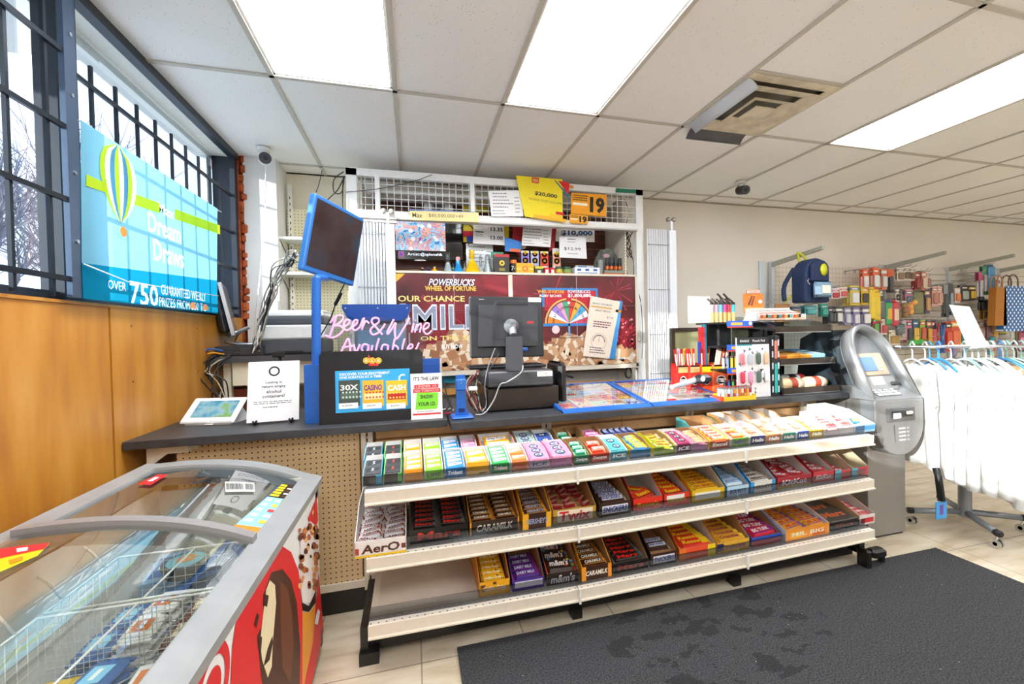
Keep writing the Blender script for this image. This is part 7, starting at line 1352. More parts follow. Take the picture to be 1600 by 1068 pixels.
b = MB(); xm = (x0_+x1_)/2; b.prism([(x0_, 0), (x1_-.01, 0), (x1_-.02, .15), (x1_-.06, .20), (x1_-.085, .245), (xm-.0, .265), (x0_+.05, .245), (x0_+.03, .20), (x0_, .14)], .03, CAM, T((0, 3.62, ZF), (1, 3.62, ZF), (0, 3.62, ZF+1))); b.disc(xm-.02, ZF+.195, .032, '#c8a0a0', .0008, T((0, 3.59, 0), (1, 3.59, 0), (0, 3.59, 1)), ry=.018); b.build('dome_card', t)
b = MB(); b.bb((x0_+.03, 3.48, ZF), (x1_, 3.60, ZF+.028), C('#d8652a')); b.bb((x0_+.035, 3.476, ZF+.02), (x1_-.005, 3.48, ZF+.045), C('#8a9080')); b.build('tray', t)
for i in range(4):
    b = MB(); x_ = xm-.045+.042*i; b.cyl((x_, 3.53, ZF+.028), (x_, 3.53, ZF+.12), .016, C('#2a2c30', .3, .5)); b.cyl((x_, 3.53, ZF+.06), (x_, 3.53, ZF+.09), .0165, C('#e8702a')); b.cyl((x_, 3.53, ZF+.12), (x_, 3.53, ZF+.165), .013, C('#3a3c40')); b.build('torch_canister', t)
b = MB(); b.cyl((x0_+.02, 3.52, ZF), (x0_+.02, 3.52, ZF+.14), .024, C('#8a8e8c')); b.build('camouflage_canister', label='grey canister at the left of the torch dispenser', cat='canister')
st = []
for i in range(7):
    P_ = [at(982+random.uniform(-7, 7), 352+k*8+random.uniform(-3, 3), Y=3.50+random.uniform(-.03, .03)) for k in range(7)]; st.append((P_, .0035, random.choice(['#1a1a1a', '#2c2c2c', '#3a3a38'])))
st.append(([at(984, 392, Y=3.5), at(990, 410, Y=3.50), at(991, 440, Y=3.46), at(1001, 470, Y=3.41), at(1004, 520, Y=3.395), at(1003, 560, Y=3.395)], .004, '#4a4a44')); st.append(([at(975, 310, Y=3.5), at(982, 330, Y=3.5), at(978, 352, Y=3.5)], .0035, '#26262a'))
cable('cord_tangle', 'knotted black cords hanging inside the right end of the cabinet', st)
b = MB(); p = at(999, 525, Y=3.398); b.rbox(tuple(p), (.03, .03, .10), C('#8f8a80'), .008); b.build('inline_box', label='small grey box on the cord beside the right gate', cat='adapter')
b = MB(); p = at(981, 582, Y=3.46); b.tube([(p.x+.03*math.cos(a*PI/8), 3.45, p.z+.045*math.sin(a*PI/8)) for a in range(16)], .008, KBL, n=6, closed=True); b.build('cable_coil', label='small black cable coil hung under the right lottery poster', cat='cables')
b = MB(); b.bb((.18, 3.44, 1.0), (.33, 3.45, 1.06), C('#1f7f9a')); b.build('teal_folder', label='teal folder edge under the left lottery poster', cat='folder')
# ================================================================ candy cartons and their contents
random.seed(303)
PY = [745, 850, 925]
def SX(px, row): return at(px, PY[row], Y=1.885).x
STY = {  # name: L, W, H, body, text, text colour, accent, kind
 'aero': (.13, .046, .014, '#e6e2e0', 'AERO', '#6a2c18', '#a04a2c', 'bar'), 'mars': (.112, .034, .018, '#1b1715', 'Mars', '#d8261e', '#5a5a5a', 'bar'), 'caramilk': (.112, .034, .018, '#3e2113', 'CARAMILK', '#f4ead6', '#c9802c', 'bar'),
 'hersh': (.105, .034, .018, '#4b2a20', "HERSHEY'S", '#b9b4c4', '#e0962c', 'bar'), 'twix': (.10, .03, .016, '#a3242e', 'TWIX', '#f2d8c8', '#d8a860', 'bar'), 'snick': (.11, .034, .020, '#3b2118', 'SNICKERS', '#2a48a0', '#e8e6e8', 'patch'),
 'reese': (.10, .045, .016, '#dc3a1a', "Reese's", '#f6d21e', '#8a2a14', 'bar'), 'henry': (.105, .034, .018, '#f0c222', 'OH HENRY!', '#b82a1c', '#a8741a', 'bar'), 'bounty': (.10, .034, .018, '#dcecf6', 'BOUNTY', '#1f62b8', '#3f9ad8', 'bar'),
 'hwhite': (.09, .034, .016, '#ebe6dc', "HERSHEY'S", '#5a3c2c', '#9a8a78', 'bar'), 'kit': (.085, .038, .014, '#a81e24', 'KitKat', '#f6ecec', '#d8383c', 'bar'), 'coffee': (.12, .034, .018, '#f3b21c', 'Coffee Crisp', '#fff2c8', '#6a3210', 'spot'),
 'dairy': (.115, .036, .018, '#46268a', 'DAIRY MILK', '#e9e2f4', '#8a2a8a', 'bar'), 'mm': (.12, .07, .020, '#34211a', "m&m's", '#efe8e0', '#d83a2a', 'spot'), 'crunch': (.125, .034, .018, '#e2a02a', 'Crunchie', '#93284a', '#f2c840', 'bar'),
 'turk': (.12, .042, .018, '#c81e3a', 'BIG TURK', '#f4f0f4', '#7a2a8a', 'bar'), 'mrbig': (.11, .034, .018, '#eea030', 'MR. BIG', '#c8482a', '#6a4a9a', 'bar'), 'rstick': (.12, .04, .020, '#d82c1c', "Reese's", '#f6c81e', '#f2c020', 'tip'),
 'trib': (.072, .036, .014, '#2f8fd0', 'Trident', '#a83038', '#dff0fa', 'gum'), 'tripk': (.072, .036, .014, '#ee8fbc', 'Trident', '#b83a68', '#fbe2ee', 'gum'), 'trig': (.072, .036, .014, '#34b85a', 'Trident', '#c02a4a', '#e8f6e8', 'gum'), 'trio': (.072, .036, .014, '#f28c3a', 'Trident', '#c03a2a', '#fdecd4', 'gum'),
 'juicy': (.072, .036, .014, '#f6a81e', 'Juicy Fruit', '#2a3c8a', '#fdfdf4', 'gum'), 'lime': (.072, .036, .014, '#9ad82a', 'DOUBLEMINT', '#6a7a6a', '#eef6d0', 'gum'), 'five': (.072, .05, .014, '#4a4c4e', '5', '#d8e8f0', '#26282a', 'gum'), 'fiveg': (.072, .05, .014, '#3a3c3a', '5', '#e8523a', '#26282a', 'gum'),
 'ice': (.07, .045, .016, '#9fb4b0', 'ICE', '#f2f4f6', '#1f2f5a', 'oval'), 'icep': (.07, .045, .016, '#f29ac0', 'ICE', '#f2f4f6', '#2a4a6a', 'oval'), 'iceb': (.07, .045, .016, '#3a58a8', 'ICE', '#f2f4f6', '#1a2858', 'oval'), 'icer': (.07, .045, .016, '#b83a68', 'ICE', '#f2f4f6', '#4a1838', 'oval'), 'icec': (.07, .045, .016, '#5ac0c8', 'ICE', '#f2f4f6', '#2a5a6a', 'oval'),
 'dent': (.07, .034, .016, '#2aa078', 'DENTYNE', '#f0f6f2', '#8ad8b0', 'bar'), 'dentr': (.07, .034, .016, '#e8482a', 'DENTYNE', '#fbeeea', '#f4a080', 'bar'), 'dentp': (.07, .034, .016, '#d83a94', 'DENTYNE', '#fbeef6', '#f08ac0', 'bar'),
 'mint': (.06, .03, .014, '#3f98d8', 'MINT', '#f4f030', '#f0d030', 'bar'), 'limey': (.06, .03, .012, '#c8d02a', 'FRUIT', '#b83a2a', '#e8e8a0', 'bar'), 'pinky': (.06, .03, .012, '#ee9ab0', 'BERRY', '#f8e8a0', '#f6d060', 'bar'), 'trop': (.075, .034, .014, '#f0744a', 'Excel', '#f8f0e8', '#f4d848', 'bar'),
 'halls': (.07, .03, .014, '#f0c9a0', 'Halls', '#d8582a', '#f8eede', 'bar'), 'navy': (.028, .09, .018, '#28366a', 'MINT', '#b8c0e0', '#48589a', 'bar'), 'choc': (.06, .04, .014, '#e9c9c0', 'milk', '#b83038', '#c02a34', 'bar')}
PROTO = {}
def proto(st):
    if st in PROTO: return PROTO[st].copy()
    L, W, H, c_, tx, tc_, ac, kind = STY[st]; b = MB(); m_ = C(c_, .3); l2 = L/2-(.008 if kind not in ('gum', 'oval') else 0)
    if kind in ('gum',):
        b.rbox((0, 0, H/2), (L, W, H), m_, .002); b.poly([(-L*.4, -W*.3), (L*.42, -W*.05), (L*.42, W*.3), (-L*.4, W*.3)], ac, z=H+.0004); b.text(tx, 0, W*.05, tc_, w=L*(.66 if len(tx) > 2 else .18), h=W*.34, z=H+.0012, bold=.01, slant=.15)
    elif kind == 'oval':
        b.rbox((0, 0, H/2), (L, W, H), m_, .004); b.disc(0, 0, L*.28, ac, H+.0004, ry=W*.36, n=16); b.text(tx, 0, W*.02, tc_, w=L*.36, h=W*.3, z=H+.0012, bold=.02)
    else:
        xs_ = [-l2, -l2+.008, l2-.008, l2]; hs = [.25, 1, 1, .25]; V = []
        for x_, h_ in zip(xs_, hs):
            w_ = W/2*(.9 if h_ < 1 else 1); V += [(x_, -w_, H*.35*h_), (x_, -w_*.75, H*h_), (x_, w_*.75, H*h_), (x_, w_, H*.35*h_), (x_, w_*.8, 0), (x_, -w_*.8, 0)]
        Fs = [(5, 4, 3, 2, 1, 0), (18, 19, 20, 21, 22, 23)]
        for l in range(3):
            for i in range(6): j = (i+1) % 6; Fs.append((l*6+i, l*6+j, l*6+6+j, l*6+6+i))
        b.add(V, Fs, m_)
        for s_ in (-1, 1): b.bb((s_*l2, -W*.45, H*.08), (s_*(l2+.008), W*.45, H*.16), C(ac if kind != 'patch' else '#c9c9cc', .3))
        if kind == 'patch': b.poly([(-L*.36, -W*.28), (L*.32, -W*.28), (L*.36, W*.28), (-L*.32, W*.28)], ac, z=H+.0004)
        elif kind == 'spot':
            for i in range(9): b.disc(random.uniform(-L*.42, L*.42), random.uniform(-W*.33, W*.33), W*.09, (ac, '#4a2410', '#e8c83a', '#3f8fc8', '#4aa84a')[i % (5 if st == 'mm' else 2)], H+.0005, n=7)
        elif kind == 'tip': b.rect(L*.18, -W*.36, L*.40, W*.36, ac, H+.0005)
        else: b.rect(-L*.42, -W*.37, L*.42, -W*.27, ac, H+.0005); b.rect(L*.3, -W*.2, L*.42, W*.25, ac, H+.0005)
        b.text(tx, -L*.03, 0, tc_, w=L*.62, h=W*.42, z=H+.0014, bold=.03, slant=.1 if tx != 'SNICKERS' else .2)
    o = b.build('candy_bar' if kind not in ('gum', 'oval') else 'gum_pack', o=(0, 0, 0)); PROTO[st] = o; return o
USED = set()
def carton(row, px0, px1, v0, dep, hf, hb, cf, cs, ci, title, tc_, desc, fill=None, tfont=None, extra=None, ins=.35, cut=.5):
    """open display carton between two photo columns; v0 = distance behind the shelf lip"""
    X0_, X1_ = SX(px0, row)+.0015, SX(px1, row)-.0015
    if v0 > .15: s_ = (YL+v0)/1.885; X0_, X1_ = at(px0, PY[row]-40, Y=YL+v0).x+.001, at(px1, PY[row]-40, Y=YL+v0).x-.001
    hf *= (1.0, 1.14, 1.14)[row]; hb *= (1.0, 1.25, 1.22)[row]
    W_ = X1_-X0_; M_ = shelf_T(row, X0_) @ loc(0, v0, .0016); th = .0022; lay0 = fill[5].get('lay', 1) if fill else 1
    b = MB(); b.T = M_; ci_ = C(ci, .7); hi = hf*ins+((lay0-1)*STY[fill[0]][2]*1.1 if fill else 0)
    b.bb((0, 0, 0), (W_, dep, .002), ci_); b.bb((th, th, .002), (W_-th, dep-th, hi), ci_)
    b.bb((0, 0, 0), (W_, th, hf), C(cf, .35)); b.bb((th, th, 0), (W_-th, th+.001, hf), ci_)
    prof = [(0, 0), (dep, 0), (dep, hb), (dep*cut, hb), (0, hf)] if cut else [(0, 0), (dep, 0), (dep, hb), (0, hf)]
    for x_, mo in ((0, cs), (W_-th, cs)):
        b.prism(prof, th, C(mo, .4), T((x_, 0, 0), (x_, 1, 0), (x_, 0, 1))); xi = x_+th if x_ == 0 else x_-.001; b.prism([(p[0], p[1]-.002 if p[1] else 0) for p in prof], .001, ci_, T((xi, 0, 0), (xi, 1, 0), (xi, 0, 1)))
    b.bb((0, dep-th, 0), (W_, dep, hb), ci_)
    FT_ = T((0, 0, 0), (1, 0, 0), (0, 0, 1))
    if extra:
        for e in extra: b.rect(e[0]*W_, e[1]*hf, e[2]*W_, e[3]*hf, e[4], .0004+.0002*extra.index(e), FT_)
    if title: b.text(title, W_*.5, hf*.5, tc_, w=W_*.74, h=hf*(tfont or .42), T=FT_, z=.0016, bold=.03, slant=.12)
    o = b.build('candy_carton', label=desc, cat='carton', o=tuple(M_ @ Vector((W_/2, dep/2, 0))))
    if fill:
        st, cols, rows, vs, ve, kw = fill; L, Wd, H = STY[st][:3]; k = 0; avail = W_-2*th-.004
        sc_ = min(1.4, avail/cols/L*.97); sx_ = min(1.75, avail/cols/L*.97); sy_ = max(1, sc_*1.06); jit = kw.get('j', .0); tilt = kw.get('t', .18); lay = 1
        for r_ in range(rows):
            for c_ in range(cols):
                for q_ in range(lay):
                    if kw.get('skip') and random.random() < kw['skip']: continue
                    first = st not in PROTO; p = proto(st)
                    if not first: sc.collection.objects.link(p)
                    u = th+.002+avail*(c_+.5)/cols+random.uniform(-1, 1)*jit*.02; v = vs*dep+(ve-vs)*dep*(r_+.5)/rows+random.uniform(-1, 1)*jit*.01
                    wz = hi+.0015+(Wd*sc_/2)*math.sin(tilt)+q_*H*sc_*1.02+kw.get('up', 0)*r_
                    rot = random.uniform(-1, 1)*jit+kw.get('r', 0)
                    p.matrix_basis = M_ @ loc(u, v, wz, rot, tilt+random.uniform(-.05, .05)*(1 if jit else .3)) @ Matrix.Diagonal((sx_ if jit < .3 else sc_, sy_ if jit < .3 else sc_, 1.15, 1))
                    w__ = kw['w']; p['label'] = w__; p['category'] = 'candy' if STY[st][7] not in ('gum', 'oval') else 'gum'; p['group'] = w__; k += 1
    return o
CB = '#b5895a'; CW_ = '#e9e4de'; GW = '#c9c4bc'
def w(s): return s
D = dict
# ---- middle shelf
carton(1, 556, 636, .012, .36, .062, .12, '#f2ece6', '#efece8', '#e4e0dc', 'AerO', '#5a2412', 'white and yellow carton of bubbly chocolate bars, leftmost on the middle shelf', ('aero', 2, 8, .06, .92, D(j=.45, lay=2, t=.1, w='white wrapped bubbly chocolate bar in the leftmost middle shelf carton')), .55, [(0, 0, 1, .14, '#f0c81e'), (.01, .2, .08, .6, '#b8442c'), (.9, .3, .985, .6, '#7a3018')], .3)
carton(1, 640, 732, .06, .36, .055, .12, '#17130f', '#2a201a', '#6a4a30', 'Mars', '#e2382a', 'black carton with red script, second from left on the middle shelf', ('mars', 2, 7, .04, .85, D(j=.08, lay=2, w='black bar with red lettering in the wide black middle shelf carton')), .55)
carton(1, 734, 812, .06, .36, .055, .12, '#3a2a20', '#e0902a', CB, 'CARAMILK', '#f4ead6', 'brown and orange carton in the middle shelf beside the black one', ('caramilk', 2, 6, .04, .72, D(j=.03, lay=2, w='brown caramel bar in the wide middle shelf carton')), .5, [(0, 0, .03, 1, '#f09a2c'), (.97, 0, 1, 1, '#f09a2c')])
carton(1, 816, 861, .05, .36, .065, .14, '#3a2018', '#f0ae1e', CB, "HERSHEY'S", '#9aa0b8', 'narrow carton with yellow corner posts on the middle shelf', ('hersh', 1, 6, .03, .68, D(j=.02, lay=2, t=.28, up=.002, w='dark brown bar with orange stripe in the narrow yellow posted carton')), .35, [(0, 0, .2, 1, '#f2b01e'), (.82, 0, 1, 1, '#f2b01e')])
carton(1, 864, 932, .06, .36, .06, .13, '#c39a3c', '#caa04a', CB, 'Twix', '#d42a30', 'gold carton with big red lettering on the middle shelf', ('twix', 3, 6, .1, .88, D(j=.5, lay=2, t=.12, r=.3, w='small red wrapped bar jumbled in the gold middle shelf carton')), .7, [(.1, .08, .92, .92, '#f0e2cc')])
carton(1, 936, 987, .06, .36, .06, .14, '#38201a', '#2c1a14', CB, 'SNICKERS', '#2344a0', 'dark brown carton with a white lettering patch on the middle shelf', ('snick', 1, 5, .05, .6, D(j=.15, lay=2, w='dark bar with white patch in the brown middle shelf carton')), .42, [(.1, .2, .9, .8, '#eceaee')])
carton(1, 990, 1036, .06, .36, .058, .14, '#e8321e', '#e03a24', GW, "Reese's", '#f4c81e', 'red carton almost empty, left of the two red ones on the middle shelf', ('reese', 1, 2, .08, .35, D(j=.5, lay=2, w='red peanut cup pack left in the nearly empty red carton')), .35)
carton(1, 1038, 1078, .06, .36, .058, .10, '#ea3a1e', '#e0341c', GW, "Reese's", '#f4d01e', 'red carton stacked full of packs, right of the nearly empty one', ('reese', 1, 7, .05, .95, D(j=.05, lay=2, t=.15, w='red peanut cup pack in the full red middle shelf carton')), .3, [(.1, .5, .8, .9, '#f2ece4')])
carton(1, 1081, 1133, .06, .36, .055, .13, '#f0c41e', '#e8b81e', GW, '', '#fff', 'yellow carton with white lattice front on the middle shelf', ('henry', 1, 8, .05, .85, D(j=.02, lay=2, w='yellow bar with red lettering in the yellow middle shelf carton')), .4, [(.1, .2, .86, .8, '#f4f0e4')])
carton(1, 1136, 1171, .06, .36, .05, .13, '#bfe0f2', '#3a98d8', GW, 'BOUNTY', '#1a4a9a', 'light blue carton on the middle shelf', ('bounty', 1, 7, .08, .9, D(j=.04, lay=2, w='white and blue coconut bar in the light blue carton')), .4)
carton(1, 1173, 1212, .06, .36, .055, .13, '#eae6dc', '#2f9ad8', GW, "HERSHEY'S", '#4a3a34', 'white carton with bright blue corner posts on the middle shelf', ('hwhite', 1, 7, .05, .92, D(j=.02, lay=2, w='white bar with brown lettering in the blue posted carton')), .35, [(0, 0, .14, 1, '#2fa0e0'), (.86, 0, 1, 1, '#2fa0e0')])
carton(1, 1215, 1268, .06, .36, .055, .12, '#a81a2e', '#c0242c', '#dcd8d6', 'KitKat', '#f8f0f0', 'wide dark red carton of wafer bars on the middle shelf', ('kit', 2, 6, .08, .8, D(j=.5, lay=2, w='red wafer bar jumbled in the wide dark red carton')), .5, [(0, 0, 1, .18, '#c8a82a')])
carton(1, 1271, 1303, .06, .36, .055, .12, '#c8283a', '#c02430', '#d8d0c8', 'KitKat', '#fbe8ea', 'narrow red carton right of the wide wafer bar carton', ('kit', 1, 4, .08, .6, D(j=.3, lay=2, w='red wafer bar in the narrow red carton')), .4)
carton(1, 1305, 1329, .06, .36, .045, .12, '#3fb8d0', '#d0443c', '#c8b898', '', '#fff', 'cyan and red fronted carton, second from the right on the middle shelf', ('kit', 1, 2, .05, .3, D(j=.3, w='red packet lying in the cyan and red carton')), .4, [(.4, 0, 1, 1, '#d83040')])
carton(1, 1331, 1357, .06, .36, .045, .12, '#c83048', '#bfb09a', '#c8b898', '', '#fff', 'empty tan carton at the right end of the middle shelf', None, .4, [(0, 0, .35, 1, '#4ab8d0')])
# ---- bottom shelf
carton(2, 748, 797, .06, .36, .06, .15, '#f2ae1c', '#e08a2a', CB, 'Coffee Crisp', '#fff4d8', 'orange-yellow carton with brown bean prints, leftmost on the bottom shelf', ('coffee', 1, 6, .02, .62, D(t=.3, lay=2, up=.004, w='yellow bar with bean spots in the leftmost bottom shelf carton')), .35, [(.04, .6, .2, .8, '#6a3010'), (.45, .75, .56, .92, '#6a3010'), (.1, .35, .2, .5, '#6a3010')])
carton(2, 800, 851, .06, .36, .045, .15, '#50309a', '#2a2a6a', CB, '', '#fff', 'purple carton with a white strip on the bottom shelf', ('dairy', 1, 4, .04, .55, D(j=.06, lay=2, t=.12, w='purple milk chocolate bar in the purple bottom shelf carton')), .4, [(.08, .3, .95, .85, '#e6e2ea')])
carton(2, 854, 905, .06, .36, .05, .14, '#2c1c16', '#54382a', CB, "m&m's", '#efe8e0', 'dark brown carton with round white lettering on the bottom shelf', ('mm', 1, 3, .04, .66, D(j=.1, lay=2, t=.2, w='brown bag of candies in the dark bottom shelf carton')), .7)
carton(2, 908, 955, .05, .36, .06, .15, '#402214', '#f0a01e', CB, 'CARAMILK', '#f4ead6', 'brown carton with orange corner posts on the bottom shelf', ('caramilk', 1, 6, .04, .82, D(j=.03, lay=2, t=.25, w='brown caramel bar in the orange posted bottom shelf carton')), .35, [(0, 0, .14, 1, '#f0981e'), (.88, 0, 1, 1, '#f0981e')])
carton(2, 958, 1014, .06, .36, .045, .15, '#1a1614', '#2a2018', CB, 'Mars', '#e03a2a', 'black carton with red script on the bottom shelf', ('mars', 1, 5, .03, .58, D(j=.03, lay=2, w='black bar with red lettering in the bottom shelf black carton')), .5)
carton(2, 1017, 1059, .06, .36, .055, .15, '#3c1e18', '#2c1a14', CB, 'SNICKERS', '#2344a0', 'dark brown carton nearly empty on the bottom shelf', ('snick', 1, 2, .12, .38, D(j=.06, lay=2, w='dark bar left in the nearly empty bottom shelf carton')), .42, [(.1, .2, .9, .8, '#eceaee')])
carton(2, 1062, 1119, .06, .36, .055, .15, '#f0542a', '#f0701e', GW, '', '#f4d01e', 'red and yellow carton with folded corners on the bottom shelf', ('rstick', 1, 5, .04, .64, D(j=.05, lay=2, t=.2, w='red bar with yellow tip in the red and yellow carton')), .35, [(.78, 0, 1, 1, '#f4d41e'), (0, 0, .18, 1, '#f07a2a')])
carton(2, 1121, 1172, .06, .36, .05, .14, '#e8b23a', '#c8a040', CB, 'Crunchie', '#8a2a5a', 'golden carton of honeycomb bars on the bottom shelf', ('crunch', 1, 7, .03, .85, D(j=.03, lay=2, t=.22, w='gold bar with plum lettering in the golden carton')), .45, [(0, .2, .2, .9, '#22205a')])
carton(2, 1175, 1222, .06, .36, .045, .10, '#c83048', '#1f4aa8', CB, '', '#fff', 'blue sided carton of red and white bars on the bottom shelf', ('turk', 1, 6, .05, .92, D(j=.12, lay=2, t=.2, w='red and white wrapped bar in the blue sided carton')), .4, [(0, .6, 1, 1, '#2450b4')])
carton(2, 1226, 1294, .05, .37, .055, .09, '#f0962c', '#f0ece8', '#eae4dc', 'MR. BIG', '#f4e8c8', 'white carton with an orange photo front on the bottom shelf', ('mrbig', 2, 7, .05, .85, D(j=.15, lay=2, w='orange candy bar in the white and orange carton')), .35, [(.1, .2, .4, .7, '#f4b83a'), (.6, .1, .9, .6, '#d8641e')])
b = MB(); X0_, X1_ = SX(1298, 2), SX(1341, 2); b.T = shelf_T(2, X0_) @ loc(0, .06, .0016); W_ = X1_-X0_; b.rbox((W_/2, .18, .027), (W_, .36, .054), C('#57524a', .5), .003); b.bb((0, -.001, .004), (W_, .0, .05), C('#14100e')); b.text('Mars', W_*.5, .027, '#e0482a', w=W_*.6, h=.02, T=T((0, -.001, 0), (1, -.001, 0), (0, -.001, 1)), bold=.03)
for i in range(3): b.text('Mars', W_*(.5, .4, .55)[i], .07+.10*i, '#e8784a', w=W_*.75, h=.055, z=.0552, bold=.04, slant=.3)
b.build('closed_carton', label='closed dark grey carton with orange script on the bottom shelf', cat='carton')
carton(2, 1343, 1368, .06, .36, .05, .10, '#e8e0da', '#c8a078', GW, '', '#fff', 'narrow carton of red and white packs at the right end of the bottom shelf', ('choc', 1, 8, .04, .95, D(j=.3, lay=2, w='red and cream packet in the rightmost bottom shelf carton')), .4, [(.1, .2, .9, .7, '#d83038')])
# ---- top shelf, front row then back row
def gum(px0, px1, cf, cs, title, tc_, desc, st, wl, back=False, rows=3, hf=.045, hb=.07, dep=.17, extra=None, j=0, ci='#eeece8', t=.32):
    carton(0, px0, px1, .235 if back else .058, dep, hf, hb, cf, cs, ci, title, tc_, desc, (st, 1, rows, .03, .8, D(j=j, lay=2, t=t, up=.004, w=wl)) if st else None, .4, extra, .35, .5)
gum(566, 597, '#1a1a1c', '#1fa8d0', '', '#fff', 'blue and black gum carton at the left end of the top shelf, front', 'five', 'dark gum pack in the front blue carton', rows=2, extra=[(.7, 0, 1, 1, '#2fb0d8')])
gum(567, 596, '#1fa8d0', '#1fa8d0', '', '#fff', 'blue and black gum carton at the left end of the top shelf, behind', 'five', 'dark gum pack in the rear blue carton', True, rows=2)
gum(599, 628, '#2a2422', '#2fc02f', '', '#fff', 'green and black gum carton, front of the top shelf', 'fiveg', 'dark gum pack in the front green carton', rows=2, extra=[(.8, 0, 1, 1, '#2fc840')])
gum(599, 627, '#2fc02f', '#2fc02f', '', '#fff', 'green and black gum carton, behind on the top shelf', 'fiveg', 'dark gum pack in the rear green carton', True, rows=2)
gum(631, 661, '#f6a01c', '#f6b02a', '', '#fff', 'orange and white gum carton, front of the top shelf', 'juicy', 'orange gum pack with white label in the front orange carton', hf=.055)
gum(630, 659, '#f2d8d0', '#f2e2dc', '', '#fff', 'pale pink backed orange gum carton, behind', 'juicy', 'orange gum pack with white label in the rear orange carton', True, rows=2)
gum(663, 693, '#8ad82a', '#f2f4ee', 'LIME', '#3a5a2a', 'lime green gum carton, front of the top shelf', 'lime', 'lime gum pack in the front lime carton')
gum(661, 690, '#e9ece2', '#e9ece2', '', '#fff', 'white edged lime gum carton, behind', 'lime', 'lime gum pack in the rear lime carton', True, rows=2)
gum(695, 727, '#1f86cc', '#dfeaf2', 'Trident', '#f2f6fa', 'blue and white gum carton with red lettering, front', 'trib', 'blue gum pack with white flash in the front blue and white carton', rows=4)
gum(691, 719, '#2a78b8', '#2f80c0', '', '#fff', 'tall blue gum carton, behind', 'trib', 'blue gum pack with white flash in the rear blue carton', True, rows=3)
gum(729, 765, '#f6b41e', '#f4f0ea', '', '#fff', 'yellow gum carton with a bare front, top shelf', 'juicy', 'orange gum pack with white label in the bare yellow carton', hf=.06, rows=2, extra=[(.55, .1, .92, .2, '#2a2a1a')])
gum(722, 747, '#f3e8ec', '#f3e8ec', '', '#fff', 'white and pink gum carton behind the yellow one', 'tripk', 'pink gum pack in the white and pink carton', True, rows=3)
gum(767, 797, '#24a84c', '#e9f2ea', 'Trident', '#f4d8dc', 'green and white gum carton, front of the top shelf', 'trig', 'green gum pack in the green and white carton', rows=4)
gum(752, 807, '#f0641e', '#f07a2a', '', '#fff', 'wide orange gum carton with purple lettered packs, behind', 'juicy', 'orange gum pack in the wide orange carton', True, rows=2, hf=.05)
gum(799, 826, '#f08030', '#f4f0ec', 'Trident', '#c03a2a', 'orange and white gum carton half emptied', 'trio', 'orange gum pack in the half emptied white carton', rows=2)
gum(828, 859, '#e9c8d8', '#f0a8c8', 'ICE', '#2a4a6a', 'pink and grey mint carton, front of the top shelf', 'icep', 'pink mint tin pack in the pink and grey carton', rows=3, t=.2)
gum(811, 839, '#9fb0aa', '#c8d0cc', '', '#fff', 'grey-green mint carton, behind', 'ice', 'grey-green mint pack in the rear carton', True, rows=3, t=.2)
gum(861, 894, '#f090c0', '#f4a0c8', '', '#fff', 'solid pink mint carton at the right of the left bay', 'icep', 'pink mint pack in the solid pink carton', rows=3, hf=.055, t=.2)
gum(842, 868, '#3a4a8a', '#e0e2ea', '', '#fff', 'white and blue mint carton, behind the solid pink one', 'iceb', 'blue mint pack in the rear white carton', True, rows=2, t=.2)
gum(897, 921, '#3a9a6a', '#b08a5a', 'Dentyne', '#f4f8f4', 'green gum carton, first in the centre bay', 'dent', 'green gum sleeve in the first centre bay carton', ci=CB)
gum(876, 898, '#b08a5a', '#b08a5a', '', '#fff', 'tan carton of green gum sleeves behind the first one', 'dent', 'green gum sleeve in the tan carton behind', True, rows=2, ci=CB)
gum(923, 952, '#e04a2a', '#b08a5a', 'Dentyne', '#fbf0ec', 'red-orange gum carton in the centre bay', 'dentr', 'red-orange gum sleeve in the centre bay', ci=CB, rows=2)
gum(954, 981, '#3ab8c8', '#e8ecec', 'ICE', '#f4f8f8', 'turquoise mint carton in the centre bay', 'icec', 'turquoise mint pack in the centre bay', rows=2, t=.2)
gum(984, 1017, '#3f90c0', '#c8a83a', '', '#fff', 'blue and yellow candy carton in the centre bay', 'mint', 'blue and yellow candy roll in the centre bay', ci=CB, j=.5, rows=5, t=.1)
gum(1022, 1055, '#a8c83a', '#d8d82a', '', '#fff', 'green-yellow candy carton in the centre bay', 'limey', 'lime and yellow candy pack in the centre bay', ci=CB, j=.5, rows=5, t=.1)
gum(1057, 1080, '#8a2a5a', '#e8e0e4', 'ICE', '#f4e8f0', 'dark pink mint carton in the centre bay', 'icer', 'dark pink mint pack in the centre bay', rows=3, t=.2)
gum(1082, 1106, '#d88ac0', '#e8b0c8', '', '#fff', 'pink carton of berry candies in the centre bay', 'pinky', 'pink candy pack in the centre bay', ci=CB, j=.4, rows=5, t=.1)
gum(1109, 1140, '#f07a4a', '#f2c83a', 'Excel', '#fbf6ee', 'coral and yellow carton of tropical gum', 'trop', 'coral gum sleeve in the coral and yellow carton', rows=4)
gum(1143, 1170, '#8ad84a', '#e8e8ea', 'MINT', '#6a4a9a', 'white carton with a bright green front', 'trop', 'coral gum sleeve in the bright green fronted carton', rows=2)
carton(0, 918, 946, .235, .17, .04, .07, '#c83a84', '#b08a5a', CB, '', '#fff', 'tan carton of magenta gum sleeves at the back of the top shelf', ('dentp', 1, 3, .05, .85, D(j=.1, lay=2, w='magenta gum sleeve at the back of the top shelf')), .4)
carton(0, 948, 1000, .235, .14, .045, .05, '#24305e', '#e9e6e2', CW_, '', '#fff', 'white rimmed navy mint carton at the back of the top shelf', ('navy', 5, 1, .1, .9, D(lay=2, t=.02, w='navy mint pack standing in the white rimmed carton')), .4)
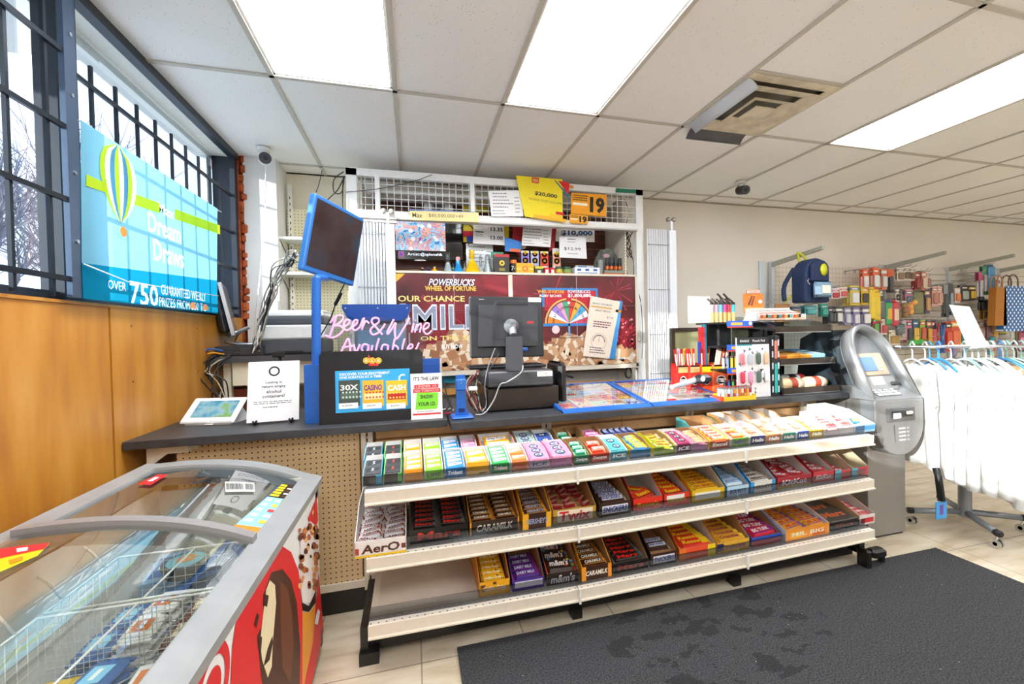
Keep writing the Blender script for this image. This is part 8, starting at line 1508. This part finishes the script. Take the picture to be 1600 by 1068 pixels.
carton(0, 1082, 1126, .235, .16, .045, .075, '#6ac8c4', '#58b8b8', CB, '', '#fff', 'empty tan and teal carton at the back of the centre bay', None, .4)
hw = [(1172, 1196, '#24307a', '#f4f0ec', 'navy and red', '#e8e0e0'), (1198, 1220, '#e88a4a', '#eca052', 'orange', '#e8dccc'), (1222, 1243, '#2a9a84', '#f2ece4', 'teal green', '#e8e4dc'), (1245, 1264, '#2a58b8', '#f2ece4', 'royal blue', '#e8e4dc'), (1266, 1286, '#f2c42a', '#f0b83a', 'yellow', '#efe4cc')]
for i, (a_, c_, cf, cs, nm, ci) in enumerate(hw): gum(a_, c_, cf, cs, 'Halls', '#f8f4ee', '%s fronted lozenge carton in the right bay' % nm, 'halls', 'pale wrapped lozenge roll in the %s fronted carton' % nm, ci=ci, hf=.045, hb=.075, rows=2, t=.05)
for i, (a_, c_) in enumerate(((1134, 1156), (1158, 1180), (1182, 1204), (1206, 1228))):
    carton(0, a_, c_, .235, .17, .04, .08, ('#d8483a', '#e8a04a', '#a8c84a', '#e8b040')[i], '#f0ac58', '#efe6da', '', '#fff', 'sunlit lozenge carton at the back of the right bay, number %s from the left' % ('one', 'two', 'three', 'four')[i] if 0 else 'sunlit %s lozenge carton at the back of the right bay' % ('red', 'orange', 'green', 'amber')[i], ('halls', 1, 3, .05, .8, D(j=.3, lay=1, w='pale lozenge roll in the %s carton at the back' % ('red', 'orange', 'green', 'amber')[i])), .4)
gum(1288, 1310, '#f0d8d4', '#f4f0ee', '', '#fff', 'white and red chocolate carton in the right bay', 'choc', 'white and red chocolate pack in the right bay', hf=.05, hb=.10, rows=4)
gum(1312, 1334, '#f2e2de', '#f4efec', '', '#fff', 'tall white carton beside the clear blue tray', 'choc', 'white and red pack in the tall white carton', hf=.05, hb=.11, rows=3)
gum(1336, 1367, '#8fc0e8', '#dfeaf2', '', '#fff', 'pale blue and clear tray at the right end of the top shelf', 'mint', 'blue candy roll in the rightmost tray', hf=.045, hb=.09, dep=.32, rows=2, j=.3, extra=[(0, .3, 1, .8, '#4a9ad8')])
